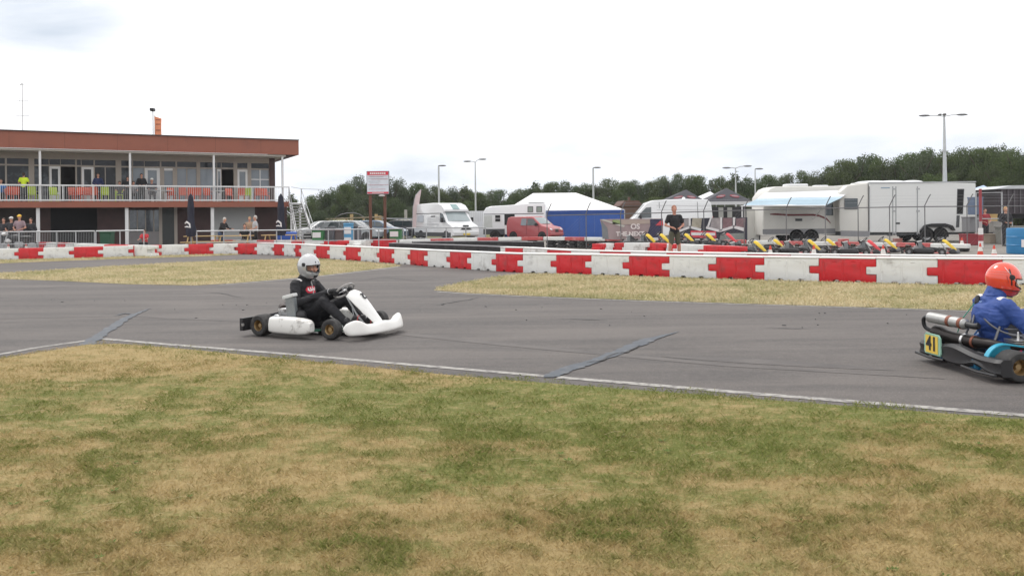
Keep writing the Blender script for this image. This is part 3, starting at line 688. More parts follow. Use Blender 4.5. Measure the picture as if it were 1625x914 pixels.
    MB().lathe([(-.004, .04), (-.004, .098), (.004, .098), (.004, .04)], 30, 'y', c=(0, -.405, .139)).build('sprocket', m_steel, root)
    if S['kind'] != 'blue':
        # exhaust at the back, radiator on the near side, airbox
        mb = MB(); mb.tube(catmull([(.02, -.16, .27), (-.05, -.10, .30), (-.14, -.02, .315), (-.20, .08, .31), (-.22, .2, .30)]), [.02]*6+[.052]*12+[.06]*6+[.03], 12); mb.build('silencer', M('burnt metal', (.05, .035, .03), .5, .5, var=.4, scale=14), root, True)
        tr = Matrix.Translation((.34, -.385, .345)) @ Euler((0, R(-6), R(6))).to_matrix().to_4x4()
        ro = MB().box((0, 0, 0), (.135, .07, .29), T=tr).build('radiator', M('grey radiator', (.22, .24, .25), .5, .3, var=.25, scale=30), root, False, .006)
        mb = MB(); 
        for k in range(22): mb.box((0, -.037, -.13+k*.012), (.118, .003, .003), T=tr)
        mb.build('radiator_fin', m_steel, ro, kind='stuff')
        MB().box((-.012, 0, .165), (.18, .10, .045), (0, R(-8), 0), T=tr).build('radiator_tank', M('white tank', (.62, .63, .62), .4), ro, False, .014, 2)
        mb = MB(); mb.box((-.06, -.25, .245), (.30, .16, .03), (0, R(-12), 0)); mb.tube(catmull([(.28, -.36, .30), (.36, -.34, .26), (.40, -.33, .16), (.30, -.33, .10)]), .016, 8); mb.tube(catmull([(.28, -.38, .42), (.34, -.33, .36), (.32, -.28, .24), (.2, -.3, .2)]), .009, 6)
        mb.build('chain_guard', m_black, root, True, .004)
        MB().ell((.43, -.335, .255), (.10, .07, .075)).cap((.45, -.34, .22), (.62, -.33, .16), .05, .03).build('airbox', m_black, root, True)
        mb = MB(); mb.tube([(.55, -.56, .10), (.86, -.50, .07)], .009, 6); mb.tube([(.90, -.44, .14), (1.03, -.44, .13)], .006, 6); mb.build('tie_rod', m_alu, root, True)
    else:
        br = M('rusty clamp', (.22, .08, .05), .6, .4, var=.4, scale=30)
        # long black expansion chamber lying along the rear, silver silencer over it
        mb = MB(); C_ = catmull([(.20, -.40, .27), (.10, -.36, .275), (.0, -.20, .28), (-.07, 0, .28), (-.11, .22, .285), (-.13, .40, .30), (-.15, .50, .31)], 6)
        n_c = len(C_); prof = np.interp(np.linspace(0, 1, n_c), [0, .18, .3, .5, .72, .82, .92, 1], [.024, .028, .045, .058, .062, .075, .07, .03])
        mb.tube(C_, list(prof), 18); mb.build('expansion_chamber', M('black exhaust', (.022, .017, .016), .45, .4, var=.4, scale=18), root, True)
        mb = MB(); mb.tube(catmull([(-.15, .48, .31), (-.19, .56, .34), (-.21, .56, .42), (-.20, .51, .455), (-.18, .46, .455)]), .02, 10); mb.build('exhaust_elbow', m_black, root, True)
        mb = MB(); mb.tube([(-.19, .50, .452), (-.185, .485, .452), (-.10, .02, .44), (-.095, .0, .44)], [.03, .052, .052, .03], 18); mb.build('silencer', M('brushed silencer', (.42, .42, .41), .42, .7, var=.2, scale=25), root, True)
        mb = MB(); 
        for a in (.30, .62):
            mb = MB()
            q0 = V((-.185, .485, .452)).lerp(V((-.10, .02, .44)), a+.26); q1 = V((-.185, .485, .452)).lerp(V((-.10, .02, .44)), a+.34); mb.tube([q0, q1], .056, 16); mb.build('clamp', br, root, True)
        mb = MB(); mb.tube(catmull([(-.10, .02, .44), (-.07, -.08, .43), (-.05, -.12, .44)]), .03, 10); mb.build('tail_pipe', m_black, root, True)
        for k in (.33, .42): 
            i = int(k*n_c)+4; mb = MB(); mb.tube([C_[i], C_[i].lerp(C_[i+1], .7)], prof[i]+.006, 16); mb.build('hose_clamp', br if k < .4 else m_alu, root, True)
        # seat stays, hoop tubes
        mb = MB(); mb.tube(catmull([(-.06, -.02, .42), (-.0, .02, .56), (.05, .06, .66)]), .010, 8); mb.tube(catmull([(.05, .06, .66), (.02, -.1, .50), (.10, -.22, .40), (.22, -.30, .37), (.40, -.36, .37)]), .010, 8)
        mb.tube(catmull([(.04, .05, .62), (.10, -.04, .50), (.14, -.16, .42), (.30, -.26, .42)]), .009, 8); mb.tube([(-.02, -.24, .20), (.10, -.2, .44)], .012, 7); mb.tube([(-.04, .24, .14), (.07, .16, .5)], .012, 7)
        mb.build('seat_stay', M('sooty steel', (.16, .16, .17), .35, .7), root, True)
        MB().cap((.045, .055, .64), (.055, .065, .69), .028, .022, 10).build('rubber_grip', m_black, root, True)
        MB().tube([(.05, .06, .67), (-.02, .22, .45), (-.04, .26, .30)], .005, 5).build('strap', M('green strap', (.04, .30, .20), .6), root, True)
        MB().lathe([(-.12, 0), (-.12, .045), (.12, .045), (.12, 0)], 16, 'y', closed=False, c=(.0, -.13, .139)).build('axle_carrier', m_black, root, True)
        # light blue chain guard hugging the near rear wheel
        bl = M('light blue guard', (.035, .36, .52), .35, var=.08, coat=.3)
        rg = []
        for k in range(15):
            a = R(198-k*11); x, z = math.cos(a)*.165, .139+math.sin(a)*.165
            if k > 10: x, z = .06+(k-10)*.10, .30-(k-10)*.018
            d_ = V((math.cos(a), 0, math.sin(a))) if k <= 10 else V((.1, 0, 1)).normalized(); p = V((x, 0, z))
            rg.append([p+V((0, -.435, 0)), p+V((0, -.375, 0)), p+V((0, -.375, 0))+d_*.012, p+V((0, -.435, 0))+d_*.012])
        g0 = MB().ring(rg, True)
        poly = [(r_[0].x, r_[0].z) for r_ in rg]; poly += [(.46, .17), (.2, .10), (-.12, .06)]
        g0.prism(poly, -.378, -.372); g0.build('chain_guard', bl, root, True)
        mb = MB(); mb.prism([(-.01, .225), (.045, .225), (.02, .262)], -.382, -.3785, T=Matrix.Translation((.12, -.0585, .0))); mb.build('guard_mark', M('magenta mark', (.55, .03, .12), .5), root)
        MB().box((.36, -.36, .33), (.16, .16, .12)).box((.36, -.36, .41), (.12, .12, .06)).build('cylinder_head', M('cast aluminium', (.5, .5, .47), .5, .6, var=.2, scale=20), root, False, .014, 2)
        mb = MB()
        for k in range(6): mb.box((.36, -.36, .29+k*.028), (.19, .19, .007))
        mb.build('head_fin', m_alu, root, kind='stuff')
        mb = MB(); mb.cap((.16, .26, .28), (.30, .26, .34), .03, .03, 10); mb.tube([(-.05, -.05, .35), (.1, .1, .40), (.2, .24, .36)], .009, 6); mb.build('coolant_hose', M('blue hose', (.04, .12, .30), .5), root, True)
        # number plate on the bumper
        pl = MB().slab([(-.275, .265, .095), (-.275, .53, .095), (-.268, .555, .12), (-.268, .555, .275), (-.272, .52, .305), (-.275, .285, .305), (-.275, .255, .275), (-.275, .245, .12)], (-.018, 0, .004)).build('number_plate', M('mint plate edge', (.28, .48, .38), .5), root, False, .004)
        MB().slab([(-.2945, .29, .115), (-.2945, .51, .115), (-.2945, .51, .288), (-.2945, .29, .288)], (-.003, 0, 0)).build('plate_face', M('yellow plate', (.72, .50, .08), .5, var=.05), pl); pl.location = (.042, -.065, 0)
        T = Matrix.Translation((-.2985, .40, .203)) @ Matrix(((0, 0, -1, 0), (-1, 0, 0, 0), (0, 1, 0, 0), (0, 0, 0, 1)))
        text_mb('41', .19, .002, m_black, 'number', pl, T, .006)
    return fo
def make_helmet(parent, c, rot, shell, lining, pivot=True, stripe=None, sc=1.16):
    """full-face helmet, face towards +x"""
    T = Matrix.Translation(c) @ Euler(rot).to_matrix().to_4x4() @ Matrix.Scale(sc, 4)
    nu, nv = 48, 32
    def P_(u, v, k=1.):     # u azimuth, v elevation
        ca = math.cos(u); x = math.cos(v)*ca; y = math.cos(v)*math.sin(u); z = math.sin(v)
        rx = .142 if x > 0 else .140; px_, py_, pz_ = x*rx, y*.122, z*.150
        if z < 0:
            k2 = -z; px_ += .035*k2*max(0, ca)**1.3*(1 if k2 < .75 else .9); py_ *= 1-.10*k2; px_ -= .0*k2
            if ca < 0: px_ *= 1-.16*k2
        return V((px_, py_, pz_))*k
    vm = R(-62); vs, idx, f = [], {}, []
    U = [2*math.pi*k/nu-math.pi for k in range(nu)]; Vv = [vm+(R(90)-vm)*j/nv for j in range(nv+1)]
    def port(u, v): return abs(u) < R(62)-abs(v-R(-4))*.15 and R(-22)+abs(u)*.16 < v < R(13)-abs(u)*.05
    def make(k, skip):
        mb = MB()
        for j, v in enumerate(Vv):
            for u in U: mb.v.append(tuple(P_(u, min(v, R(89.6)), k)))
        for j in range(nv):
            for i in range(nu):
                uc = U[i]+math.pi/nu; vc = (Vv[j]+Vv[j+1])/2
                if skip and port(uc, vc): continue
                mb.f.append((j*nu+i, j*nu+(i+1) % nu, (j+1)*nu+(i+1) % nu, (j+1)*nu+i))
        mb.f.append(tuple(nv*nu+i for i in range(nu)))
        mb.v = [tuple(T @ V(p)) for p in mb.v]
        return mb
    o = make(1, True).build('helmet_shell', shell, parent, True)
    md = o.modifiers.new('t', 'SOLIDIFY'); md.thickness = .012; md.offset = -1
    make(.90, True).build('helmet_lining', lining, o, True)
    eps = [(u, R(13)-abs(u)*.05) for u in np.linspace(R(-61), R(61), 16)]+[(R(62), R(5)), (R(62), R(-4))]+[(u, R(-22)+abs(u)*.16) for u in np.linspace(R(59), R(-59), 16)]+[(R(-62), R(-4)), (R(-62), R(5))]
    MB().tube([T @ P_(u, v, 1.0) for u, v in eps], .006, 6, True).build('port_trim', m_black, o, True)
    rim_ = [T @ P_(u, vm, 1.) for u in U]; MB().tube(rim_, .008, 6, True).build('bottom_trim', m_black, o, True)
    if pivot:
        for s in (-1, 1):
            q = P_(s*R(78), R(12), 1.0); mb = MB(); mb.lathe([(0, 0), (0, .024), (s*.010, .022), (s*.012, 0)], 18, 'y', T, False, c=q-V((0, s*.002, 0))); mb.build('visor_pivot', m_black, o, True)
        mb = MB(); mb.ring([[T @ P_(u, v, 1.012 if e_ else .99) for v in (R(23), R(31))]+[T @ P_(u, v, 1.012 if e_ else .99) for v in (R(31), R(23))] for u, e_ in [(R(-17), 0), (R(-13), 1), (R(13), 1), (R(17), 0)]], True); mb.build('brow_vent', m_black, o)
        mb = MB(); mb.ring([[T @ P_(u, v, 1.012) for v in (R(-48), R(-40), R(-34))]+[T @ P_(u, v, .98) for v in (R(-34), R(-48))] for u in (R(-22), R(-10), R(10), R(22))], True); mb.build('chin_vent', m_black, o)
        # raised peak line along the opening
    if stripe:
        for (pts_, wd_, mm) in stripe: MB().tube([T @ P_(u, v, 1.003) for u, v in pts_], wd_, 5, flat=.25).build('stripe', mm, o, True)
    # head with a face
    hb = MB(); hb.ell((.005, 0, .0), (.092, .072, .112)); hb.ell((.065, 0, -.055), (.035, .045, .05)); hb.ell((.02, 0, -.10), (.05, .05, .06))
    hb.cap((.088, 0, .012), (.112, 0, -.030), .009, .016); hb.ell((.088, 0, .028), (.022, .055, .012)); hb.ell((.095, 0, -.062), (.016, .026, .010)); hb.ell((.085, .034, -.02), (.02, .022, .02)); hb.ell((.085, -.034, -.02), (.02, .022, .02))
    hb.cap((-.01, 0, -.08), (-.03, 0, -.17), .06, .065)
    hb.v = [tuple(T @ V(p)) for p in hb.v]
    hd = baked(hb, 'head', m_skin, .006, 2, parent)
    for s in (-1, 1):
        MB().ell((.087, s*.031, .006), (.012, .013, .008), T=T).build('eye', M('eye white', (.6, .58, .55), .3), hd, True)
        MB().ell((.097, s*.031, .006), (.004, .006, .006), T=T).build('pupil', m_black, hd, True)
        MB().cap((.098, s*.015, .026), (.09, s*.048, .024), .005, .003, 6, T=T).build('eyebrow', m_hair, hd, True)
    return o
def make_driver(root, D):
    """root shares the kart's frame. D: suit, glove, boot, pose dict"""
    j = dict(hip=V((.33, 0, .20)), belly=V((.27, 0, .36)), chest=V((.215, 0, .52)), neck=V((.235, 0, .70)), head=V((.285, 0, .86)))
    j.update(D.get('j', {}))
    sh = {s: V((.235, s*.185, .635)) for s in (-1, 1)}; el_ = {-1: V((.34, -.315, .40)), 1: V((.38, .30, .42))}
    n_ = V((.70, 0, -.71)).normalized(); c0 = V((.895, 0, .565)); o_ = V((0, 1, 0)); u_ = n_.cross(o_).normalized()
    sh = {s: D['shx'](s) for s in (-1, 1)} if 'shx' in D else sh
    rimp = {}; wr = {}
    for s in (-1, 1):
        a = D['grip'][0 if s < 0 else 1]; rad = o_*math.cos(a)+u_*math.sin(a); rimp[s] = (c0+rad*.150, rad, (-o_*math.sin(a)+u_*math.cos(a)))
        wr[s] = rimp[s][0]-n_*.045+V((-.075, s*.012, -.02))
    j.update({'sh': sh}); kn = {-1: V((.73, -.22, .435)), 1: V((.76, .22, .43))}; an = {-1: V((1.08, -.175, .145)), 1: V((1.08, .175, .145))}
    bk = D.get('bulk', 1.1)
    class BB(MB):
        def ell(s, c, r, *a, **k): return MB.ell(s, c, tuple(q*bk for q in r), *a, **k)
        def cap(s, a, b, ra, rb, *q, **k): return MB.cap(s, a, b, ra*bk, rb*bk, *q, **k)
    b = BB(); hz = j['hip']
    b.ell(hz, (.14, .175, .12)); b.cap(hz+V((-.02, 0, .03)), j['belly'], .15, .135); b.cap(j['belly'], j['chest'], .14, .15); b.ell(j['chest'], (.125, .19, .15), (0, R(12), 0)); b.ell(j['chest']+V((.03, 0, .09)), (.10, .16, .08), (0, R(10), 0))
    b.cap(sh[-1], sh[1], .068, .068); b.cap(j['chest']+V((0, 0, .12)), j['neck'], .09, .075); b.cap(j['neck']-V((0, 0, .03)), j['neck']+V((.02, 0, .045)), .085, .078)
    for s in (-1, 1):
        b.cap(sh[s], el_[s], .070, .054); b.cap(el_[s], wr[s], .054, .036); b.ell(el_[s], (.058, .056, .058))
        b.cap(hz+V((.02, s*.09, .0)), kn[s], .098, .068); b.cap(kn[s], an[s], .068, .045); b.ell(kn[s], (.072, .066, .066))
        # folds of the suit
        for t in (.35, .55, .8):
            q = sh[s].lerp(el_[s], t); b.ell(q, (.069-.012*t, .067-.012*t, .018), (0, R(25*s), R(20)))
        for t in (.2, .5, .75):
            q = el_[s].lerp(wr[s], t); b.ell(q, (.018, .054-.014*t, .054-.014*t))
        for t in (.55, .72):
            q = hz.lerp(kn[s], t)+V((0, 0, 0)); b.ell(q, (.02, .088-.012*t, .088-.012*t), (0, R(20), 0))
        for t in (.2, .45): q = kn[s].lerp(an[s], t); b.ell(q, (.062, .060, .016), (0, R(-20), 0))
    if D.get('hood'): b.cap(j['neck'], D['hood'], .082, .080)
    body = baked(b, 'body', D['suit'], .0115, 3, root, wr=.0065)
    mb = MB(); mb.tube([V(j['neck'])+V((math.cos(a)*.088+.01, math.sin(a)*.085, .035+.012*math.cos(a))) for a in [2*math.pi*k/20 for k in range(20)]], .014, 8, True); mb.build('collar', D['suit'], body, True)
    for s in (-1, 1):
        P0, rad, tan = rimp[s]; g = MB()
        pc = P0-n_*.040+rad*.010; wrp = wr[s]
        g.cap(wrp, wrp.lerp(pc, .35), .037, .036, 12)                       # cuff
        g.cap(wrp.lerp(pc, .3), pc+tan*.0, .031, .036, 12); g.ell(pc+rad*.004, (.040, .040, .036))
        hand = g.build('glove', D['glove'], body, True)
        f = MB(); ts = tan if tan.z > 0 else -tan
        for i in range(4):
            q = P0+ts*(.030-.021*i); L_ = [1.0, 1.12, 1.06, .85][i]; rr_ = [.0100, .0105, .0100, .0088][i]
            f.tube([q-n_*.036+rad*.030, q-n_*.012+rad*(.030*L_), q+n_*.014+rad*.020*L_, q+n_*.026-rad*.004, q+n_*.016-rad*.022*L_], [rr_*1.15, rr_*1.1, rr_, rr_*.95, rr_*.75], 8)
        f.build('finger', D['glove'], hand, True)
        f = MB(); q = P0+ts*.035; f.tube([pc+ts*.020-rad*.012, q-n_*.026-rad*.020, q-n_*.004-rad*.026, q+n_*.012-rad*.016+ts*.006], [.014, .0125, .0115, .009], 8); f.build('thumb', D['glove'], hand, True)
        if D.get('cuffm'): MB().tube([wrp.lerp(pc, .02), wrp.lerp(pc, .16)], [.0395, .039], 12).build('cuff_band', D['cuffm'], hand, True)
        bt = MB(); bt.cap(an[s]+V((-.02, 0, -.03)), an[s]+V((-.02, 0, .05)), .045, .050, 12); bt.cap(an[s]+V((-.03, 0, -.045)), an[s]+V((.10, 0, .04)), .040, .038, 12); bt.cap(an[s]+V((.08, 0, .03)), an[s]+V((.115, 0, .10)), .038, .032, 12)
        baked(bt, 'boot', D['boot'], .012, 2, body)
    return body, j
# --- white kart with the black-suited driver
K1 = gp(515, 536); kr1 = R(-26)
k1 = thing('racing_kart', 'white kart turning on the asphalt, driven by the black-suited driver', 'kart', (-3.03, 11.43, .008), kr1)
m_dirtyw = M('scuffed white plastic', (.74, .73, .70), .42, var=.06, scale=3, dirt_or_reflection=((.22, .20, .17), .55, .74, 7))
S1 = dict(kind='white', rim=m_bronze, frame=M('dark green frame', (.02, .10, .06), .4, .3), swm=M('grey grip', (.30, .29, .28), .7, var=.3, scale=20), seat=m_black, podm=m_dirtyw, nosem=M('white fairing', (.78, .77, .74), .35, var=.04, dirt_or_reflection=((.36, .33, .28), .58, .80, 7)), panelm=M('white panel', (.80, .80, .78), .3, var=.03), steer=R(4))
fo = make_kart(k1, S1)
# mark on the fairing
T = Matrix.Translation((1.203, 0, .508)) @ Euler((0, R(41), 0)).to_matrix().to_4x4() @ Euler((0, 0, R(-90))).to_matrix().to_4x4()
text_mb('2', .13, .006, m_black, 'number', fo, T, .003)
d1 = thing('person', 'driver in black racing suit with red chest patch and silver full-face helmet', 'person', (-3.03, 11.43, .008), kr1)
D1 = dict(suit=M('black suit', (.009, .009, .012), .75, var=.4, scale=12, bump=.5, bscale=14), glove=M('black glove', (.016, .016, .018), .6, var=.3), boot=m_black, cuffm=M('light cuff', (.35, .35, .36), .6), hood=V((.30, 0, .775)), grip=(R(190), R(-8)))
bd, jj = make_driver(d1, D1)
silver = M('silver helmet paint', (.50, .51, .52), .22, .35, var=.05, coat=.7)
make_helmet(bd, (.305, 0, .872), (0, R(6), R(-4)), silver, M('helmet lining', (.03, .03, .035), .9))
def patch(body, pts, m, name='patch', n=V((1, 0, 0)), th=.006):
    dg = bpy.context.evaluated_depsgraph_get()
    from mathutils.bvhtree import BVHTree
    bv = BVHTree.FromObject(body, dg); mb = MB(); rings = []
    for row in pts:
        rr = []
        for p in row:
            h = bv.ray_cast(V(p)+n*.6, -n); q = h[0] if h[0] and (h[0]-V(p)).length < .25 else bv.find_nearest(V(p))[0]; rr.append(q)
        rings.append([q+n*th for q in rr]+[q-n*.004 for q in rr[::-1]])
    return mb.ring(rings, True).build(name, m, body, False)
bpy.context.view_layer.update()
m_rp = M('red print', (.62, .02, .05), .6); m_wp = M('white print', (.75, .73, .72), .6); m_gp = M('grey piping', (.40, .39, .39), .6)
pn = V((.62, -.74, .25)).normalized(); m_g2 = m_gp
def _g(): pass
def grid(c, du, dv, hu, hv, nu=7, nv=5, shape=None):
    return [[V(c)+V(du)*((i/(nu-1)-.5)*2*hu*(1 if not shape else shape(k/(nv-1))))+V(dv)*((k/(nv-1)-.5)*2*hv) for i in range(nu)] for k in range(nv)]
dv = V((-.12, 0, 1)).normalized(); du = V((0, 1, 0))
patch(bd, grid((.38, -.01, .565), du, dv, .090, .044, 9, 5, lambda t: .72+.28*math.sin(t*math.pi)), m_rp, 'chest_patch', V((1, 0, 0)), .005)
for (yy, zz, w_, h_) in ((-.065, .575, .010, .018), (-.05, .552, .016, .008), (-.03, .575, .008, .020), (-.01, .563, .012, .008), (.015, .578, .008, .018), (.035, .56, .012, .01), (.06, .575, .009, .016)):
    patch(bd, grid((.38, yy, zz), du, dv, w_, h_, 3, 3), m_wp, 'patch_mark', V((1, 0, 0)), .008)
patch(bd, grid((.38, .0, .545), V((0, 1, -.0)), V((-.1, .12, 1)), .007, .15, 3, 12), m_gp, 'zip', V((1, 0, 0)), .0065)
for s in (-1, 1):
    patch(bd, grid((.2, s*.125, .75), V((1, 0, 0)), V((0, 1, 0)), .085, .016, 7, 3), m_wp, 'shoulder_band', V((0, 0, 1)), .005)
    patch(bd, grid((.15, s*.125, .75), V((1, 0, 0)), V((0, 1, 0)), .018, .010, 3, 3), m_rp, 'shoulder_mark', V((0, 0, 1)), .008)
# --- blue kart 41
RK = V((4.42, 7.97, .008))
k2 = thing('racing_kart', 'light blue and black kart carrying a yellow 41 plate on its rear bumper', 'kart', RK, R(2.5))
S2 = dict(kind='blue', rim=m_bronze, frame=M('blue frame', (.03, .22, .42), .35, .3), swm=m_black, seat=M('grey seat', (.12, .12, .13), .4), podm=m_black, nosem=M('blue fairing', (.03, .30, .50), .35), panelm=M('blue panel', (.03, .30, .50), .35))
make_kart(k2, S2)
d2 = thing('person', 'driver in blue racing suit with orange red helmet seen from behind', 'person', RK, R(2.5))
D2 = dict(suit=M('royal blue suit', (.026, .068, .27), .65, var=.25, scale=9, bump=.6, bscale=12), glove=m_black, boot=m_black, cuffm=None, grip=(R(180), R(0)), bulk=1.2, shx=lambda s: V((.165, s*.19, .625)), j=dict(hip=V((.30, 0, .20)), belly=V((.22, 0, .36)), chest=V((.15, 0, .52)), neck=V((.17, 0, .69))))
bd2, jj = make_driver(d2, D2)
orr = M('orange red helmet paint', (.78, .07, .030), .22, var=.16, scale=4, coat=.8)
rdk = M('dark red print', (.30, .012, .02), .3, coat=.5); wh = M('pale print', (.75, .55, .5), .3)
make_helmet(bd2, (.265, 0, .862), (0, R(12), R(-16)), orr, sc=1.11, lining=M('helmet lining', (.03, .03, .035), .9), stripe=[
    ([(R(-170+a), R(18+a*.12)) for a in range(0, 90, 6)], .0035, wh), ([(R(-168+a), R(10+a*.12)) for a in range(0, 80, 6)], .0025, wh),
    ([(R(-110+a), R(45-a*.9)) for a in range(0, 50, 6)], .005, m_alu), ([(R(-150+a), R(-36+a*.06)) for a in range(0, 300, 8)], .016, M('black band', (.02, .02, .022), .3)),
    ([(R(-90+a*.3), R(40-a)) for a in range(0, 56, 6)], .007, m_black), ([(R(-96+a*.3), R(14-a*.6)) for a in range(0, 40, 6)], .006, rdk)])
bpy.context.view_layer.update()
for s in (-1, 1): patch(bd2, grid((.15, s*.155, .72), V((1, 0, 0)), V((0, 1, 0)), .030, .035, 5, 5), m_wp, 'shoulder_band', V((0, 0, 1)), .004)
for yy in (.0, .03, -.03): patch(bd2, grid((.03, yy+.03, .655), V((0, 1, 0)), V((0, 0, 1)), .009, .006, 3, 3), M('faint print', (.20, .30, .55), .6), 'back_mark', V((-1, 0, 0)), .004)
patch(bd2, grid((.03, 0, .60), V((0, 1, 0)), V((0, 0, 1)), .16, .004, 12, 3), M('seam blue', (.015, .045, .22), .7), 'yoke_seam', V((-1, 0, 0)), .003)
# --- parked karts behind the second barrier row
m_yel = M('yellow plastic', (.72, .50, .03), .35, var=.1, dirt_or_reflection=((.5, .12, .03), .62, .75, 5)); m_rf = M('red fairing', (.62, .04, .05), .35, var=.1)
def hire(mm):
    r_ = thing('hire_kart', '', 'kart', (0, 0, 0)); make_kart(r_, dict(kind='hire', rim=m_steel, frame=m_redf, swm=m_black, seat=m_black, podm=m_black, nosem=m_black, panelm=mm)); return r_
protos = {'y': hire(m_yel), 'r': hire(m_rf)}; used = set()
klist = [(1032, 'y', 33.5, 'leftmost of the parked karts, yellow panel between the banners and the barrier'), (1054, 'y', 34.5, 'parked kart with yellow panel, mostly hidden left of the standing man\'s legs'), (1093, 'y', 33.6, 'parked kart with yellow panel just right of the standing man'),
         (1127, 'y', 33.2, 'parked kart with yellow panel below the left half of the dark banner'), (1159, 'r', 32.6, 'parked kart with red panel below the zigzag banner'), (1204, 'y', 31.3, 'parked kart with yellow panel beside the red end block of the short row'),
         (1235, 'y', 33.2, 'parked kart with yellow panel below the caravan front'), (1290, 'y', 32, 'parked kart with yellow panel below the caravan twin wheels'), (1319, 'y', 33.0, 'parked kart with yellow panel at the awning leg'),
         (1385, 'r', 30.8, 'parked kart with red panel below the joint of the white trailer'), (1411, 'y', 32.2, 'parked kart with yellow panel below the white trailer doors'), (1504, 'y', 30.6, 'rightmost parked kart, yellow panel below the trailer rear wheel')]
for px, c, Y, lab in klist:
    a = R(-36); q = xg(px, Y); loc = q-(Matrix.Rotation(a, 3, 'Z') @ V((1.2, 0, 0)))
    if c not in used: o = protos[c]; used.add(c); o.location = loc; o.rotation_euler = (0, 0, a); o['label'] = lab
    else: o = copy_tree(protos[c], loc, a, lab)
    o['group'] = 'hire karts parked behind the barriers'
    if px < 1170:
        trn = [k_[0] for k_ in klist].index(px)
        q = xg(px, 36.3); o.location = (q-(Matrix.Rotation(a, 3, 'Z') @ V((1.2, 0, 0))))+V((0, 0, .20))
        t_ = thing('kart_trolley', 'low steel trolley, %s from left of the five under the parked karts' % ORD[trn], 'trolley', (o.location.x, o.location.y, 0), a, 'trolleys under parked karts')
        mb = MB(); mb.tube([(.1, -.25, .21), (1.2, -.25, .21), (1.2, .25, .21), (.1, .25, .21)], .02, 6, True); mb.build('frame', m_steel, t_)
        for x in (.15, 1.15):
            for y in (-.25, .25): MB().tube([(x, y, .21), (x, y, .0)], .018, 6).build('leg', m_steel, t_)
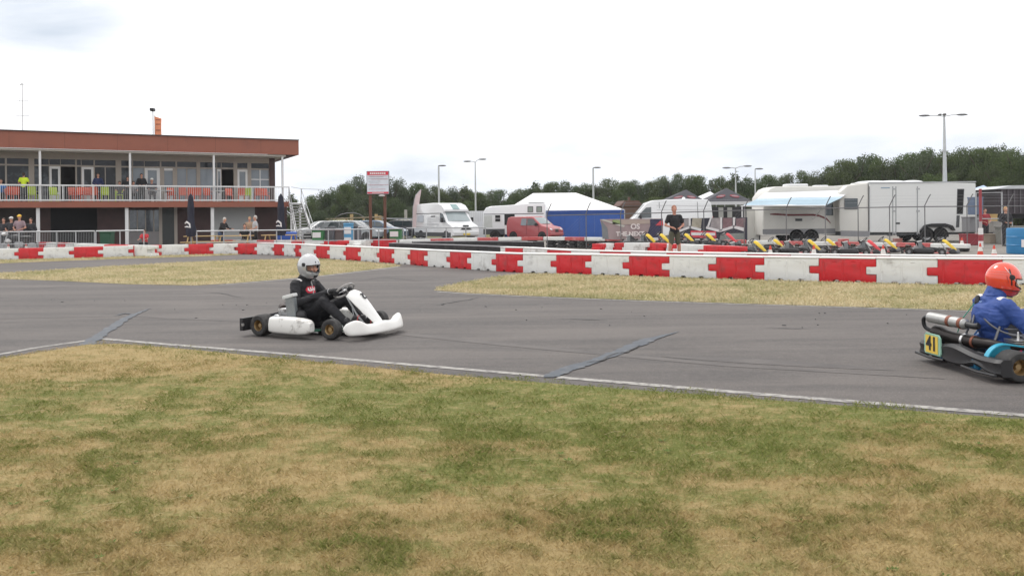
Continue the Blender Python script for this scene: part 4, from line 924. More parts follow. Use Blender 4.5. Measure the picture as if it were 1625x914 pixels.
# ================================================================ PEOPLE (standing, leaning, sitting)
m_jean = M('blue jeans', (.05, .08, .15), .8, var=.25, scale=20); m_olive = M('olive cotton', (.085, .082, .055), .85, var=.2, scale=12)
m_blackc = M('black cotton', (.016, .016, .018), .85, var=.3, scale=12)
def cloth(n, c): return M(n, c, .85, var=.18, scale=10)
def make_person(label, loc, rz, shirt, trousers, hair=m_hair, pose='stand', h=1.75, sleeves='short', short_legs=False, hat=None, vox=.022, group=None, skin=m_skin, arms=None):
    """faces -y in its own frame"""
    k = h/1.75; r_ = thing('person', label, 'person', loc, rz, group); s_ = k
    lean = {'stand': 0, 'lean': .42, 'bend': .8, 'sit': .15}[pose]; sit = pose == 'sit'
    hz = .50 if sit else .93
    hip = V((0, 0, hz)); ax = V((0, -math.sin(lean), math.cos(lean)))
    chest = hip+ax*.36; neck = hip+ax*.56; head = neck+(ax*.6+V((0, -.03, .4))).normalized()*.165
    kn = {}; an = {}; sh = {}; elb = {}; wr = {}
    for s in (-1, 1):
        sh[s] = hip+ax*.485+V((s*.185, 0, 0))
        if sit: kn[s] = V((s*.11, -.44, .50)); an[s] = V((s*.12, -.40, .08))
        else: ws = 1.45 if short_legs else 1; kn[s] = V((s*.105*ws, -.02+(.03 if s > 0 else -.02), .50)); an[s] = V((s*.115*ws*1.1, .02+(.05 if s > 0 else -.05), .08))
        if arms == 'front' or arms is None and pose == 'stand': elb[s] = sh[s]+V((s*.11, .0, -.27)); wr[s] = elb[s]+V((-s*.15, -.17, -.07))
        else: elb[s] = sh[s]+V((s*.05, -.12, -.24)); wr[s] = elb[s]+V((-s*.03, -.22, -.02))
        if arms == 'down': elb[s] = sh[s]+V((s*.05, .02, -.29)); wr[s] = elb[s]+V((s*.0, -.06, -.25))
    K = Matrix.Scale(s_, 4)
    b = MB()
    b.ell(head, (.075, .092, .112), T=K); b.ell(head+V((0, -.05, -.06)), (.045, .045, .05), T=K); b.cap(neck-ax*.04, head-V((0, 0, .05)), .056, .055, T=K)
    b.ell(head+V((0, -.095, -.012)), (.016, .022, .024), T=K)
    b.ell(hip, (.15, .11, .11), T=K); b.cap(hip, chest, .125, .13, T=K); b.ell(chest, (.165, .11, .17), T=K); b.cap(sh[-1], sh[1], .055, .055, T=K)
    for s in (-1, 1):
        b.cap(sh[s], elb[s], .050, .040, T=K); b.cap(elb[s], wr[s], .041, .027, T=K); d = (wr[s]-elb[s]).normalized()
        b.cap(wr[s], wr[s]+d*.07, .028, .034, T=K)
        b.cap(hip+V((s*.085, 0, -.02)), kn[s], .085, .058, T=K); b.cap(kn[s], an[s], .060, .038, T=K); b.ell(kn[s].lerp(an[s], .3)+V((0, .02, 0)), (.055, .058, .10), T=K)
        b.ell(head+V((s*.077, .0, -.01)), (.014, .02, .032), T=K)
    ex = MB()
    for s in (-1, 1):
        d = (wr[s]-elb[s]).normalized(); e = wr[s]+d*.095; up = V((0, 0, 1)).cross(d).normalized()
        for i in range(4): q = e+up*(.022*(i-1.5)); ex.tube([q, q+d*.035+V((0, 0, -.006)), q+d*[.05, .056, .052, .042][i]+V((0, 0, -.03))], [.010, .009, .007], 6, T=K)
        q = wr[s]+d*.05-up*s*.032; ex.tube([q, q+d*.03-up*s*.022, q+d*.06-up*s*.018], [.012, .011, .008], 6, T=K)
    body = baked(b, 'body', skin, vox, 2, r_, ex)
    c = MB(); c.cap(hip+V((0, 0, .02)), chest, .148, .155, T=K); c.ell(chest, (.19, .135, .185), T=K); c.cap(sh[-1], sh[1], .072, .072, T=K); c.ell(hip+ax*.03, (.165, .135, .09), T=K)
    t_ = .62 if sleeves == 'short' else 1
    for s in (-1, 1):
        c.cap(sh[s], sh[s].lerp(elb[s], t_), .070, .066 if sleeves == 'short' else .052, T=K)
        if sleeves == 'long': c.cap(elb[s], elb[s].lerp(wr[s], .92), .053, .042, T=K)
    baked(c, 'shirt', shirt, vox, 2, r_)
    c = MB(); c.ell(hip+V((0, 0, -.02)), (.168, .13, .10), T=K)
    for s in (-1, 1):
        e = an[s]+V((0, 0, .02)); k2 = hip.lerp(kn[s], .80) if short_legs else kn[s]
        c.cap(hip+V((s*.085, 0, -.03)), k2, .098 if short_legs else .105, .080 if short_legs else .082, T=K)
        if not short_legs: c.cap(kn[s], e, .082, .058, T=K)
    baked(c, 'shorts' if short_legs else 'trousers', trousers, vox, 2, r_)
    for s in (-1, 1):
        c = MB(); c.cap(an[s]+V((0, .03, -.045)), an[s]+V((0, -.15, -.05)), .040, .036, T=K); c.box(an[s]+V((0, -.06, -.072)), (.075, .25, .02), T=K); c.build('shoe', m_black, r_, True)
    if hair:
        hm = MB(); hm.ell(head+V((0, .018, .028)), (.083, .092, .100), T=K); hm.ell(head+V((0, .05, -.02)), (.072, .06, .075), T=K); hm.build('hair', hair, body, True)
    if hat: 
        hm = MB(); hm.ell(head+V((0, .0, .05)), (.092, .108, .08), T=K); hm.ell(head+V((0, -.12, .04)), (.07, .07, .012), T=K); hm.build('cap', hat, body, True)
    return r_
# the man on the infield
p = xg(1070, 28.2)
make_person('man in black T-shirt and olive shorts standing between the barrier rows', (p.x, p.y, .005), R(8), m_blackc, m_olive, M('short reddish hair', (.28, .13, .08), .8), h=1.86, short_legs=True, vox=.016, arms='front', skin=M('sunburnt skin', (.50, .24, .17), .55))

# ================================================================ CLUBHOUSE
A = xg(0, 49.1); B = xg(475, 57.2); Uv = (B-A).normalized(); Nv = V((-Uv.y, Uv.x, 0)); ang = math.atan2(Uv.y, Uv.x)
def fu(px, v=0., py=320):
    k = rd(px, py)[0]/FPX      # X = k*Y
    # A.x + u Ux + v Nx = k (A.y + u Uy + v Ny)
    return (k*(A.y+v*Nv.y)-A.x-v*Nv.x)/(Uv.x-k*Uv.y)
def fz(px, py, v=0.):
    u = fu(px, v, py); Y = A.y+u*Uv.y+v*Nv.y; return CAMH-rd(px, py)[1]*Y/FPX
FA = Matrix.Translation(A) @ Matrix.Rotation(ang, 4, 'Z')
def fw(u, v, z): return FA @ V((u, v, z))
U0, U1 = -14., fu(475); US = fu(460); UW = fu(436, 2)
house = thing('clubhouse', 'two-storey clubhouse with brown flat roof edge, white railed balcony and glass front', 'building', A, ang)
m_fascia = M('brown fascia board', (.275, .090, .054), .6, var=.08, scale=1.2, dirt_or_reflection=((.19, .065, .045), .5, .9, .8), coord='World')
m_beige = M('beige window frame', (.34, .30, .26), .6, var=.1, scale=2); m_soff = M('pale soffit', (.50, .47, .42), .7)
m_brown = M('dark brown boarding', (.060, .030, .028), .7, var=.3, scale=3, coord='World'); m_whitep = M('white painted steel', (.68, .68, .68), .4, var=.08, scale=4)
m_room = M('dim room', (.07, .06, .055), .9)
MB().box(((U0+U1)/2, .06, 6.5), (U1-U0, .12, 1.0)).box((U1-.06, 5.0, 6.5), (.12, 9.76, 1.0)).build('roof_fascia', m_fascia, house)
ru = U0
while ru < U1:          # joints of the fascia boards
    ru += 2.9
    if ru < U1: MB().box((ru, -.004, 6.5), (.03, .008, .99)).build('fascia_joint', M('fascia joint', (.20, .068, .044), .7), house)
MB().box(((U0+U1)/2, -.03, 7.02), (U1-U0+.06, .14, .05)).build('roof_edge_trim', M('dark trim', (.05, .045, .045), .5), house)
MB().box(((U0+U1)/2, 5.0, 6.92), (U1-U0-.2, 9.7, .08)).build('roof', M('roof felt', (.09, .09, .09), .9), house)
MB().box(((U0+U1)/2-.4, 5.0, 5.93), (U1-U0-.9, 9.7, .12)).build('soffit', m_soff, house)
k_ = 0
for px in (64, 207, 340, 449):
    u = fu(px, .2); MB().box((u, .25, 4.34), (.13, .13, 3.08)).build('column', m_whitep, house, bevel=.01)
for px in (60, 201, 337): u = fu(px, .2); MB().box((u, .30, 1.22), (.20, .20, 2.44)).build('column', m_whitep, house, bevel=.01)
u = U0+1; MB().box((u, .25, 4.34), (.13, .13, 3.08)).build('column', m_whitep, house)
MB().box(((U0+US)/2, .03, 2.63), (US-U0, .06, .36)).build('balcony_fascia', m_fascia, house)
MB().box(((U0+US)/2, 1.1, 2.70), (US-U0, 2.05, .2)).build('balcony_floor', M('balcony concrete', (.3, .29, .28), .8), house)
rail = MB().box(((U0+US)/2, .08, 3.80), (US-U0, .08, .085)).box(((U0+US)/2, .08, 2.90), (US-U0, .07, .075)).build('railing', m_whitep, house)
rb_ = MB(); uu = U0
while uu < US: rb_.box((uu, .08, 3.35), (.016, .016, .86)); uu += .115
rb_.build('railing_bars', m_whitep, rail, kind='stuff')
for px in (0, 100, 148, 255, 400, 436, 459): u = fu(px, .08); MB().box((u, .08, 3.32), (.06, .06, .94)).build('railing_post', m_whitep, rail)
# upper storey wall: window openings between beige piers
WV = 2.0; zb, zt = 2.80, 5.87
def wbox(px0, px1, z0, z1, name, m, parent, v=WV, d=.10, bevel=0): 
    a, b_ = fu(px0, v), fu(px1, v); return MB().box(((a+b_)/2, v, (z0+z1)/2), (b_-a, d, z1-z0)).build(name, m, parent, bevel=bevel)
zt1 = 5.50; zt0 = 5.05
wbox(-140, 436, zt1, zt, 'lintel', m_beige, house, d=.16)
openings = [(-110, -60, 'win'), (-57, -10, 'win'), (-8, 8.5, 'win'), (11.5, 46, 'win'), (55, 78, 'win'), (79, 96, 'door'), (97, 120, 'open'), (122.5, 129, 'win'), (130, 149, 'door'), (151, 184, 'split'), (193, 210, 'win'), (211.5, 229, 'win'), (230, 254, 'door'), (256.5, 279, 'glassdoor'), (281.5, 312, 'split'), (318, 344, 'win'), (345, 351, 'door'), (352, 371, 'open'), (377, 393, 'door'), (399, 427, 'grid')]
m_pane = M('window glass', (.035, .042, .05), .05, var=.5, scale=.7, spec=1.0, coord='World', dirt_or_reflection=((.20, .225, .25), .42, .66, .45)); m_pane2 = M('upper glass', (.015, .017, .022), .08, spec=.35); m_paned = M('dark window glass', (.014, .016, .018), .07, spec=.32, var=.3, scale=.8, coord='World', dirt_or_reflection=((.10, .115, .13), .52, .66, .8))  # sky, tree and soffit reflections are put into these pane colours
m_refl = M('painted pale reflection', (.22, .25, .28), .12, var=.35, scale=.6, coord='World')  # pale reflection painted into the glass colour
last = -140
for a, b_, ty in openings:
    if a-last > .8: wbox(last, a, zb, zt1, 'pier', m_beige, house, d=.18 if a-last > 7 else .12)
    last = b_
    if ty == 'open':
        wbox(a, b_, zt0+.12, zt1, 'pane', m_pane2, house, v=WV+.02, d=.02); wbox(a, b_, zt0, zt0+.12, 'transom', m_beige, house); continue
    f = wbox(a, b_, zt0, zt0+.10, 'window' if 'door' not in ty else 'door', m_beige, house)
    wbox(a, b_, zt0+.10, zt1, 'pane', m_pane2, f, v=WV+.02, d=.02)
    z0 = zb+.12
    wbox(a, b_, zb, z0, 'sill', m_beige, f)
    if ty in ('door', 'glassdoor'):
        w_ = (b_-a)*.2
        for x0, x1 in ((a, a+w_), (b_-w_, b_)): wbox(x0, x1, z0, zt0, 'frame', m_whitep if ty == 'door' else m_beige, f)
        wbox(a+w_, b_-w_, z0, z0+.5, 'door_panel', m_whitep, f, d=.06); wbox(a+w_, b_-w_, zt0-.15, zt0, 'frame', m_whitep, f, d=.08)
        wbox(a+w_, b_-w_, z0+.5, zt0-.15, 'pane', m_refl if a in (256.5, 230, 377) else m_paned if a < 200 else m_pane, f, v=WV+.02, d=.02)
    else:
        if ty in ('split', 'grid'):
            c_ = (a+b_)/2; wbox(c_-.8, c_+.8, z0, zt0, 'mullion', m_beige if ty == 'split' else m_whitep, f, d=.08)
        if ty == 'grid': wbox(a, b_, 4.35, 4.42, 'glazing_bar', m_whitep, f, d=.07)
        wbox(a, b_, z0, zt0, 'pane', m_refl if a in (281.5, 399, 211.5, 318) else m_paned if a < 200 else m_pane, f, v=WV+.02, d=.02)
wbox(last, 431, zb, zt1, 'pier', m_beige, house, d=.12); wbox(427.5, 436.5, zb, zt, 'corner_post', m_brown, house, d=.2)
MB().box(((U0+UW)/2, 5, 2.72), (UW-U0, 5.8, .1)).box(((U0+UW)/2, 6, 4.3), (UW-U0, .1, 3.0)).build('back_wall', m_room, house)
MB().box((UW-.08, 4.0, 4.35), (.12, 3.8, 3.0)).build('side_wall', m_brown, house)
# ground floor
def gbox(px0, px1, z0, z1, name, m, v=2.0, d=.12): return wbox(px0, px1, z0, z1, name, m, house, v, d)
gbox(-140, -20, 0, 2.6, 'wall', m_brown); gbox(-20, 55, 0, 2.6, 'wall', M('grey brown recess', (.10, .085, .08), .8, var=.2), 3.2)
gbox(55, 80, 0, 2.6, 'wall', m_brown); gbox(80, 155, 0, 2.6, 'wall', m_dark, 3.8); gbox(154, 203, 0, 2.6, 'wall', m_brown)  # near-black wall paints the shade inside the wide opening
gbox(203, 252, 0, .9, 'wall', M('grey cladding', (.22, .21, .21), .7)); gbox(203, 252, 2.3, 2.6, 'lintel', m_brown)
for a in (204, 217, 230, 243): gbox(a, a+1.4, .9, 2.3, 'window_frame', m_beige)
gbox(203, 252, .9, 2.3, 'pane', m_pane, 2.05, .02)
gbox(252, 257, 0, 2.6, 'pier', m_beige); gbox(257, 276, 0, 2.6, 'door', M('dark green door', (.035, .04, .04), .5), 2.05); gbox(276, 281, 0, 2.6, 'pier', m_beige); gbox(281, 338, 0, 2.6, 'wall', m_brown)
gbox(338, 404, 0, 2.6, 'wall', M('light grey wall', (.40, .41, .41), .7, var=.08, scale=.8)); gbox(404, 455, 0, 2.6, 'wall', m_brown)
MB().box((fu(455, 2)-.05, 4.2, 1.25), (.12, 4.2, 2.5)).build('side_wall', m_brown, house)
# external stairs
st = thing('outdoor_stairs', 'white steel outdoor stairs at the right end of the clubhouse', 'stairs')
tl = at(459, 323, 56.5); tr_ = at(478, 323, 56.5); bl_ = xg(470, 51.8); br_ = xg(499, 51.8)
for a, b_, nm in ((tl, bl_, 'stringer'), (tr_, br_, 'stringer')):
    MB().slab([a+V((0, 0, -.16)), a+V((0, 0, .16)), b_+V((0, 0, .30)), b_+V((0, 0, .0))], (.07, 0, 0)).build(nm, m_whitep, st)
ntr = 14
for k in range(ntr):
    t = (k+.5)/ntr; a = tl.lerp(bl_, t); b_ = tr_.lerp(br_, t); MB().slab([a, b_, b_+V((0, -.30, 0)), a+V((0, -.30, 0))], (0, 0, .07)).build('tread', M('grey tread', (.34, .34, .33), .6, .3), st)
mb = MB()
for a, b_ in ((tl, bl_), (tr_, br_)):
    mb.tube([a+V((0, 0, 1.0)), b_+V((0, 0, 1.0)), b_], .022, 6); mb.tube([a+V((0, 0, .5)), b_+V((0, 0, .5))], .014, 6)
    for t in (0, .33, .66): q = a.lerp(b_, t); mb.tube([q, q+V((0, 0, 1.0))], .02, 6)
l0 = at(477, 322, 56.8); mb.tube([at(462, 297, 56.8), at(479, 300, 56.8), at(512, 301, 56.5)], .018, 6); mb.tube([l0, at(479, 300, 56.8)], .02, 6)
mb.build('handrail', m_steel, st, True)
MB().slab([at(459, 322, 57.4), at(479, 322, 57.4), at(478, 323, 56.4), at(460, 323, 56.4)], (0, 0, -.10)).build('landing', m_whitep, st)
for px in (462, 476): q = at(px, 323, 57.2); MB().box((q.x, q.y, q.z/2-.03), (.1, .1, q.z-.1)).build('support_post', m_whitep, st)
# roof things
def pole(pts, r, nm, m, parent=None, n=8): return MB().tube(pts, r, n).build(nm, m, parent, True)
def roofp(px, v=3.): return fw(fu(px, v, 210), v, 6.96)
q = roofp(243, 2.); cm = thing('roof_camera', 'small black camera on a thin pole above the clubhouse roof', 'camera', q)
hgt = fz(243, 176, 2)-6.96; pole([(0, 0, 0), (0, 0, hgt)], .03, 'pole', m_steel, cm)
MB().box((0, -.05, hgt+.05), (.24, .34, .20)).build('camera_body', m_black, cm, bevel=.02); MB().lathe([(0, 0), (0, .09), (.1, .09), (.1, 0)], 14, 'y', closed=False, c=(0, -.30, hgt+.05)).build('lens', m_black, cm)
q = roofp(245.5, 2.3); fl = thing('flag', 'orange banner flag standing behind the clubhouse roof edge', 'flag', q); hgt = fz(245, 183, 2.3)-6.96
pole([(0, 0, 0), (0, 0, hgt)], .022, 'pole', m_whitep, fl)
st_ = []
for k in range(9):
    z = .02+(hgt-.1)*k/8; st_.append([V((x, .03*math.sin(x*6+z*3), z*(1-.10*x/.45) if k == 8 else z)) for x in (0, .15, .3, .45)]+[V((x, .03*math.sin(x*6+z*3)+.008, z*(1-.10*x/.45) if k == 8 else z)) for x in (.45, .3, .15, 0)])
MB().ring(st_, True).build('cloth', M('orange flag', (.80, .30, .16), .8, var=.15, scale=2), fl, True)
for zz in (.38, .62, .8): MB().box((.24, -.03, hgt*zz), (.30, .02, .06)).build('print', M('dark print', (.35, .12, .08), .8), fl)
q = roofp(36, 3.); an_ = thing('antenna_mast', 'thin aerial mast with crossbars above the left of the clubhouse roof', 'antenna', q); hgt = fz(36, 132, 3)-6.96
pole([(0, 0, 0), (0, 0, hgt)], .03, 'pole', m_whitep, an_)
for zz, L_ in ((.38, .45), (.66, .4), (.97, .15)): MB().tube([(-L_, 0, hgt*zz), (L_, 0, hgt*zz)], .018, 6).build('crossbar', m_steel, an_)
MB().tube([(-.16, 0, hgt*.66), (-.14, 0, hgt*.95), (0, 0, hgt*1.0)], .015, 6).build('loop', m_steel, an_)
q = roofp(410, 1.5); vt = thing('roof_vent', 'small dark vent on the clubhouse roof near its right end', 'vent', q); MB().box((0, 0, .10), (.55, .3, .07)).build('hood', m_black, vt); MB().box((0, 0, .03), (.2, .2, .1)).build('base', m_steel, vt)
# balcony furniture and guests
m_or = M('orange plastic', (.62, .10, .045), .5); m_gr = M('lime plastic', (.42, .55, .04), .5); m_pu = M('purple fabric', (.18, .09, .16), .7)
def chair(px, v, mm, rz, lab, col):
    r_ = thing('chair', lab, 'chair', fw(fu(px, v), v, 2.80), ang+rz, 'chairs on the balcony')
    MB().box((0, 0, .44), (.46, .44, .04)).build('seat', mm, r_, bevel=.015); MB().box((0, .22, .70), (.46, .04, .46), (R(-8), 0, 0)).build('backrest', mm, r_, bevel=.015)
    for x in (-.19, .19):
        for y in (-.18, .18): MB().box((x, y, .21), (.035, .035, .42)).build('leg', mm, r_)
        MB().box((x*1.15, 0, .64), (.04, .40, .03)).build('armrest', mm, r_)
for i, (px, v, c, rz, lab) in enumerate([(5, .9, 'o', 0, 'orange chair at the left edge of the balcony'), (14, .7, 'o', .4, 'orange chair left of the yellow vest person'), (24, .8, 'o', 0, 'orange chair beside the yellow vest person'), (53, .8, 'g', 2.8, 'lime chair left of the first white balcony column'), (86, .8, 'g', .3, 'lime chair before the first balcony door'),
        (117, 1.0, 'o', .5, 'orange red chair before the dark doorway'), (125, .6, 'o', -.4, 'orange chair right of the dark doorway'), (140, .7, 'o', .3, 'orange chair below the person in dark blue'), (150, .7, 'o', 2.9, 'orange chair with its back to the lime chair'), (167, .6, 'g', 3.1, 'lime chair turned with its back to the track'), (189, .8, 'g', 0, 'lime chair left of the second balcony column'),
        (272, .8, 'o', .2, 'orange chair by the white tables'), (290, .7, 'o', 3.0, 'orange chair turned away left of the closed parasol'), (303, .6, 'o', 3.1, 'orange chair behind the top of the left closed parasol'), (313, .7, 'o', 3.2, 'orange chair just right of the left closed parasol'), (330, .7, 'o', .2, 'orange chair left of the third balcony column'), (364, .8, 'o', 0, 'orange chair before the open dark door'), (383, .6, 'o', 3.1, 'orange chair left of the lime chair at the right end'), (393, .6, 'g', 3.1, 'lime chair between orange chairs at the right end'), (409, .7, 'o', 3.1, 'orange chair before the last balcony window'), (421, .7, 'o', .2, 'rightmost orange chair on the balcony')]):
    chair(px, v, m_or if c == 'o' else m_gr, rz, lab, c)
for px, lab in ((243, 'white table by the guest in the grey shirt'), (262, 'white table right of the guest in the white cap'), (345, 'white high table behind the third balcony column')):
    r_ = thing('table', lab, 'table', fw(fu(px, .8), .8, 2.80), ang, 'white tables on the balcony'); MB().box((0, 0, .73), (.8, .8, .04)).build('tabletop', m_whitep, r_, bevel=.01); MB().tube([(0, 0, .01), (0, 0, .71)], .04, 8).build('leg', m_whitep, r_); MB().box((0, 0, .02), (.45, .45, .03)).build('base', m_whitep, r_)
def guest(px, v, z, lab, shirt, trou, **kw): return make_person(lab, fw(fu(px, v), v, z), ang+kw.pop('rz', 0), shirt, trou, **kw)
bl2 = cloth('navy cotton', (.02, .03, .09)); gy = cloth('grey cotton', (.18, .18, .19)); wt = cloth('white cotton', (.6, .6, .58)); dk = cloth('charcoal cotton', (.03, .03, .035))
V3 = .035
guest(38, .75, 2.80, 'person in neon yellow vest leaning with back to the balcony rail', M('neon yellow', (.62, .80, .02), .6), dk, rz=2.9, vox=V3, pose='stand', sleeves='short')
guest(2, .8, 2.80, 'person in blue shirt at the left edge of the balcony', cloth('blue cotton', (.03, .16, .45)), dk, vox=V3, pose='sit', h=1.8)
guest(156, 1.2, 2.80, 'guest in dark blue sweater standing by the split window', bl2, dk, vox=V3, h=1.8, sleeves='long')
guest(190, 1.1, 2.80, 'guest seated at the beige pier left of the second balcony column', dk, dk, vox=V3, pose='sit')
guest(203, 1.3, 2.80, 'guest in black standing just left of the second balcony column', m_blackc, dk, vox=V3, h=1.62)
guest(212, 1.0, 2.80, 'seated guest just right of the second balcony column', gy, dk, vox=V3, pose='sit')
guest(225, 1.2, 2.80, 'man in black sweater standing right of the second balcony column', m_blackc, dk, vox=V3, h=1.82, sleeves='long')
guest(241, .7, 2.80, 'seated guest with white cap and dark grey shirt at the white table', cloth('dark grey cotton', (.07, .07, .08)), dk, hat=wt, vox=V3, pose='sit', h=2.0, sleeves='long')
# people below
def low(px, Y, lab, shirt, trou, **kw): q = xg(px, Y); return make_person(lab, (q.x, q.y, .005), kw.pop('rz', 0), shirt, trou, **kw)
low(350, 44.5, 'man in black shirt and jeans bending over the picnic table', m_blackc, m_jean, pose='lean', rz=R(70), hair=M('grey hair', (.5, .48, .45), .8), vox=V3, sleeves='long')
low(388, 45, 'woman with dark hair sitting at the picnic table', m_blackc, dk, pose='sit', rz=R(20), vox=V3, h=1.8)
low(396, 46, 'woman with blond hair behind the picnic table', cloth('tan cotton', (.35, .24, .16)), dk, vox=V3, h=1.72, hair=M('blond hair', (.42, .26, .12), .8))
low(405, 44.5, 'man in light grey shirt standing at the end of the picnic table', cloth('light grey cotton', (.42, .43, .45)), m_blackc, vox=V3, h=1.78, rz=R(-60), pose='stand', hair=M('grey hair', (.5, .48, .45), .8))
low(31, 44.5, 'person in pink grey shirt with yellow cap by the motorcycle', cloth('dusty pink cotton', (.28, .20, .22)), dk, hat=M('yellow cap cloth', (.75, .48, .05), .7), vox=V3, h=1.95)
low(18, 44.8, 'person with white hat by the motorcycle', dk, dk, hat=wt, vox=V3, h=1.85)
low(6, 45, 'person in dark clothing at the left edge below the balcony', dk, dk, vox=V3, h=1.8)
low(49, 45, 'person in dark jacket left of the first lower column', dk, dk, vox=V3, h=1.78, sleeves='long')
low(230, 43.5, 'person in red shirt sitting low behind the barriers', cloth('red cotton', (.55, .04, .05)), dk, pose='sit', vox=V3, h=1.5)
# motorcycle-like kart trolley with white tray on the left
q = xg(28, 43.2); r_ = thing('parked_motorcycle', 'motorcycle with white fairing parked at the left behind the barriers', 'motorcycle', q, R(200))
for x in (-.65, .65): w_ = MB().lathe([(-.05, .22), (-.06, .29), (0, .31), (.06, .29), (.05, .22)], 20, 'y', c=(x, 0, .31)).build('wheel', m_tyre, r_, True); MB().lathe([(-.03, .02), (-.03, .23), (.03, .23), (.03, .02)], 18, 'y', c=(x, 0, .31)).build('rim', m_steel, w_)
MB().ell((.1, 0, .78), (.34, .15, .16)).build('tank', m_black, r_, True); MB().ell((-.35, 0, .80), (.38, .13, .08)).build('seat', m_black, r_, True)
MB().ell((.60, 0, .98), (.16, .26, .09)).ell((.45, 0, .62), (.16, .13, .12)).build('fairing', m_whitep, r_, True); MB().tube([(.45, -.36, 1.05), (.52, 0, 1.0), (.45, .36, 1.05)], .02, 6).build('handlebar', m_black, r_)
MB().tube([(.65, .09, .31), (.45, .09, 1.0)], .025, 6).tube([(.65, -.09, .31), (.45, -.09, 1.0)], .025, 6).build('fork', m_steel, r_); MB().box((-.05, 0, .42), (.4, .26, .30)).build('engine', m_steel, r_, bevel=.04)
for px in (13, 41): cone(px, 0, .5, 'small red cone by the motorcycle, %s one' % ('left' if px < 20 else 'right'), 41.5)
# railings in front of the terrace
def railing(a, b_, zt_, posts, lab, mid=(.5,), r=.03, mesh=False, m=m_steel):
    a, b_ = V((a.x, a.y, 0)), V((b_.x, b_.y, 0)); d = b_-a; r_ = thing('pipe_railing', lab, 'railing', a, math.atan2(d.y, d.x)); L_ = d.length
    MB().tube([(0, 0, zt_), (L_, 0, zt_)], r, 8).build('top_rail', m, r_, True)
    for z in mid: MB().tube([(0, 0, z), (L_, 0, z)], r*.8, 6).build('mid_rail', m, r_, True)
    for k in range(posts+1): x = L_*k/posts; MB().tube([(x, 0, 0), (x, 0, zt_-r)], r, 8).build('post', m, r_, True)
    if mesh:
        mb = MB(); x = 0
        while x < L_: mb.box((x, 0, zt_*.55), (.008, .008, zt_*.8)); x += .08
        mb.build('mesh_bars', m, r_, kind='stuff')
    return r_
railing(xg(0, 41), xg(150, 41), 1.1, 5, 'grey railing with mesh left below the balcony', mesh=True)
railing(xg(152, 41), xg(228, 41.5), 1.1, 2, 'grey railing by the green bin', mid=())
railing(xg(312, 40), xg(640, 42), 1.05, 8, 'long grey pipe railing before the picnic terrace')
railing(xg(645, 44), xg(770, 44.5), 1.05, 4, 'pipe railing before the white high-roof van')
def bin_(px, Y, w_, h_, mm, lab, nm='wheeled_bin', lid=None, sign=False):
    q = xg(px, Y); r_ = thing(nm, lab, 'bin', q, R(rng.uniform(-12, 12))); MB().prism([(-w_*.42, .08), (w_*.42, .08), (w_*.5, h_-.08), (-w_*.5, h_-.08)], -w_*.45, w_*.45).build('body', mm, r_, bevel=.02)
    MB().box((0, 0, h_-.04), (w_*1.06, w_*1.02, .08)).build('lid', lid or mm, r_, bevel=.02)
    for s in (-1, 1): MB().lathe([(-.02, 0), (-.02, .09), (.02, .09), (.02, 0)], 12, 'x', closed=False, c=(s*w_*.42, w_*.42, .09)).build('wheel', m_black, r_)
    if sign:
        for zz in (.32, .72): MB().box((-.04, -w_*.46-.0, h_*zz), (w_*.7, .03, h_*.26)).build('label', m_whitep, r_)
m_gb = M('green bin', (.03, .16, .05), .5); 
bin_(170, 43, .55, 1.05, M('dark green bin', (.012, .07, .035), .5), 'dark green wheeled bin below the balcony beside the railing')
bin_(505, 43.5, .60, 1.05, m_gb, 'green bin with white labels at the foot of the stairs', sign=True); bin_(628, 44, .62, 1.05, m_gb, 'green bin with white labels left of the white high-roof van', sign=True)
bin_(553, 43.6, .50, 1.35, M('sky blue bin', (.09, .30, .50), .5), 'sky blue container with white label below the notice board', sign=True)
for px, Y, h_, lab in ((524, 44, 1.15, 'dark grey bin right of the green bin'), (538, 44.2, 1.0, 'brown grey bin left of the blue container'), (566, 44, 1.2, 'grey bin right of the blue container')): bin_(px, Y, .5, h_, M('grey bin', (.10, .10, .11), .6) if px != 538 else M('brown grey bin', (.16, .12, .11), .6), lab)
cone(536, 0, .45, 'small cone left below the blue container', 42); cone(546, 0, .45, 'small cone at the foot of the blue container', 42)
# mesh crowd barrier panels
q0, q1 = xg(568, 42.6), xg(586, 42.6); railing(q0, q1, 1.15, 1, 'short mesh crowd panel right of the blue container', mid=(.2,), mesh=True)
# picnic tables
m_wood = M('yellow pine', (.50, .36, .17), .7, var=.2, scale=6)
def picnic(px, Y, rz, lab):
    q = xg(px, Y); r_ = thing('picnic_table', lab, 'table', q, rz, 'picnic tables on the terrace')
    for k in range(4): MB().box((0, -.27+k*.18, .75), (1.8, .165, .04)).build('plank', m_wood, r_)
    for s in (-1, 1):
        for k in (0, 1): MB().box((0, s*(.62+k*.15), .45), (1.8, .14, .04)).build('seat_plank', m_wood, r_)
        mb = MB(); x = s*.7
        mb.slab([(x, -.72, 0), (x, -.64, 0), (x, -.22, .73), (x, -.30, .73)], (.05, 0, 0)); mb.slab([(x, .72, 0), (x, .64, 0), (x, .22, .73), (x, .30, .73)], (.05, 0, 0)); mb.box((x+.07, 0, .40), (.045, 1.5, .09)); mb.build('frame', m_wood, r_)
picnic(373, 43.8, R(4), 'long yellow wood picnic table where the group stands'); picnic(444, 44.6, R(-3), 'yellow wood picnic table at the right closed parasol'); picnic(322, 43.8, R(2), 'picnic table beside the left closed parasol')
q = xg(455, 46); r_ = thing('blue_tarp_box', 'blue covered box behind the right picnic table', 'box', q); MB().box((0, 0, .55), (1.0, .6, .7)).build('cover', M('blue tarp', (.03, .10, .42), .6), r_, bevel=.05); MB().box((0, 0, .1), (.9, .5, .2)).build('base', m_black, r_)
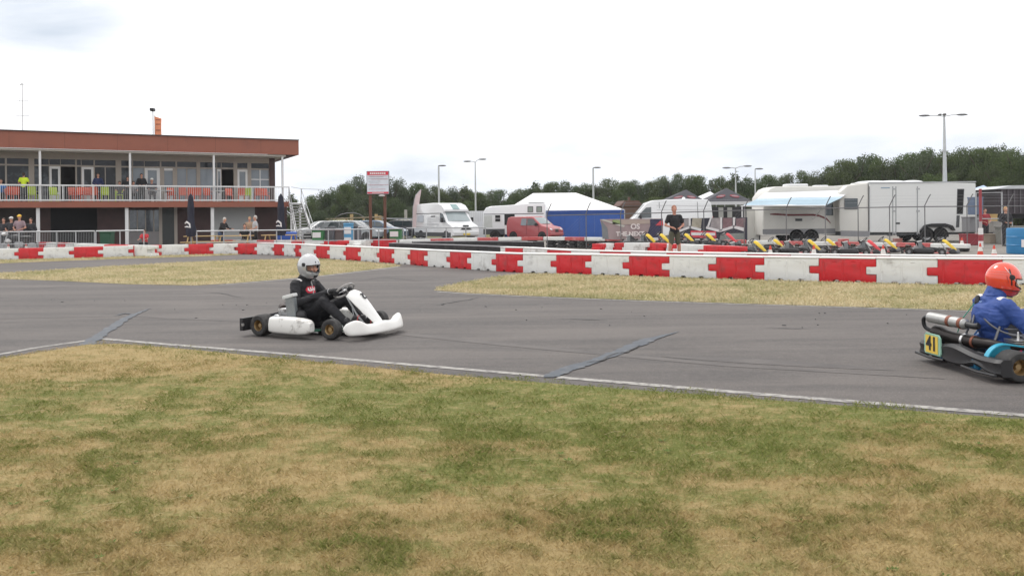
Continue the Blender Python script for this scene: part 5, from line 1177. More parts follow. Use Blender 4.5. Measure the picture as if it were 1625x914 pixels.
# closed parasols
def parasol(px, Y, lab, ex):
    q = xg(px, Y); r_ = thing('closed_parasol', lab, 'parasol', q, 0, 'closed navy parasols'); hh = at(px, 307, Y).z
    pole([(0, 0, .05), (0, 0, hh-.05)], .025, 'pole', m_steel, r_); MB().box((0, 0, .04), (.55, .55, .08)).build('base', M('concrete', (.3, .3, .3), .8), r_)
    rg = []
    for z, rr in ((.75, .17), (.9, .22), (1.1, .235), (1.4, .17), (1.75, .15), (2.2, .16), (2.7, .13), (hh-.35, .10), (hh-.2, .13), (hh-.02, .02)):
        rg.append([V((rr*(1+.16*math.sin(a*4+z))*math.cos(a), rr*(1+.16*math.sin(a*4+z))*math.sin(a), z)) for a in [2*math.pi*k/20 for k in range(20)]])
    MB().ring(rg, True).build('canopy', M('navy canvas', (.016, .017, .032), .8, var=.3), r_, True)
    mb = MB(); mb.tube([(-.13+ex, -.23, 1.42), (-.04+ex, -.26, 1.5), (.10+ex, -.25, 1.40), (.12+ex, -.24, 1.22), (-.02+ex, -.27, 1.26), (-.14+ex, -.24, 1.24)], [.03, .05, .04, .05, .04, .02], 6); mb.build('emblem', m_wp, r_, True)
parasol(303, 42.6, 'closed navy parasol with white emblem, left one before the brown wall', -.08); parasol(446, 43.2, 'closed navy parasol with white emblem, right one by the stairs', -.05)
# ================================================================ VEHICLES
def vbody(prof, W, tum=.10, zt_=None):
    """side outline (x,z) swept across the width with rounded shoulders"""
    zs = [p[1] for p in prof]; z0, z1 = min(zs), max(zs); cx = sum(p[0] for p in prof)/len(prof); rings = []
    for t, ins in ((-1, .10), (-.985, .05), (-.95, .018), (-.88, 0), (0, -.0), (.88, 0), (.95, .018), (.985, .05), (1, .10)):
        rg = []
        for x, z in prof:
            k = max(0, (z-z0)/(z1-z0)-.42)/.58; y = t*W/2*(1-tum*k)
            dx = ins*.6*(1 if x > cx else -1) if abs(x-cx) > .35*max(abs(p[0]-cx) for p in prof) else 0
            dz = -ins*.6 if z > (z0+z1)/2 else 0
            rg.append(V((x-dx, y, z+dz)))
        rings.append(rg)
    m = MB().ring(rings, True)
    def side(s, x, z, off=.0): k = max(0, (z-z0)/(z1-z0)-.42)/.58; return V((x, s*(W/2*(1-tum*k)+off), z))
    return m, side
def panel(side, s, pts, name, m, parent, off=.006, th=.02):
    a = [side(s, x, z, off) for x, z in pts]; return MB().slab(a, (0, -s*th, 0)).build(name, m, parent)
def frontpanel(p0, p1, w0, w1, name, m, parent, off=.012, th=.03):
    """plate on the front slope between profile points p0 (low) and p1 (high)"""
    d = V((p1[0]-p0[0], 0, p1[1]-p0[1])).normalized(); n = V((d.z, 0, -d.x)); o = n*off
    bow = .05
    rows = []
    for p, w_ in ((p0, w0), (p1, w1)):
        rows.append([V((p[0]-bow*(t*t), t*w_/2, p[1]))+o for t in (-1, -.5, 0, .5, 1)])
    st_ = []
    for k in range(5): st_.append([rows[0][k], rows[1][k], rows[1][k]-n*th, rows[0][k]-n*th])
    return MB().ring(st_, True).build(name, m, parent)
def wheels(r_, xs, W, rad=.34, wd=.22, rimm=m_steel, arch=True):
    tm = MB().lathe([(-wd*.4, rad*.6), (-wd*.5, rad*.7), (-wd*.5, rad*.93), (-wd*.35, rad), (wd*.35, rad), (wd*.5, rad*.93), (wd*.5, rad*.7), (wd*.4, rad*.6)], 28, 'y').mesh('tyre', m_tyre, True)
    rm = MB().lathe([(-wd*.38, 0), (-wd*.42, rad*.25), (-wd*.30, rad*.5), (-wd*.44, rad*.62), (wd*.44, rad*.62), (wd*.30, rad*.5), (wd*.42, rad*.25), (wd*.38, 0)], 20, 'y', closed=False).mesh('rim', rimm, True)
    for x in xs:
        for s in (-1, 1):
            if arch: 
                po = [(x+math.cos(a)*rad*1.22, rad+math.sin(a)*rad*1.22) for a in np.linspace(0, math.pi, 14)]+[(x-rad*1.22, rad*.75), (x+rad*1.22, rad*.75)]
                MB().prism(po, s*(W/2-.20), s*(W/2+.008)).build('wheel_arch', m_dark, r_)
            o = obj('wheel', tm, r_, (x, s*(W/2-wd*.42), rad)); obj('rim', rm, o)
m_vw = M('white van paint', (.72, .73, .74), .28, var=.03, coat=.5); m_vglass = M('vehicle glass', (.04, .055, .06), .05, var=.5, scale=.8, spec=1.0); m_trim = M('grey trim', (.07, .075, .08), .6)
m_lamp = M('headlamp glass', (.62, .64, .66), .08, spec=1.0); m_lred = M('tail lamp red', (.5, .02, .02), .2); m_np = M('yellow number plate', (.75, .55, .08), .5); m_vred = M('red van paint', (.36, .065, .072), .4, var=.05, coat=.5)
# white high-roof motorhome van
q = xg(707, 58.5); r_ = thing('camper_van', 'white high-roof camper van facing right behind the pipe railing', 'van', q, R(-56), None, (1, 1, .97))
prof = [(-2.75, .40), (-2.85, .9), (-2.86, 2.0), (-2.72, 2.55), (-2.4, 2.68), (-.2, 2.72), (.6, 2.70), (1.15, 2.55), (1.55, 2.22), (1.55, 2.10), (1.35, 2.05), (1.95, 1.38), (2.08, 1.28), (2.62, 1.08), (2.80, .92), (2.84, .45), (2.6, .32), (-2.5, .32)]
mb, sd_ = vbody(prof, 2.05, .07); mb.build('body', m_vw, r_, True)
MB().prism([(-2.6, .34), (2.5, .34), (2.5, .62), (-2.6, .62)], -1.045, 1.045).build('lower_trim', m_trim, r_); 
for z in (1.95, .95): panel(sd_, -1, [(-2.7, z), (1.2, z), (1.2, z+.045), (-2.7, z+.045)], 'side_stripe', m_trim, r_)
for z in (1.15, 1.25, 1.4, 1.5, 1.6, 1.7): panel(sd_, -1, [(-.9+.05*z, z), (.9, z), (.9, z+.02), (-.9+.05*z, z+.02)], 'side_groove', M('pale groove', (.5, .5, .52), .5), r_)
panel(sd_, -1, [(-2.3, 1.35), (-1.4, 1.35), (-1.4, 1.85), (-2.3, 1.85)], 'side_window', M('pale blind', (.45, .48, .52), .3), r_); panel(sd_, -1, [(-.3, 1.72), (.3, 1.72), (.3, 1.80), (-.3, 1.80)], 'awning_slot', m_trim, r_)
panel(sd_, -1, [(1.0, 1.35), (1.82, 1.35), (1.35, 1.95), (1.0, 1.95)], 'side_window', m_vglass, r_)
frontpanel((1.95, 1.40), (1.38, 2.03), 1.75, 1.55, 'windscreen', M('windscreen with blind', (.30, .35, .36), .1, var=.2, scale=1.5, spec=1), r_, .03)
frontpanel((1.56, 2.24), (1.12, 2.60), .55, .5, 'roof_window', M('roof window', (.25, .36, .36), .1), r_, .02)
frontpanel((2.84, .80), (2.80, .95), .95, .85, 'grille', m_black, r_, .02); MB().box((2.82, 0, .62), (.12, 2.0, .20)).build('bumper', m_vw, r_, bevel=.04); MB().box((2.89, 0, .50), (.02, .52, .11)).build('number_plate', m_np, r_)
for s in (-1, 1):
    MB().ell((2.66, s*.78, .98), (.16, .20, .10)).build('headlight', m_lamp, r_, True); MB().box((1.62, s*1.18, 1.50), (.12, .20, .34)).build('mirror', m_black, r_, bevel=.03)
MB().box((2.76, 0, 1.07), (.1, .42, .10), (0, R(25), 0)).build('badge', m_trim, r_)
wheels(r_, (-1.75, 1.85), 2.05, .34)
# feather flag beside it
q = xg(653, 60); r_ = thing('feather_flag', 'white and pink feather flag left behind the camper van', 'flag', q); pole([(0, 0, 0), (.12, 0, 2.4), (.32, 0, 3.25), (.68, 0, 3.65)], .02, 'pole', m_steel, r_)
MB().ring([[V((x, .0, z)), V((x+w_, 0, z+dz)), V((x+w_, .012, z+dz)), V((x, .012, z))] for x, z, w_, dz in ((.05, .9, .34, 0), (.08, 1.5, .38, 0), (.12, 2.4, .42, .05), (.20, 2.9, .42, .12), (.32, 3.25, .38, .18), (.60, 3.6, .12, .05))], True).build('cloth', M('flag print', (.62, .50, .50), .8, var=.25, scale=2.2), r_, True)
# small white cabin behind
q = xg(757, 64); r_ = thing('white_cabin', 'small ribbed white cabin just right of the camper van', 'cabin', q); z1 = at(757, 335, 64).z
MB().box((0, .6, z1/2), (1.3, 1.2, z1)).build('wall', m_vw, r_)
for k in range(9): MB().box((-.56+k*.14, -.01, z1*.8), (.03, .03, z1*.36)).build('rib', M('rib white', (.55, .56, .54), .6), r_)
# white camper with raised rear window box
q = xg(817, 60.5); r_ = thing('camper_van', 'white high-top camper behind the red van with two small rear windows', 'van', q, R(-8), None, (1, 1, .94))
prof = [(-2.2, .4), (-2.22, 1.2), (-2.15, 2.15), (-1.95, 2.45), (-1.6, 2.55), (-.2, 2.62), (.9, 2.72), (2.25, 2.74), (2.32, 2.6), (2.32, .9), (2.3, .4)]
mb, sd_ = vbody(prof, 1.95, .06); mb.build('body', m_vw, r_, True)
panel(sd_, -1, [(-2.1, 1.92), (2.2, 1.92), (2.2, 1.97), (-2.1, 1.97)], 'roof_seam', m_trim, r_); panel(sd_, -1, [(-2.15, .4), (-.6, .4), (-.6, .82), (-2.15, .82)], 'skirt', m_trim, r_)
f = panel(sd_, -1, [(-1.45, 1.30), (-.78, 1.30), (-.78, 1.92), (-1.45, 1.92)], 'window_frame', m_whitep, r_, .01)
for x in (-1.28,): 
    for z in (1.38, 1.64): panel(sd_, -1, [(x, z), (x+.36, z), (x+.36, z+.22), (x, z+.22)], 'pane', m_dark, f, .022)
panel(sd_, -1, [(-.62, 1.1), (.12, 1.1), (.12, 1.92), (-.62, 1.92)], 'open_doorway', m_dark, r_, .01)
panel(sd_, -1, [(-2.1, .95), (-1.5, .95), (-1.5, 1.85), (-2.1, 1.85)], 'side_panel', M('dull white', (.5, .52, .5), .5), r_, .008)
for x in (1.05, 1.68): w_ = panel(sd_, -1, [(x, 2.06), (x+.40, 2.06), (x+.40, 2.50), (x, 2.50)], 'window', m_trim, r_, .012); panel(sd_, -1, [(x+.05, 2.1), (x+.36, 2.1), (x+.36, 2.44), (x+.05, 2.44)], 'pane', M('greenish pane', (.25, .30, .26), .15), w_, .02)
MB().box((1.6, 0, 2.77), (1.1, 1.0, .06)).build('roof_hatch', m_trim, r_, bevel=.02); wheels(r_, (-1.3,), 1.95, .32)
# red van in front
q = xg(846, 57.5); r_ = thing('red_van', 'red panel van parked before the blue and white marquee', 'van', q, R(-36), None, (.88, .9, .9))
prof = [(-1.9, .38), (-1.95, 1.2), (-1.85, 1.72), (-1.6, 1.80), (.25, 1.82), (.55, 1.76), (1.28, 1.20), (1.42, 1.12), (2.02, .98), (2.2, .80), (2.24, .38), (2.1, .28), (-1.8, .28)]
mb, sd_ = vbody(prof, 1.85, .12); mb.build('body', m_vred, r_, True)
panel(sd_, -1, [(-.55, 1.14), (-.02, 1.14), (-.02, 1.66), (-.50, 1.66)], 'side_window', m_refl, r_); panel(sd_, -1, [(.06, 1.14), (1.12, 1.14), (.58, 1.64), (.06, 1.66)], 'side_window', m_vglass, r_)
frontpanel((1.24, 1.24), (.62, 1.72), 1.55, 1.35, 'windscreen', M('pale windscreen', (.20, .26, .27), .06, var=.4, scale=1.2, spec=1), r_, .02); frontpanel((2.22, .62), (2.19, .84), .8, .75, 'grille', m_black, r_, .02)
MB().box((2.16, 0, .46), (.2, 1.78, .22)).build('bumper', m_vred, r_, bevel=.05); MB().box((2.23, 0, .87), (.02, .9, .03)).build('chrome_strip', m_alu, r_)
panel(sd_, -1, [(.0, .45), (.015, .45), (.015, 1.7), (.0, 1.7)], 'door_seam', m_dark, r_, .004); panel(sd_, -1, [(1.15, .45), (1.165, .45), (1.165, 1.15), (1.15, 1.15)], 'door_seam', m_dark, r_, .004)
for s in (-1, 1): MB().ell((2.04, s*.70, .80), (.18, .22, .12)).build('headlight', m_lamp, r_, True); MB().box((.95, s*1.02, 1.22), (.14, .22, .24)).build('mirror', m_black, r_, bevel=.03)
wheels(r_, (-1.25, 1.45), 1.85, .31)
# white van behind the banners, nose to the left
q = xg(1056, 55); r_ = thing('panel_van', 'white high-roof panel van behind the sponsor banners, nose to the left', 'van', q, R(178))
prof = [(-2.85, .35), (-2.9, 1.5), (-2.82, 2.35), (-2.6, 2.60), (-1.0, 2.66), (.9, 2.58), (1.35, 2.42), (2.05, 1.62), (2.2, 1.45), (2.75, 1.15), (2.95, .9), (2.98, .4), (-2.7, .3)]
mb, sd_ = vbody(prof, 2.0, .08); mb.build('body', m_vw, r_, True)
panel(sd_, 1, [(1.05, 1.45), (1.95, 1.45), (1.75, 1.75), (1.38, 2.12), (1.05, 2.15)], 'side_window', m_vglass, r_); frontpanel((2.12, 1.55), (1.45, 2.34), 1.7, 1.5, 'windscreen', m_vglass, r_, .02)
for z in (1.95, 2.2): panel(sd_, 1, [(-2.75, z), (.7, z), (.7, z+.03), (-2.75, z+.03)], 'side_groove', M('pale groove', (.5, .5, .52), .5), r_)
for x in (-2.0, .45): panel(sd_, 1, [(x, .5), (x+.03, .5), (x+.10, 2.45), (x+.07, 2.45)], 'door_seam', m_trim, r_)
for s in (-1, 1): MB().box((1.75, s*1.12, 1.5), (.12, .2, .3)).build('mirror', m_black, r_, bevel=.03); MB().ell((2.75, s*.75, .95), (.16, .18, .12)).build('headlight', m_lamp, r_, True); MB().box((-2.9, s*.88, 1.3), (.04, .12, .4)).build('tail_light', m_lred, r_)
MB().ell((-1.2, 0, 2.68), (.12, .12, .12)).build('roof_vent', m_vw, r_, True); wheels(r_, (-1.8, 1.9), 2.0, .34)
# parked cars
def car(px, Y, rz, paint, lab, estate=True):
    q = xg(px, Y); r_ = thing('parked_car', lab, 'car', q, rz, 'cars parked before the grass bank')
    prof = [(-2.1, .35), (-2.2, .7), (-2.15, .98), (-1.75 if estate else -1.5, 1.40), (-1.3, 1.47), (.1, 1.48), (.45, 1.40), (1.10, 1.0), (1.9, .86), (2.15, .68), (2.18, .35), (-2.0, .25)]
    mb, sd_ = vbody(prof, 1.75, .20); mb.build('body', paint, r_, True)
    for s in (-1, 1):
        for poly in ([(-1.6, 1.02), (-.75, 1.02), (-.75, 1.38), (-1.35, 1.36)], [(-.68, 1.02), (.05, 1.02), (.02, 1.40), (-.68, 1.39)], [(.12, 1.02), (.9, 1.02), (.42, 1.35), (.10, 1.39)]): panel(sd_, s, poly, 'side_window', m_vglass, r_)
        MB().ell((2.02, s*.66, .70), (.14, .16, .09)).build('headlight', m_lamp, r_, True); MB().box((-2.17, s*.7, .85), (.06, .2, .18)).build('tail_light', m_lred, r_); MB().box((.75, s*.98, 1.05), (.1, .16, .12)).build('mirror', paint, r_, bevel=.02)
    frontpanel((1.06, 1.03), (.48, 1.38), 1.35, 1.15, 'windscreen', m_vglass, r_, .015); MB().box((-1.98, 0, 1.18), (.03, 1.1, .30), (0, R(38), 0)).build('rear_window', m_vglass, r_); wheels(r_, (-1.35, 1.35), 1.75, .31)
car(512, 62, R(-150), M('pale grey car paint', (.38, .39, .40), .3, .2, coat=.5), 'pale grey car partly hidden behind the foot of the stairs'); car(560, 59, R(-12), M('silver car paint', (.25, .27, .28), .35, .5, coat=.4), 'silver car behind the blue container')
car(598, 61, R(-8), M('blue grey car paint', (.10, .15, .22), .3, .3, coat=.5), 'blue grey estate car below the notice board'); car(633, 66, R(160), M('dark grey car paint', (.05, .05, .06), .3, .3, coat=.5), 'dark grey car left of the camper van')
# caravan with awning
YC = 46.5; sC = FPX/YC
def Z(px, py, Y): return at(px, py, Y).z
def Xp(px, Y, py=330): return at(px, py, Y).x
x0, x1 = Xp(1203, YC), Xp(1352, YC); L_ = x1-x0; r_ = thing('caravan', 'cream caravan with dark red stripe behind its blue and white awning', 'caravan', ((x0+x1)/2, YC, 0)); h_ = Z(1270, 297, YC)
m_car = M('caravan cream', (.62, .61, .57), .4, var=.05, scale=2)
prof = [(-L_/2, .45), (-L_/2-.10, 1.0), (-L_/2-.02, h_-.55), (-L_/2+.30, h_-.12), (-L_/2+.6, h_), (L_/2-1.4, h_), (L_/2-.6, h_+.05), (L_/2, h_+.02), (L_/2+.02, .45)]
mb, sd_ = vbody(prof, 2.3, .03); mb.build('body', m_car, r_, True)
MB().box((-.4, .4, h_+.10), (1.2, .8, .16)).build('roof_box', m_vw, r_, bevel=.05); MB().box((1.0, .4, h_+.05), (.7, .6, .10)).build('roof_hatch', m_vw, r_, bevel=.03)
w0 = [(px, py) for px, py in ((1222, 341), (1230, 341.5), (1250, 342.8), (1290, 342.6), (1300, 344), (1312, 349), (1318, 355))]
red_ = [(at(px, py, YC-1.15).x-(x0+x1)/2, at(px, py, YC-1.15).z) for px, py in w0]
mb = MB(); n_ = len(red_); up = [(x, z+(.05 if i in (0, n_-1) else .10)) for i, (x, z) in enumerate(red_)]
for i in range(n_-1): mb.slab([V((red_[i][0], -1.162, red_[i][1])), V((red_[i+1][0], -1.162, red_[i+1][1])), V((up[i+1][0], -1.162, up[i+1][1])), V((up[i][0], -1.162, up[i][1]))], (0, .03, 0))
mb.build('stripe', M('maroon stripe', (.17, .025, .03), .5), r_)
def lx(px, Y=YC-1.15): return at(px, 340, Y).x-(x0+x1)/2
def cz(px, py): return Z(px, py, YC-1.15)
panel(sd_, -1, [(lx(1310), cz(1310, 342)), (lx(1322), cz(1322, 342)), (lx(1322), cz(1322, 318)), (lx(1312), cz(1312, 318))], 'window', m_vglass, r_, .01)
panel(sd_, -1, [(lx(1262), cz(1262, 351)), (lx(1273), cz(1273, 351)), (lx(1273), cz(1273, 347)), (lx(1262), cz(1262, 347))], 'vent', m_trim, r_, .01)
panel(sd_, -1, [(lx(1210), .5), (lx(1350), .5), (lx(1350), .78), (lx(1210), .78)], 'skirt', M('grey skirt', (.25, .25, .26), .6), r_, .008)
wheels(r_, (lx(1264), lx(1287)), 2.3, .34)
aw = thing('awning', 'white and light blue striped awning stretched from the caravan roof', 'awning')
a0, a1 = at(1214, 306, YC-1.16), at(1352, 301, YC-1.16); Yf = YC-3.6; b0, b1 = at(1176, 327, Yf), at(1308, 326.5, Yf)
m_awb = M('light blue canvas', (.33, .45, .53), .7, var=.15, scale=1.5); m_aww = M('white canvas', (.74, .75, .76), .7, var=.04)
for t0, t1, mm in ((0, .34, m_aww), (.34, .44, M('pale blue canvas', (.42, .54, .64), .7)), (.44, .94, m_awb), (.94, 1, m_aww)):
    rg = []
    for k in range(9):
        s = k/8; sag = lambda t: V((0, 0, -.10*math.sin(t*math.pi)-.04*math.sin(s*math.pi*3)*t)); p0 = a0.lerp(a1, s).lerp(b0.lerp(b1, s), t0)+sag(t0); p1 = a0.lerp(a1, s).lerp(b0.lerp(b1, s), t1)+sag(t1); rg.append([p0, p1, p1-V((0, 0, .02)), p0-V((0, 0, .02))])
    MB().ring(rg, True).build('canvas', mm, aw)
MB().tube([b0, b1], .035, 8).build('front_bar', m_whitep, aw)
for p, px in ((b0, 0), (b1, 1)): pole([(p.x+.05, p.y, 0), (p.x+.05, p.y, p.z)], .03, 'leg', m_whitep, aw)
pole([b1, V((b1.x+.3, YC-1.16, b1.z-.7))], .02, 'brace', m_whitep, aw)
# pale side door / panel left of the caravan
q = xg(1194, 47); r_ = thing('display_panel', 'pale upright panel left of the caravan', 'panel', q); z1 = Z(1190, 332, 47); MB().box((0, 0, z1/2), (.85, .06, z1)).build('board', m_car, r_); MB().box((-.38, -.05, z1/2), (.05, .05, z1)).build('post', m_trim, r_); MB().box((.38, -.05, z1/2), (.05, .05, z1)).build('post', m_trim, r_)
# long white race trailer
YT = 46.0; YTs = YT-1.25
def tx(px, py=330): return at(px, py, YTs).x
def tz(px, py): return at(px, py, YTs).z
xa, xb = tx(1332), tx(1549); xm = (xa+xb)/2; r_ = thing('race_trailer', 'long white box trailer with tall doors and a narrow dark window', 'trailer', (xm, YT, 0)); h1 = tz(1380, 290); h2 = tz(1549, 291)
xd = tx(1379)
prof = [(xa-xm, .62), (xa-xm, h1-.5), (xa-xm+.5, h1-.12), (xd-xm, h1), (xd-xm, .62)]
mb, sd_ = vbody(prof, 2.44, .0); mb.build('front_cabin', m_car, r_, True)
MB().prism([(xd-xm+.02, .55), (xb-xm, .50), (xb-xm, h2), (xd-xm+.02, h1+.06)], -1.25, 1.25).build('box_body', M('trailer white', (.70, .71, .70), .35, var=.03, coat=.2), r_, bevel=.03)
MB().box(((xd+xb)/2-xm, -1.262, h1-.02), (xb-xd, .03, .07)).build('roof_rail', m_steel, r_)
for px in (1385, 1413, 1446): q_ = at(px, 287, YT); MB().ell((q_.x-xm, 0, h1+.02), (1.0 if px < 1440 else .6, .7, .13)).build('roof_bulge', m_vw, r_, True)
MB().ell((tx(1498)-xm, 0, h2+.06), (.5, .5, .10)).build('roof_hatch', m_vw, r_, True)
def tp(poly, name, m, parent=r_, off=.012, th=.02):
    a = [V((tx(px, py)-xm, -1.25-off, tz(px, py))) for px, py in poly]; return MB().slab(a, (0, th, 0)).build(name, m, parent)
for px in (1379, 1416, 1421, 1455): tp([(px, 373), (px+1.4, 373), (px+1.4, 296), (px, 296)], 'door_seam', M('seam grey', (.30, .31, .32), .5), off=.010)
for px in (1418, 1456):
    for py in (300, 335, 370): tp([(px-2, py+1.2), (px+3.5, py+1.2), (px+3.5, py-1.2), (px-2, py-1.2)], 'hinge', m_steel, off=.025)
wd_ = tp([(1518, 340), (1528, 340), (1530, 300), (1519, 300)], 'window', m_trim); tp([(1519, 338.5), (1527, 338.5), (1529, 301.5), (1520, 301.5)], 'pane', m_dark, wd_, .018)
tp([(1517, 361), (1522, 361), (1523, 342), (1518, 342)], 'slot', m_trim); tp([(1340, 332), (1361, 332), (1361, 315), (1340, 315)], 'window', m_vglass, r_, .012); tp([(1421, 356), (1428, 356), (1428, 353), (1421, 353)], 'latch', m_trim); tp([(1424, 374), (1438, 374), (1438, 372.6), (1424, 372.6)], 'step_mark', m_trim)
tp([(1398, 299), (1412, 299), (1412, 297.6), (1398, 297.6)], 'print', M('blue grey print', (.2, .3, .4), .6)); tp([(1408, 374.5), (1416, 374.5), (1416, 372), (1408, 372)], 'vent', m_trim)
tp([(1334, 375), (1379, 376), (1379, 367), (1334, 366)], 'skirt', M('grey skirt', (.25, .25, .26), .6), off=.014)
MB().box(((xa+xd)/2-xm, 0, .48), (xd-xa, 2.2, .16)).box(((xb+xd)/2-xm, 0, .46), (xb-xd, 2.2, .12)).build('chassis', m_trim, r_)
wheels(r_, (tx(1492)-xm, tx(1470)-xm), 2.5, .36); xx = tx(1486)-xm
MB().prism([(xx-.95, .62), (xx-.7, .92), (xx-.3, 1.0), (xx+.4, 1.0), (xx+.8, .88), (xx+.95, .62), (xx+.8, .62), (xx+.6, .80), (xx-.5, .82), (xx-.78, .62)], -1.42, -1.255).build('mudguard', m_black, r_, bevel=.02)
for s in (-1, 1): MB().box((xb-xm+.02, s*1.0, .8), (.03, .2, .3)).build('tail_light', m_lred, r_)
# marquee, blue walls
YM = 60; mq = thing('marquee', 'large white roofed marquee with blue side walls', 'tent')
e0, e1 = at(800, 336, YM), at(991, 332, YM); zr = at(880, 306.5, YM+3).z; ze = .5*(e0.z+e1.z); r0, r1 = at(846, 309, YM+3), at(914, 306, YM+3)
e0.z = e1.z = ze; f0, f1 = e0+V((0, 6, 0)), e1+V((0, 6, 0)); r0.z = r1.z = zr
mb = MB(); mb.add([e0, e1, f1, f0, r0, r1], [(0, 1, 5, 4), (1, 2, 5), (2, 3, 4, 5), (3, 0, 4), (0, 3, 2, 1)]); mb.build('roof', M('white tent roof', (.82, .82, .82), .6, var=.02), mq)
m_blt = M('blue tent wall', (.028, .095, .36), .6, var=.12, scale=.7, bump=.4, bscale=2.5, coord='World')
k = 8; mid_x = at(868, 350, YM).x
for i in range(k):
    a = e0.lerp(e1, i/k); b_ = e0.lerp(e1, (i+1)/k); n_ = 6
    rg = [[V((a.x+(b_.x-a.x)*j/n_*.995, a.y+.05+.04*math.sin(j*1.7+i), .02)), V((a.x+(b_.x-a.x)*j/n_*.995, a.y+.05, ze-.005)), V((a.x+(b_.x-a.x)*j/n_*.995, a.y+.08, ze-.005)), V((a.x+(b_.x-a.x)*j/n_*.995, a.y+.09+.04*math.sin(j*1.7+i), .02))] for j in range(n_+1)]
    MB().ring(rg, True).build('wall_panel', m_blt, mq, True)
MB().box(((e0.x+e1.x)/2, e0.y, ze-.10), (e1.x-e0.x, .04, .20)).build('valance', M('deep blue valance', (.022, .07, .28), .6), mq)
for a, b_ in ((e1, f1), (e0, f0)): MB().slab([V((a.x, a.y+.1, .02)), V((b_.x, b_.y, .02)), V((b_.x, b_.y, ze-.01)), V((a.x, a.y+.1, ze-.01))], (.03, 0, 0)).build('wall_panel', m_blt, mq)
for a in (e0, e1, f0, f1): pole([(a.x, a.y, 0), (a.x, a.y, ze)], .04, 'leg', m_steel, mq)
# gazebos
def gazebo(pk, el_, er, Y, D_, mm, lab, emblem=False, val=None, open_=True):
    r_ = thing('gazebo', lab, 'gazebo'); p = at(*pk, Y+D_/2); a = at(*el_, Y); b_ = at(*er, Y); a.z = b_.z = (a.z+b_.z)/2; c_, d_ = b_+V((0, D_, 0)), a+V((0, D_, 0)); p.z = at(*pk, Y+D_/2).z
    MB().add([a, b_, c_, d_, p], [(0, 1, 4), (1, 2, 4), (2, 3, 4), (3, 0, 4), (3, 2, 1, 0)]).build('canopy', mm, r_)
    MB().box(((a.x+b_.x)/2, a.y, a.z-.12), (b_.x-a.x, .03, .24)).build('valance', val or mm, r_)
    for q_ in (a, b_, c_, d_): pole([(q_.x, q_.y, 0), (q_.x, q_.y, q_.z)], .035, 'leg', m_steel, r_)
    if emblem:
        n_ = (b_-a).cross(p-a).normalized(); n_ = -n_ if n_.y > 0 else n_
        for t, sl in ((.26, -1), (.72, 1)):
            c0_ = a.lerp(b_, t).lerp(p, .36)+n_*.02; ux = (b_-a).normalized(); uz = (p-(a+b_)/2).normalized()
            T = Matrix(((ux.x, uz.x, n_.x, c0_.x), (ux.y, uz.y, n_.y, c0_.y), (ux.z, uz.z, n_.z, c0_.z), (0, 0, 0, 1)))
            MB().prism([(math.cos(q2)*.36, math.sin(q2)*.20+math.cos(q2)*.12*-sl) for q2 in np.linspace(0, 2*math.pi, 18)[:-1]], 0, .02, T, 'z').build('emblem', M('red emblem', (.20, .035, .045), .6), r_)
            MB().prism([(-.24, -.04), (.20, -.06), (.26, .02), (.05, .08), (-.20, .05)], .02, .03, T, 'z').build('emblem_mark', M('grey emblem mark', (.25, .2, .22), .6), r_)
m_gzb = M('charcoal canvas', (.045, .045, .055), .75, var=.15)
gazebo((1089, 301), (1050, 321), (1122, 321), 66, 3.4, m_gzb, 'charcoal gazebo with red emblems, left one behind the panel van', True)
gazebo((1153, 298.5), (1119, 320), (1194, 320), 63, 3.4, m_gzb, 'charcoal gazebo with red emblems, right one left of the caravan', True, M('white valance', (.6, .6, .6), .7))
gazebo((1127, 304), (1098, 320), (1150, 320), 72, 3, m_aww, 'white gazebo peak between the two charcoal gazebos')
m_lb = M('pale blue canvas roof', (.42, .52, .68), .7, var=.06)
gazebo((1561, 294), (1535, 312), (1592, 313), 58, 3, m_lb, 'pale blue gazebo right behind the white trailer'); gazebo((1583, 300), (1560, 314), (1606, 314), 62, 3, M('paler blue canvas roof', (.55, .62, .72), .7), 'paler blue gazebo left of the dark container')
# dim clutter under the right charcoal gazebo
q = xg(1150, 62); r_ = thing('stall_backdrop', 'dark backdrop wall under the right charcoal gazebo', 'backdrop', q); MB().box((0, 0, 1.1), (3.2, .1, 2.2)).build('board', M('dark backdrop', (.025, .024, .026), .8, var=.5, scale=1.5), r_)
for x in (-.3, .35): MB().box((x, -.1, 1.2), (.35, .05, 1.9)).build('light_panel', M('dull panel', (.30, .30, .28), .7), r_)
# banners on the fence
def banner(pix, Y, lab, base): 
    P_ = [at(px, py, Y) for px, py in pix]; r_ = thing('banner', lab, 'banner'); MB().slab(P_, (0, .03, 0)).build('sheet', base, r_); return r_
YB = 39.0
bn = banner([(960, 380), (1052, 382), (1052, 347), (952, 348)], YB, 'grey and pink sponsor banner with pale lettering on the fence', M('banner grey pink', (.36, .27, .27), .6, var=.4, scale=1.2, coord='World'))
def bp_(pix, m, r_, name='print', off=.01, Y=YB): return MB().slab([at(px, py, Y-off-.012) for px, py in pix], (0, .008, 0)).build(name, m, r_)
mk = lambda n_, c, **k: M(n_, c, .6, **k)
bp_([(956, 379), (966, 379), (964, 362), (954, 350)], mk('banner grey', (.20, .21, .22), var=.2), bn)
bp_([(953, 349), (990, 361), (992, 358), (958, 348)], mk('banner pale', (.55, .53, .48)), bn); bp_([(972, 356), (985, 356), (983, 349), (972, 349)], mk('banner green', (.30, .38, .16), var=.4), bn)
bp_([(985, 357), (1031, 355), (1031, 349), (985, 349)], mk('banner skin tone', (.45, .36, .31)), bn); bp_([(1024, 382), (1051, 382), (1051, 348), (1032, 348), (1032, 358)], mk('banner navy', (.035, .035, .08), var=.5), bn)
bp_([(1040, 358), (1053, 358), (1052, 351), (1048, 350)], mk('banner red', (.60, .06, .08)), bn, off=.02); 
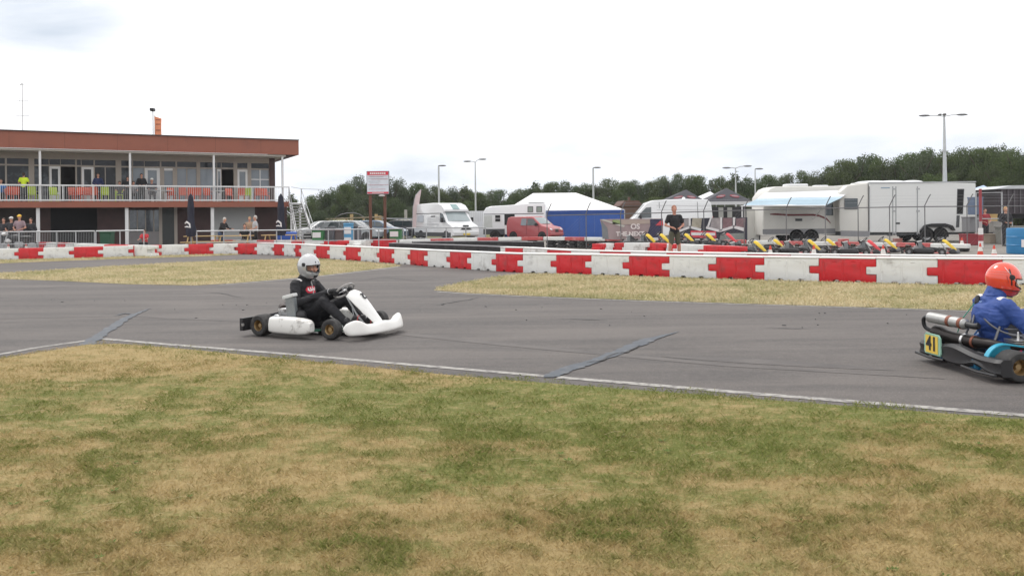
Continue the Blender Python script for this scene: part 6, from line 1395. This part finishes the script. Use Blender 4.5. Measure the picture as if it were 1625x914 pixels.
def tpix(s, px, py, hpx, m, r_, Y=YB, off=.035):
    q_ = at(px, py, Y-off); T = Matrix.Translation(q_) @ Matrix(((1, 0, 0, 0), (0, 0, -1, 0), (0, 1, 0, 0), (0, 0, 0, 1))); return text_mb(s, hpx*Y/FPX*1.35, .004, m, 'lettering', r_, T, .012)
m_pl = mk('pale pink lettering', (.80, .72, .70)); tpix('OS', 1008, 360, 8.5, m_pl, bn); tpix('THE NEXT', 1000, 371.5, 7, m_pl, bn)
bn = banner([(1072, 382), (1186, 386), (1186, 345), (1070, 347)], YB, 'dark banner with white zigzag band and photo panels on the fence', mk('banner dark', (.035, .035, .05), var=.6, scale=1.5))
for pix, c in (([(1084, 362), (1094, 360), (1095, 347), (1086, 347)], (.30, .28, .28)), ([(1097, 361), (1112, 362), (1114, 347), (1099, 346)], (.36, .33, .26)), ([(1127, 361), (1143, 365), (1143, 346), (1130, 346)], (.33, .30, .30)), ([(1147, 364), (1162, 359), (1162, 346), (1147, 346)], (.22, .13, .14)), ([(1168, 360), (1182, 364), (1183, 346), (1168, 347)], (.22, .14, .15))): bp_(pix, mk('photo %.2f%.2f' % c[:2], c, var=.7, scale=3), bn, 'photo_panel')
m_zz = mk('zigzag white', (.70, .69, .69))
for pix in ([(1077, 369), (1096, 362), (1096, 358.5), (1077, 365)], [(1094, 362), (1112, 367), (1113, 363), (1094, 358.5)], [(1120, 363), (1143, 369), (1143, 365), (1121, 359)], [(1141, 369), (1165, 362), (1164, 358), (1142, 365)], [(1163, 362), (1180, 367), (1182, 362), (1164, 358)], [(1122, 360), (1127, 345), (1130, 345), (1125, 361)], [(1143, 366), (1143, 345), (1146, 345), (1146, 366)], [(1163, 360), (1163, 345), (1167, 345), (1166, 360)], [(1093, 360), (1093, 346), (1096, 346), (1096, 360)]): bp_(pix, m_zz, bn, 'zigzag_strip', .02)
bp_([(1095, 377), (1137, 378), (1136, 367), (1096, 366)], mk('banner red', (.60, .06, .08)), bn, off=.015); bp_([(1097, 373.5), (1135, 374), (1135, 369.5), (1097, 369)], m_zz, bn, 'name_strip', .03)
bp_([(1141, 383), (1183, 384), (1180, 370), (1144, 371)], mk('banner grey green', (.24, .26, .24), var=.6, scale=2), bn, off=.015)
# ================================================================ FENCE
def fenceline(pxs, tab, Y, lab):
    r_ = thing('wire_fence', lab, 'fence'); P_ = [at(px, interp(tab, px), Y+(px-1000)*-.002) for px in pxs]
    for i in range(len(P_)-1): MB().tube([P_[i], P_[i+1]], .026, 6).build('top_rail', m_weath, r_)
    for i, p in enumerate(P_):
        MB().tube([(p.x, p.y+.03, 0), (p.x, p.y+.03, p.z+.05), (p.x+.12, p.y-.06, p.z+.38), (p.x+.20, p.y-.10, p.z+.55)], .022, 6).build('post', m_weath, r_)
    mb = MB()
    for z in (.22, .36, .5):
        for i in range(len(P_)-1): o_ = V((.08+z*.2, -.08, z)); mb.tube([P_[i]+o_, P_[i+1]+o_], .0028, 3)
    mb.build('barbed_wire', m_steel, r_, kind='stuff')
    mb = MB()
    for i in range(len(P_)-1):
        d = P_[i+1]-P_[i]; L_ = math.hypot(d.x, d.y); n_ = int(L_/.14)
        for k in range(n_):
            x = P_[i]+d*(k/n_); s_ = d*(min(1, (k+1.7/.14*.5)/n_)-k/n_)
            zt = x.z; f = min(1.0, (1-k/n_)*L_/1.7)
            mb.tube([(x.x, x.y, .02), (x.x+d.x/L_*1.6*f, x.y+d.y/L_*1.6*f, .02+(zt-.02)*f)], .0014, 3, caps=False); 
    mb.build('wire_mesh', m_steel, r_, kind='stuff')
fenceline([868, 930, 985, 1050, 1117, 1181, 1248, 1310, 1362, 1412, 1468, 1535, 1600, 1680], [(868, 342.3), (1030, 338.6), (1160, 334.5), (1300, 331), (1450, 328.3), (1625, 327)], 38.2, 'tall wire mesh fence with leaning barbed posts before the trailers')
# wooden beam rail below the bank
r_ = thing('log_rail', 'low rustic beam rail in front of the grass bank', 'rail'); a, b_ = at(515, 348, 66), at(655, 347.5, 66); c_ = at(590, 345, 66)
MB().tube([a, c_, at(610, 344.5, 66)], .06, 6).build('beam', M('weathered beam', (.30, .25, .17), .8, var=.3, scale=5), r_); MB().tube([at(605, 347, 66), b_], .05, 6).build('beam', m_steel, r_)
for px in (520, 550, 577, 599, 606, 630, 650): q = xg(px, 66.1); z1 = at(px, 347, 66).z; MB().box((q.x, q.y, z1/2), (.12, .12, z1)).build('post', m_wood if px < 610 else m_steel, r_)
for px, py in ((558, 340), (597, 340), (603, 342.5)): q = xg(px, 66.6); z1 = at(px, py, 66.6).z; o = thing('wooden_post', 'short wooden post head standing at the log rail, %s' % ('left one' if px == 558 else 'middle one' if px == 597 else 'right pale one'), 'post', q); MB().box((0, 0, z1/2), (.22, .22, z1)).build('stake', m_wood, o)
for px, py, w_ in ((644, 333, .2), (624, 352, .3)): q = xg(px, 68); z1 = at(px, py, 68).z; o = thing('bollard', 'grey marker post left of the camper van, %s' % ('tall one' if px == 644 else 'short pale one'), 'post', q); MB().box((0, 0, z1/2), (w_, w_, z1)).build('stake', M('pale concrete', (.42, .40, .36), .8), o)
# arched polytunnel frame
r_ = thing('hoop_tunnel', 'curved grey hoop roof behind the parked cars', 'shelter'); mb = MB(); 
for k in range(4):
    Y = 70+k*.8; P_ = [at(px, py, Y) for px, py in ((533, 345), (540, 341), (550, 338.5), (562, 338), (572, 341), (578, 345))]; mb.tube([xg(532, Y)]+P_+[xg(579, Y)], .04, 6)
mb.build('hoop', m_weath, r_)
# notice board
YS = 51; r_ = thing('notice_board', 'red and white notice board on two rust brown posts', 'sign'); 
bp4 = [(580.5, 308.5), (617, 308.5), (617.5, 271.5), (581.5, 271.5)]; P_ = [at(px, py, YS) for px, py in bp4]; P_[0].x = P_[3].x; P_[1].x = P_[2].x; P_[0].z = P_[1].z; P_[3].z = P_[2].z
MB().slab(P_, (0, .07, 0)).build('board', M('board back', (.10, .10, .11), .5), r_, bevel=.02)
cx_, cz_ = (P_[0].x+P_[1].x)/2, (P_[0].z+P_[2].z)/2; w_, h_ = P_[1].x-P_[0].x, P_[2].z-P_[1].z; y_ = YS-.01
def sb(x, z, ww, hh, m, nm, off=0): return MB().box((cx_+x*w_, y_-off, cz_+z*h_), (ww*w_, .012, hh*h_)).build(nm, m, r_)
sb(0, -.01, .95, .94, M('sign white', (.66, .70, .76), .35), 'panel'); sb(0, .40, .93, .15, M('sign red', (.62, .03, .06), .4), 'header', .01); sb(0, -.43, .93, .07, M('sign red', (.62, .03, .06), .4), 'footer', .01)
tl_ = random.Random(4); x = -.33      # header word, too blurred to read: eight blocky letters
for k in range(8): sb(-.31+k*.088, .40, .064, .075, m_wp, 'letter', .018)
for k in range(13): sb(-.24+k*.04, -.43, .026, .03, m_wp, 'letter', .018)
m_tx = M('faint grey text', (.30, .30, .34), .6)
for k, (z, a, b_) in enumerate([(.27, -.40, .40), (.245, -.35, .2), (.17, -.42, .42), (.145, -.30, .42), (.06, -.40, .1), (-.02, -.34, .05), (-.09, -.42, .40), (-.115, -.36, .2), (-.20, -.30, .02), (-.28, -.40, .3)]):
    x = a
    while x < b_: L2 = tl_.uniform(.03, .09); sb(x+L2/2, z, L2, .014, m_tx if k % 3 else M('red text', (.5, .12, .16), .6), 'text_line', .01); x += L2+.015
for px in (588, 611): q = xg(px, YS+.12); MB().box((q.x, q.y, P_[2].z/2), (.17, .12, P_[2].z)).build('post', M('rust brown post', (.13, .055, .035), .8, var=.4, scale=4), r_)
MB().ell((cx_+.25, YS-.12, P_[0].z-.08), (.2, .1, .05)).build('lamp', m_wp, r_)
# lamp posts
def lamp(px, pyt, Y, lab, arms, lean=0., taper=(.11, .05), pybase=None):
    q = xg(px, Y); r_ = thing('street_lamp', lab, 'lamp', q, 0, 'tall lamp posts of the car park'); hh = at(px, pyt, Y).z
    pole([(0, 0, 0), (0, 0, hh*.45), (0, 0, hh)], [taper[0], taper[0]*.8, taper[1]], 'pole', M('lamp post grey', (.50, .52, .53), .5, .3, var=.1), r_)
    for dx, dz, dy in arms:
        MB().tube([(0, 0, hh-.05), (dx*.5, dy*.5, hh+dz*.7), (dx, dy, hh+dz)], .035, 6).build('arm', m_steel, r_); a_ = math.atan2(dy, dx)
        MB().ell((dx+math.cos(a_)*.25, dy+math.sin(a_)*.25, hh+dz), (.42, .14, .08), (0, 0, a_)).build('lamp_head', M('lamp head grey', (.16, .16, .17), .5), r_, True)
lamp(697, 264, 85, 'single lamp post behind the white camper van', [(.1, .05, 0)], taper=(.13, .08)); lamp(755, 257, 85, 'two-armed lamp post right of the camper van', [(-.55, .05, 0), (.5, .25, 0)])
lamp(942, 267, 85, 'single lamp post rising behind the marquee', [(.15, .05, 0)], taper=(.13, .08)); lamp(1168, 266.5, 80, 'two-armed lamp post behind the right charcoal gazebo', [(-.6, .0, 0), (.9, .15, 0)]); lamp(1199, 269, 84, 'single lamp post left of the awning', [(.15, .05, 0)])
lamp(1500, 184, 62, 'tallest lamp post with four heads behind the white trailer', [(-1.1, .05, .2), (1.0, .05, -.1), (.35, .25, 1.2), (-.5, -.05, -1.0)], taper=(.20, .07))
MB().lathe([(0, .20), (0, .22), (.05, .22), (.05, .20)], 14, 'z', c=(xg(1500, 62).x, 62, at(1500, 241, 62).z)).build('x', m_steel)
o = bpy.data.objects['x']; o.name = 'post_collar'; o.parent = [x for x in bpy.data.objects if x.get('label', '').startswith('tallest lamp')][0]; o.matrix_parent_inverse = Matrix.Translation(-xg(1500, 62))
# right side: container, clutter, pole, barrel
x0, x1 = at(1588, 340, 44).x, at(1588, 340, 44).x+5.5; zt_ = at(1600, 300, 44).z; r_ = thing('dark_container', 'dark ribbed container lorry body at the right edge', 'container', ((x0+x1)/2, 45.3, 0)); w_ = x1-x0
zb_ = at(1600, 340, 44).z
MB().box((0, 0, (zt_+zb_)/2), (w_, 2.4, zt_-zb_)).build('body', M('aubergine steel', (.045, .035, .042), .5, var=.2), r_); k = 0
while -w_/2+.12+k*.32 < w_/2: MB().box((-w_/2+.12+k*.32, -1.23, (zt_+zb_)/2), (.06, .06, zt_-zb_-.1)).build('rib', M('rib steel', (.10, .09, .10), .5), r_); k += 1
MB().prism([(-w_/2-.3, zt_), (-w_/2+.6, zt_+.18), (w_/2, zt_+.22), (w_/2, zt_)], -1.3, 1.3).build('roof', M('pale grey roof', (.50, .52, .54), .5), r_); wheels(r_, (-1.6, 1.6), 2.3, .42, arch=False); MB().box((0, 0, zb_-.12), (w_, 1.2, .24)).build('chassis', m_black, r_)
m_pole = M('dull pole red', (.32, .05, .06), .6); m_pale = M('dull pole pale', (.40, .37, .36), .6)
r_ = thing('striped_pole', 'red and white striped upright pole right of the white trailer', 'pole', xg(1556, 37)); hh = at(1562, 300, 37).z; n_ = 9
for k in range(n_):
    if k in (1, 3): continue
    z0, z1 = hh*k/n_, hh*(k+1)/n_; MB().lathe([(z0, 0), (z0, .10 if k < 3 else .06), (z1, .10 if k < 3 else .06), (z1, 0)], 10, 'z', closed=False).build('band', m_pole if k not in (0, 2) else m_wp, r_, True)
for k in (1, 3): z0, z1 = hh*k/n_, hh*(k+1)/n_; MB().lathe([(z0, 0), (z0, .10 if k < 3 else .06), (z1, .10 if k < 3 else .06), (z1, 0)], 10, 'z', closed=False).build('band', m_pole if k == 1 else m_pale, r_, True)
r_ = thing('steel_gate_frame', 'grey steel frame post left of the dark container', 'frame'); a, b_ = xg(1549, 40), xg(1590, 40); z1 = at(1560, 306, 40).z
mb = MB(); mb.tube([a, V((a.x, a.y, z1)), V((b_.x, b_.y, z1)), b_], .04, 6); mb.tube([V((a.x, a.y, z1*.5)), V((b_.x, b_.y, z1*.5))], .03, 6); mb.build('frame', m_steel, r_)
def crate(px, Y, w_, d_, h_, z, m, lab, nm='crate', lidm=None):
    q = xg(px, Y); r_ = thing(nm, lab, 'crate' if nm == 'crate' else nm.replace('_', ' '), (q.x, q.y, z), R(rng.uniform(-10, 10))); MB().prism([(-w_*.48, 0), (w_*.48, 0), (w_*.5, h_*.9), (-w_*.5, h_*.9)], -d_/2, d_/2).build('body', m, r_, bevel=.02); MB().box((0, 0, h_*.93), (w_*1.04, d_*1.04, h_*.08)).build('lid', lidm or m, r_, bevel=.01)
crate(1541, 40, .9, .6, .55, 0, M('maroon crate', (.25, .03, .04), .6), 'maroon crate right behind the white trailer'); crate(1542, 42, .7, .6, .8, .58, M('grey crate', (.22, .22, .23), .6), 'grey box stacked right behind the trailer')
crate(1577, 42, .9, .7, .5, 0, M('tan crate', (.36, .30, .24), .7), 'tan crate left of the blue barrel'); crate(1583, 43, .8, .6, .6, .52, M('stone crate', (.30, .29, .27), .7), 'stone grey box on the tan crate'); crate(1571, 44, .5, .5, 1.0, .5, M('ochre crate', (.45, .30, .12), .7), 'ochre box stacked behind the striped pole')
crate(1612, 41, 1.6, .8, .9, .0, M('olive tarp', (.22, .22, .20), .8, var=.4, scale=3), 'grey covered load behind the blue barrel', 'covered_load'); crate(1548, 41.3, .5, .5, .9, 1.45, M('blue grey crate', (.12, .16, .24), .6), 'blue grey bag hung behind the trailer')
low(1563, 42.5, 'person in red and dark clothing between the trailer and the dark container', cloth('wine cotton', (.30, .04, .05)), dk, vox=V3, h=1.75)
low(1596, 38.5, 'person in dark jacket standing left of the blue barrel', dk, dk, vox=V3, h=1.78, sleeves='long', hair=M('blond hair', (.42, .26, .12), .8))
q = xg(1622, 31); r_ = thing('blue_barrel', 'bright blue container with white label at the right edge', 'barrel', q); z1 = at(1620, 362, 31).z
MB().lathe([(0, 0), (0, .50), (.05, .52), (z1*.33, .52), (z1*.35, .54), (z1*.37, .52), (z1*.65, .52), (z1*.67, .54), (z1*.69, .52), (z1-.06, .52), (z1, .50), (z1, 0)], 32, 'z', closed=False).build('drum', M('bright blue plastic', (.03, .20, .42), .45, var=.08), r_, True)
MB().box((-.18, -.50, z1*.42), (.28, .03, .28), (0, 0, R(-18))).build('label', m_wp, r_)
# small things behind the hire karts
crate(1338, 35.5, .35, .3, .5, .0, m_redf, 'small red box below the trailer front'); crate(1424, 35.5, .3, .3, .5, .0, M('brown crate', (.25, .12, .10), .7), 'small brown box below the trailer doors')
# bottom clutter: house roof far away
q = xg(996, 88); r_ = thing('house', 'reddish tiled house roof left of the panel van', 'house', q, R(8), None, (.55, .8, 1)); z1 = at(996, 319, 88).z; z0 = at(996, 327, 88).z
MB().box((0, 0, z0/2), (3.6, 3, z0)).build('wall', M('brick brown', (.13, .075, .055), .8), r_); MB().prism([(-2.2, z0), (2.2, z0), (1.5, z1), (-1.3, z1)], -1.8, 1.8).build('roof', M('tile red brown', (.13, .07, .055), .8, var=.3, scale=5), r_); MB().box((.3, 0, z1+.15), (.35, .35, .5)).build('chimney', M('brick brown', (.2, .10, .07), .8), r_)

# ================================================================ TREES
def leaf_mat(name, c, c2):
    m = bpy.data.materials.new(name); nt, n, l, b = nodes(m); at_ = n.new('ShaderNodeAttribute'); at_.attribute_name = 'tone'
    oi = n.new('ShaderNodeObjectInfo'); cc = mixc(nt, at_.outputs['Fac'], c, c2); cc2 = mixc(nt, math_(nt, 'MULTIPLY', oi.outputs['Random'], .5), cc, (.105, .115, .045))
    l.new(cc2, b.inputs['Base Color']); b.inputs['Roughness'].default_value = .6; b.inputs['Specular IOR Level'].default_value = .25
    tl = n.new('ShaderNodeBsdfTranslucent'); l.new(cc2, tl.inputs[0]); ms = n.new('ShaderNodeMixShader'); ms.inputs[0].default_value = .38; o = n['Material Output']; l.new(b.outputs[0], ms.inputs[1]); l.new(tl.outputs[0], ms.inputs[2]); l.new(ms.outputs[0], o.inputs['Surface']); return m
m_leaf = [leaf_mat('dark leaves', (.046, .078, .032), (.100, .148, .056)), leaf_mat('mid leaves', (.056, .092, .034), (.125, .178, .062)), leaf_mat('grey green leaves', (.058, .084, .048), (.120, .158, .085))]
m_bark = M('bark', (.09, .07, .055), .9, var=.3, scale=8)
def crown_mesh(seed, nclump, nleaf, wide, conif=False, sz=.024):
    g = np.random.default_rng(seed); C_ = []   # unit tree: height 1, width ~wide
    for i in range(nclump):
        z = g.uniform(.12, .93); 
        rad = wide*.5*(math.sin(min(1, (z-.02)/.95)**.8*math.pi)**.55) if not conif else wide*.5*(1.03-z)
        a = g.uniform(0, 6.28); rr = rad*math.sqrt(g.uniform(.05, .8)); C_.append((rr*math.cos(a), rr*math.sin(a), z, g.uniform(.09, .16)*(1.0 if not conif else .6*(1.2-z)+.2)))
    C_ = np.array(C_); pw = C_[:, 3]**2; k = g.choice(nclump, nleaf, p=pw/pw.sum()); d = g.normal(size=(nleaf, 3)); d /= np.linalg.norm(d, axis=1)[:, None]
    r_ = C_[k, 3]*g.uniform(.5, 1.12, nleaf); pos = C_[k, :3]+d*r_[:, None]*np.array([1.15, 1.15, .85]); sp = g.random(nleaf) < .04; pos[sp] += d[sp]*.04
    pos = pos[pos[:, 2] < 1.02]; nleaf = len(pos); d = d[:nleaf]
    n_ = d+g.normal(size=(nleaf, 3))*.7; n_ /= np.linalg.norm(n_, axis=1)[:, None]; t = np.cross(n_, g.normal(size=(nleaf, 3))); t /= np.linalg.norm(t, axis=1)[:, None]; b_ = np.cross(n_, t)
    s = sz*g.uniform(.5, 1.2, nleaf)[:, None]; v = np.stack([pos-t*s*.5, pos+b_*s*.45, pos+t*s*.8, pos-b_*s*.4], 1)
    me = bpy.data.meshes.new('crown'); me.from_pydata(v.reshape(-1, 3).tolist(), [], (np.arange(nleaf*4).reshape(-1, 4)).tolist())
    at_ = me.attributes.new('tone', 'FLOAT', 'POINT'); ct = g.uniform(0, 1, nclump)[k[:nleaf]]; at_.data.foreach_set('value', np.repeat(np.clip(.8*ct+g.normal(.15, .09, nleaf), 0, 1), 4)); return me
crowns = []
for i in range(7): me = crown_mesh(20+i, 46, 15000, [1.0, 1.15, .95, 1.25, .9, 1.05, 1.0][i]); me.materials.append(m_leaf[i % 3]); crowns.append(me)
cc = crown_mesh(40, 40, 6000, .42, True); cc.materials.append(m_leaf[0])
tm = MB()
tm.tube([(0, 0, 0), (.01, 0, .25), (0, .01, .55), (.01, .01, .82)], [.03, .022, .014, .005], 7)
for k in range(7): a = k*2.4; z = .2+k*.08; tm.tube([(0, 0, z), (math.cos(a)*.14, math.sin(a)*.14, z+.10), (math.cos(a)*.25, math.sin(a)*.25, z+.24)], [.012, .008, .003], 5)
trunk_me = tm.mesh('trunk', m_bark, True)
r4 = random.Random(21)
def tree(px, top, Y, lab, group, wpx=None, con=False, idx=None, nm=None):
    q = xg(px, Y); H = at(px, top, Y).z; r_ = thing('conifer_tree' if con else (nm or 'leafy_tree'), lab, 'tree', q, r4.uniform(0, 6.28), group)
    ws = 1 if wpx is None else (wpx*Y/FPX)/(H*1.0); ws = max(.6, ws)
    o = obj('crown', cc if con else crowns[r4.randrange(7) if idx is None else idx], r_); o.scale = (H*ws*(2.2 if con else 1), H*ws*(2.2 if con else 1), H); o = obj('trunk', trunk_me, r_); o.scale = (H, H, H)
    return r_
prof_t = [(488, 322), (500, 311), (518, 303), (536, 296), (552, 294), (564, 279), (582, 292), (605, 290), (626, 281), (640, 300), (662, 293), (675, 298), (690, 295), (705, 301), (720, 297), (740, 291), (758, 307), (775, 303), (796, 302), (821, 301), (849, 285), (864, 294), (880, 291), (903, 288), (915, 296), (928, 293), (950, 290), (972, 285), (992, 290), (1012, 286), (1031, 289), (1050, 281), (1066, 284), (1083, 277), (1104, 281), (1127, 285), (1150, 281), (1164, 270), (1180, 284), (1193, 284), (1218, 280), (1239, 281), (1258, 277), (1279, 272), (1308, 272), (1324, 265), (1341, 256), (1363, 247), (1380, 247), (1402, 254), (1418, 253), (1432, 251), (1448, 246), (1461, 242), (1479, 236), (1502, 242), (1522, 234), (1548, 237), (1565, 238), (1580, 231), (1597, 239), (1613, 237), (1640, 234), (1670, 232), (1700, 238)]
def where(px):
    for lim, s in ((545, 'right of the outdoor stairs'), (640, 'behind the notice board'), (765, 'behind the camper van'), (840, 'behind the high-top camper'), (995, 'behind the marquee'), (1050, 'behind the house roof and panel van'), (1195, 'behind the charcoal gazebos'), (1330, 'behind the caravan'), (1480, 'behind the front of the white trailer'), (1560, 'around the tallest lamp post'), (9999, 'above the dark container')):
        if px < lim: return s
xs = []; px = 490
while px < 1720:
    xs.append(px); px += r4.uniform(15, 26)
peaks = [t for t in prof_t if True]
cntk = {}; KN = ['round dark green tree', 'mid green leafy tree', 'grey green leafy tree']
for i, (px, top) in enumerate(prof_t):
    kk = (i % 3, where(px)); cntk.setdefault(kk, []).append(i)
for i, (px, top) in enumerate(prof_t):
    Y = (98 if px < 1240 else 98-(px-1240)*.055)+r4.uniform(-3, 3); con = px in (740, 1164, 849)
    kind = 'slim dark conifer' if con else ['round dark green tree', 'mid green leafy tree', 'grey green leafy tree'][i % 3]
    ls = cntk[(i % 3, where(px))]; od = '' if len(ls) < 2 or con else ', %s from left' % ORD[ls.index(i)]
    tree(px, top-1, Y, '%s %s%s' % (kind, where(px), od), 'trees of the wood %s' % where(px), r4.uniform(40, 58) if px < 1300 else r4.uniform(52, 75), con, (i % 3)+3*(i % 2) if not con else None)
c2 = {}; c3 = {}
for i, px in enumerate(np.arange(485, 1720, 21)):
    wk = where(px); c2[wk] = c2.get(wk, -1)+1
    Y = (104 if px < 1240 else 104-(px-1240)*.055)+r4.uniform(-2, 4); tree(px, interp(prof_t, px)+r4.uniform(8, 20), Y, '%s second line tree from left %s' % (ORD[c2[wk]], wk), 'second line trees %s' % where(px), 60, idx=r4.randrange(7))
    if i % 2 == 0 or px > 1240:
        c3[wk] = c3.get(wk, -1)+1; Y -= 11; tree(px+8, interp(prof_t, px)+(26 if px < 1200 else 38)+r4.uniform(-6, 6), Y, '%s low bushy tree from left %s' % (ORD[c3[wk]], wk), 'low trees %s' % where(px), 56, idx=r4.randrange(7))
# left: single conifer seen through the stairs, willow bush
tree(464, 303, 75, 'small conifer seen behind the balcony end', None, 16, True); tree(505, 334, 66, 'pale green willow bush right of the stairs', None, 44, idx=5); tree(486, 345, 69, 'low green bush behind the stairs', None, 40, idx=2)
tree(640, 352, 72, 'small bright green bush left of the camper van', None, 30, idx=1)
for o in [x for x in bpy.data.objects if x.parent is None and x.get('group', 1) is None]: del o['group']
# grass bank
mb = MB(); xsb = np.linspace(470, 665, 30); rg = []
for px in xsb:
    z = max(.3, at(px, 352, 76).z+.35*math.sin(px*.05)+.1*math.sin(px*.21)); a = xg(px, 70); b_ = xg(px, 78); c_ = xg(px, 90); rg.append([V((a.x, a.y, .0)), V((a.x*.5+b_.x*.5, 73.5, z*.7)), V((b_.x, b_.y, z)), V((c_.x, c_.y, z*.9)), V((c_.x, c_.y+4, 0))])
MB().ring(rg, True).build('grass_bank', M('bank grass', (.13, .125, .05), .9, var=.5, scale=.8, bump=.5, bscale=3, coord='World', dirt_or_reflection=((.20, .17, .09), .5, .7, .7)), None, True, kind='structure')
# the hazy air over the paddock and the wood
mh = bpy.data.materials.new('air'); mh.use_nodes = True; nt = mh.node_tree; nt.nodes.clear(); o_ = nt.nodes.new('ShaderNodeOutputMaterial'); pv = nt.nodes.new('ShaderNodeVolumePrincipled')
pv.inputs['Color'].default_value = (.93, .95, 1, 1); pv.inputs['Density'].default_value = .00032; pv.inputs['Anisotropy'].default_value = .2; nt.links.new(pv.outputs[0], o_.inputs['Volume'])
hz = MB().box((0, 60, 6.5), (260, 140, 15.2)).build('haze', mh, None, kind='stuff')
print('objects', len(bpy.data.objects))
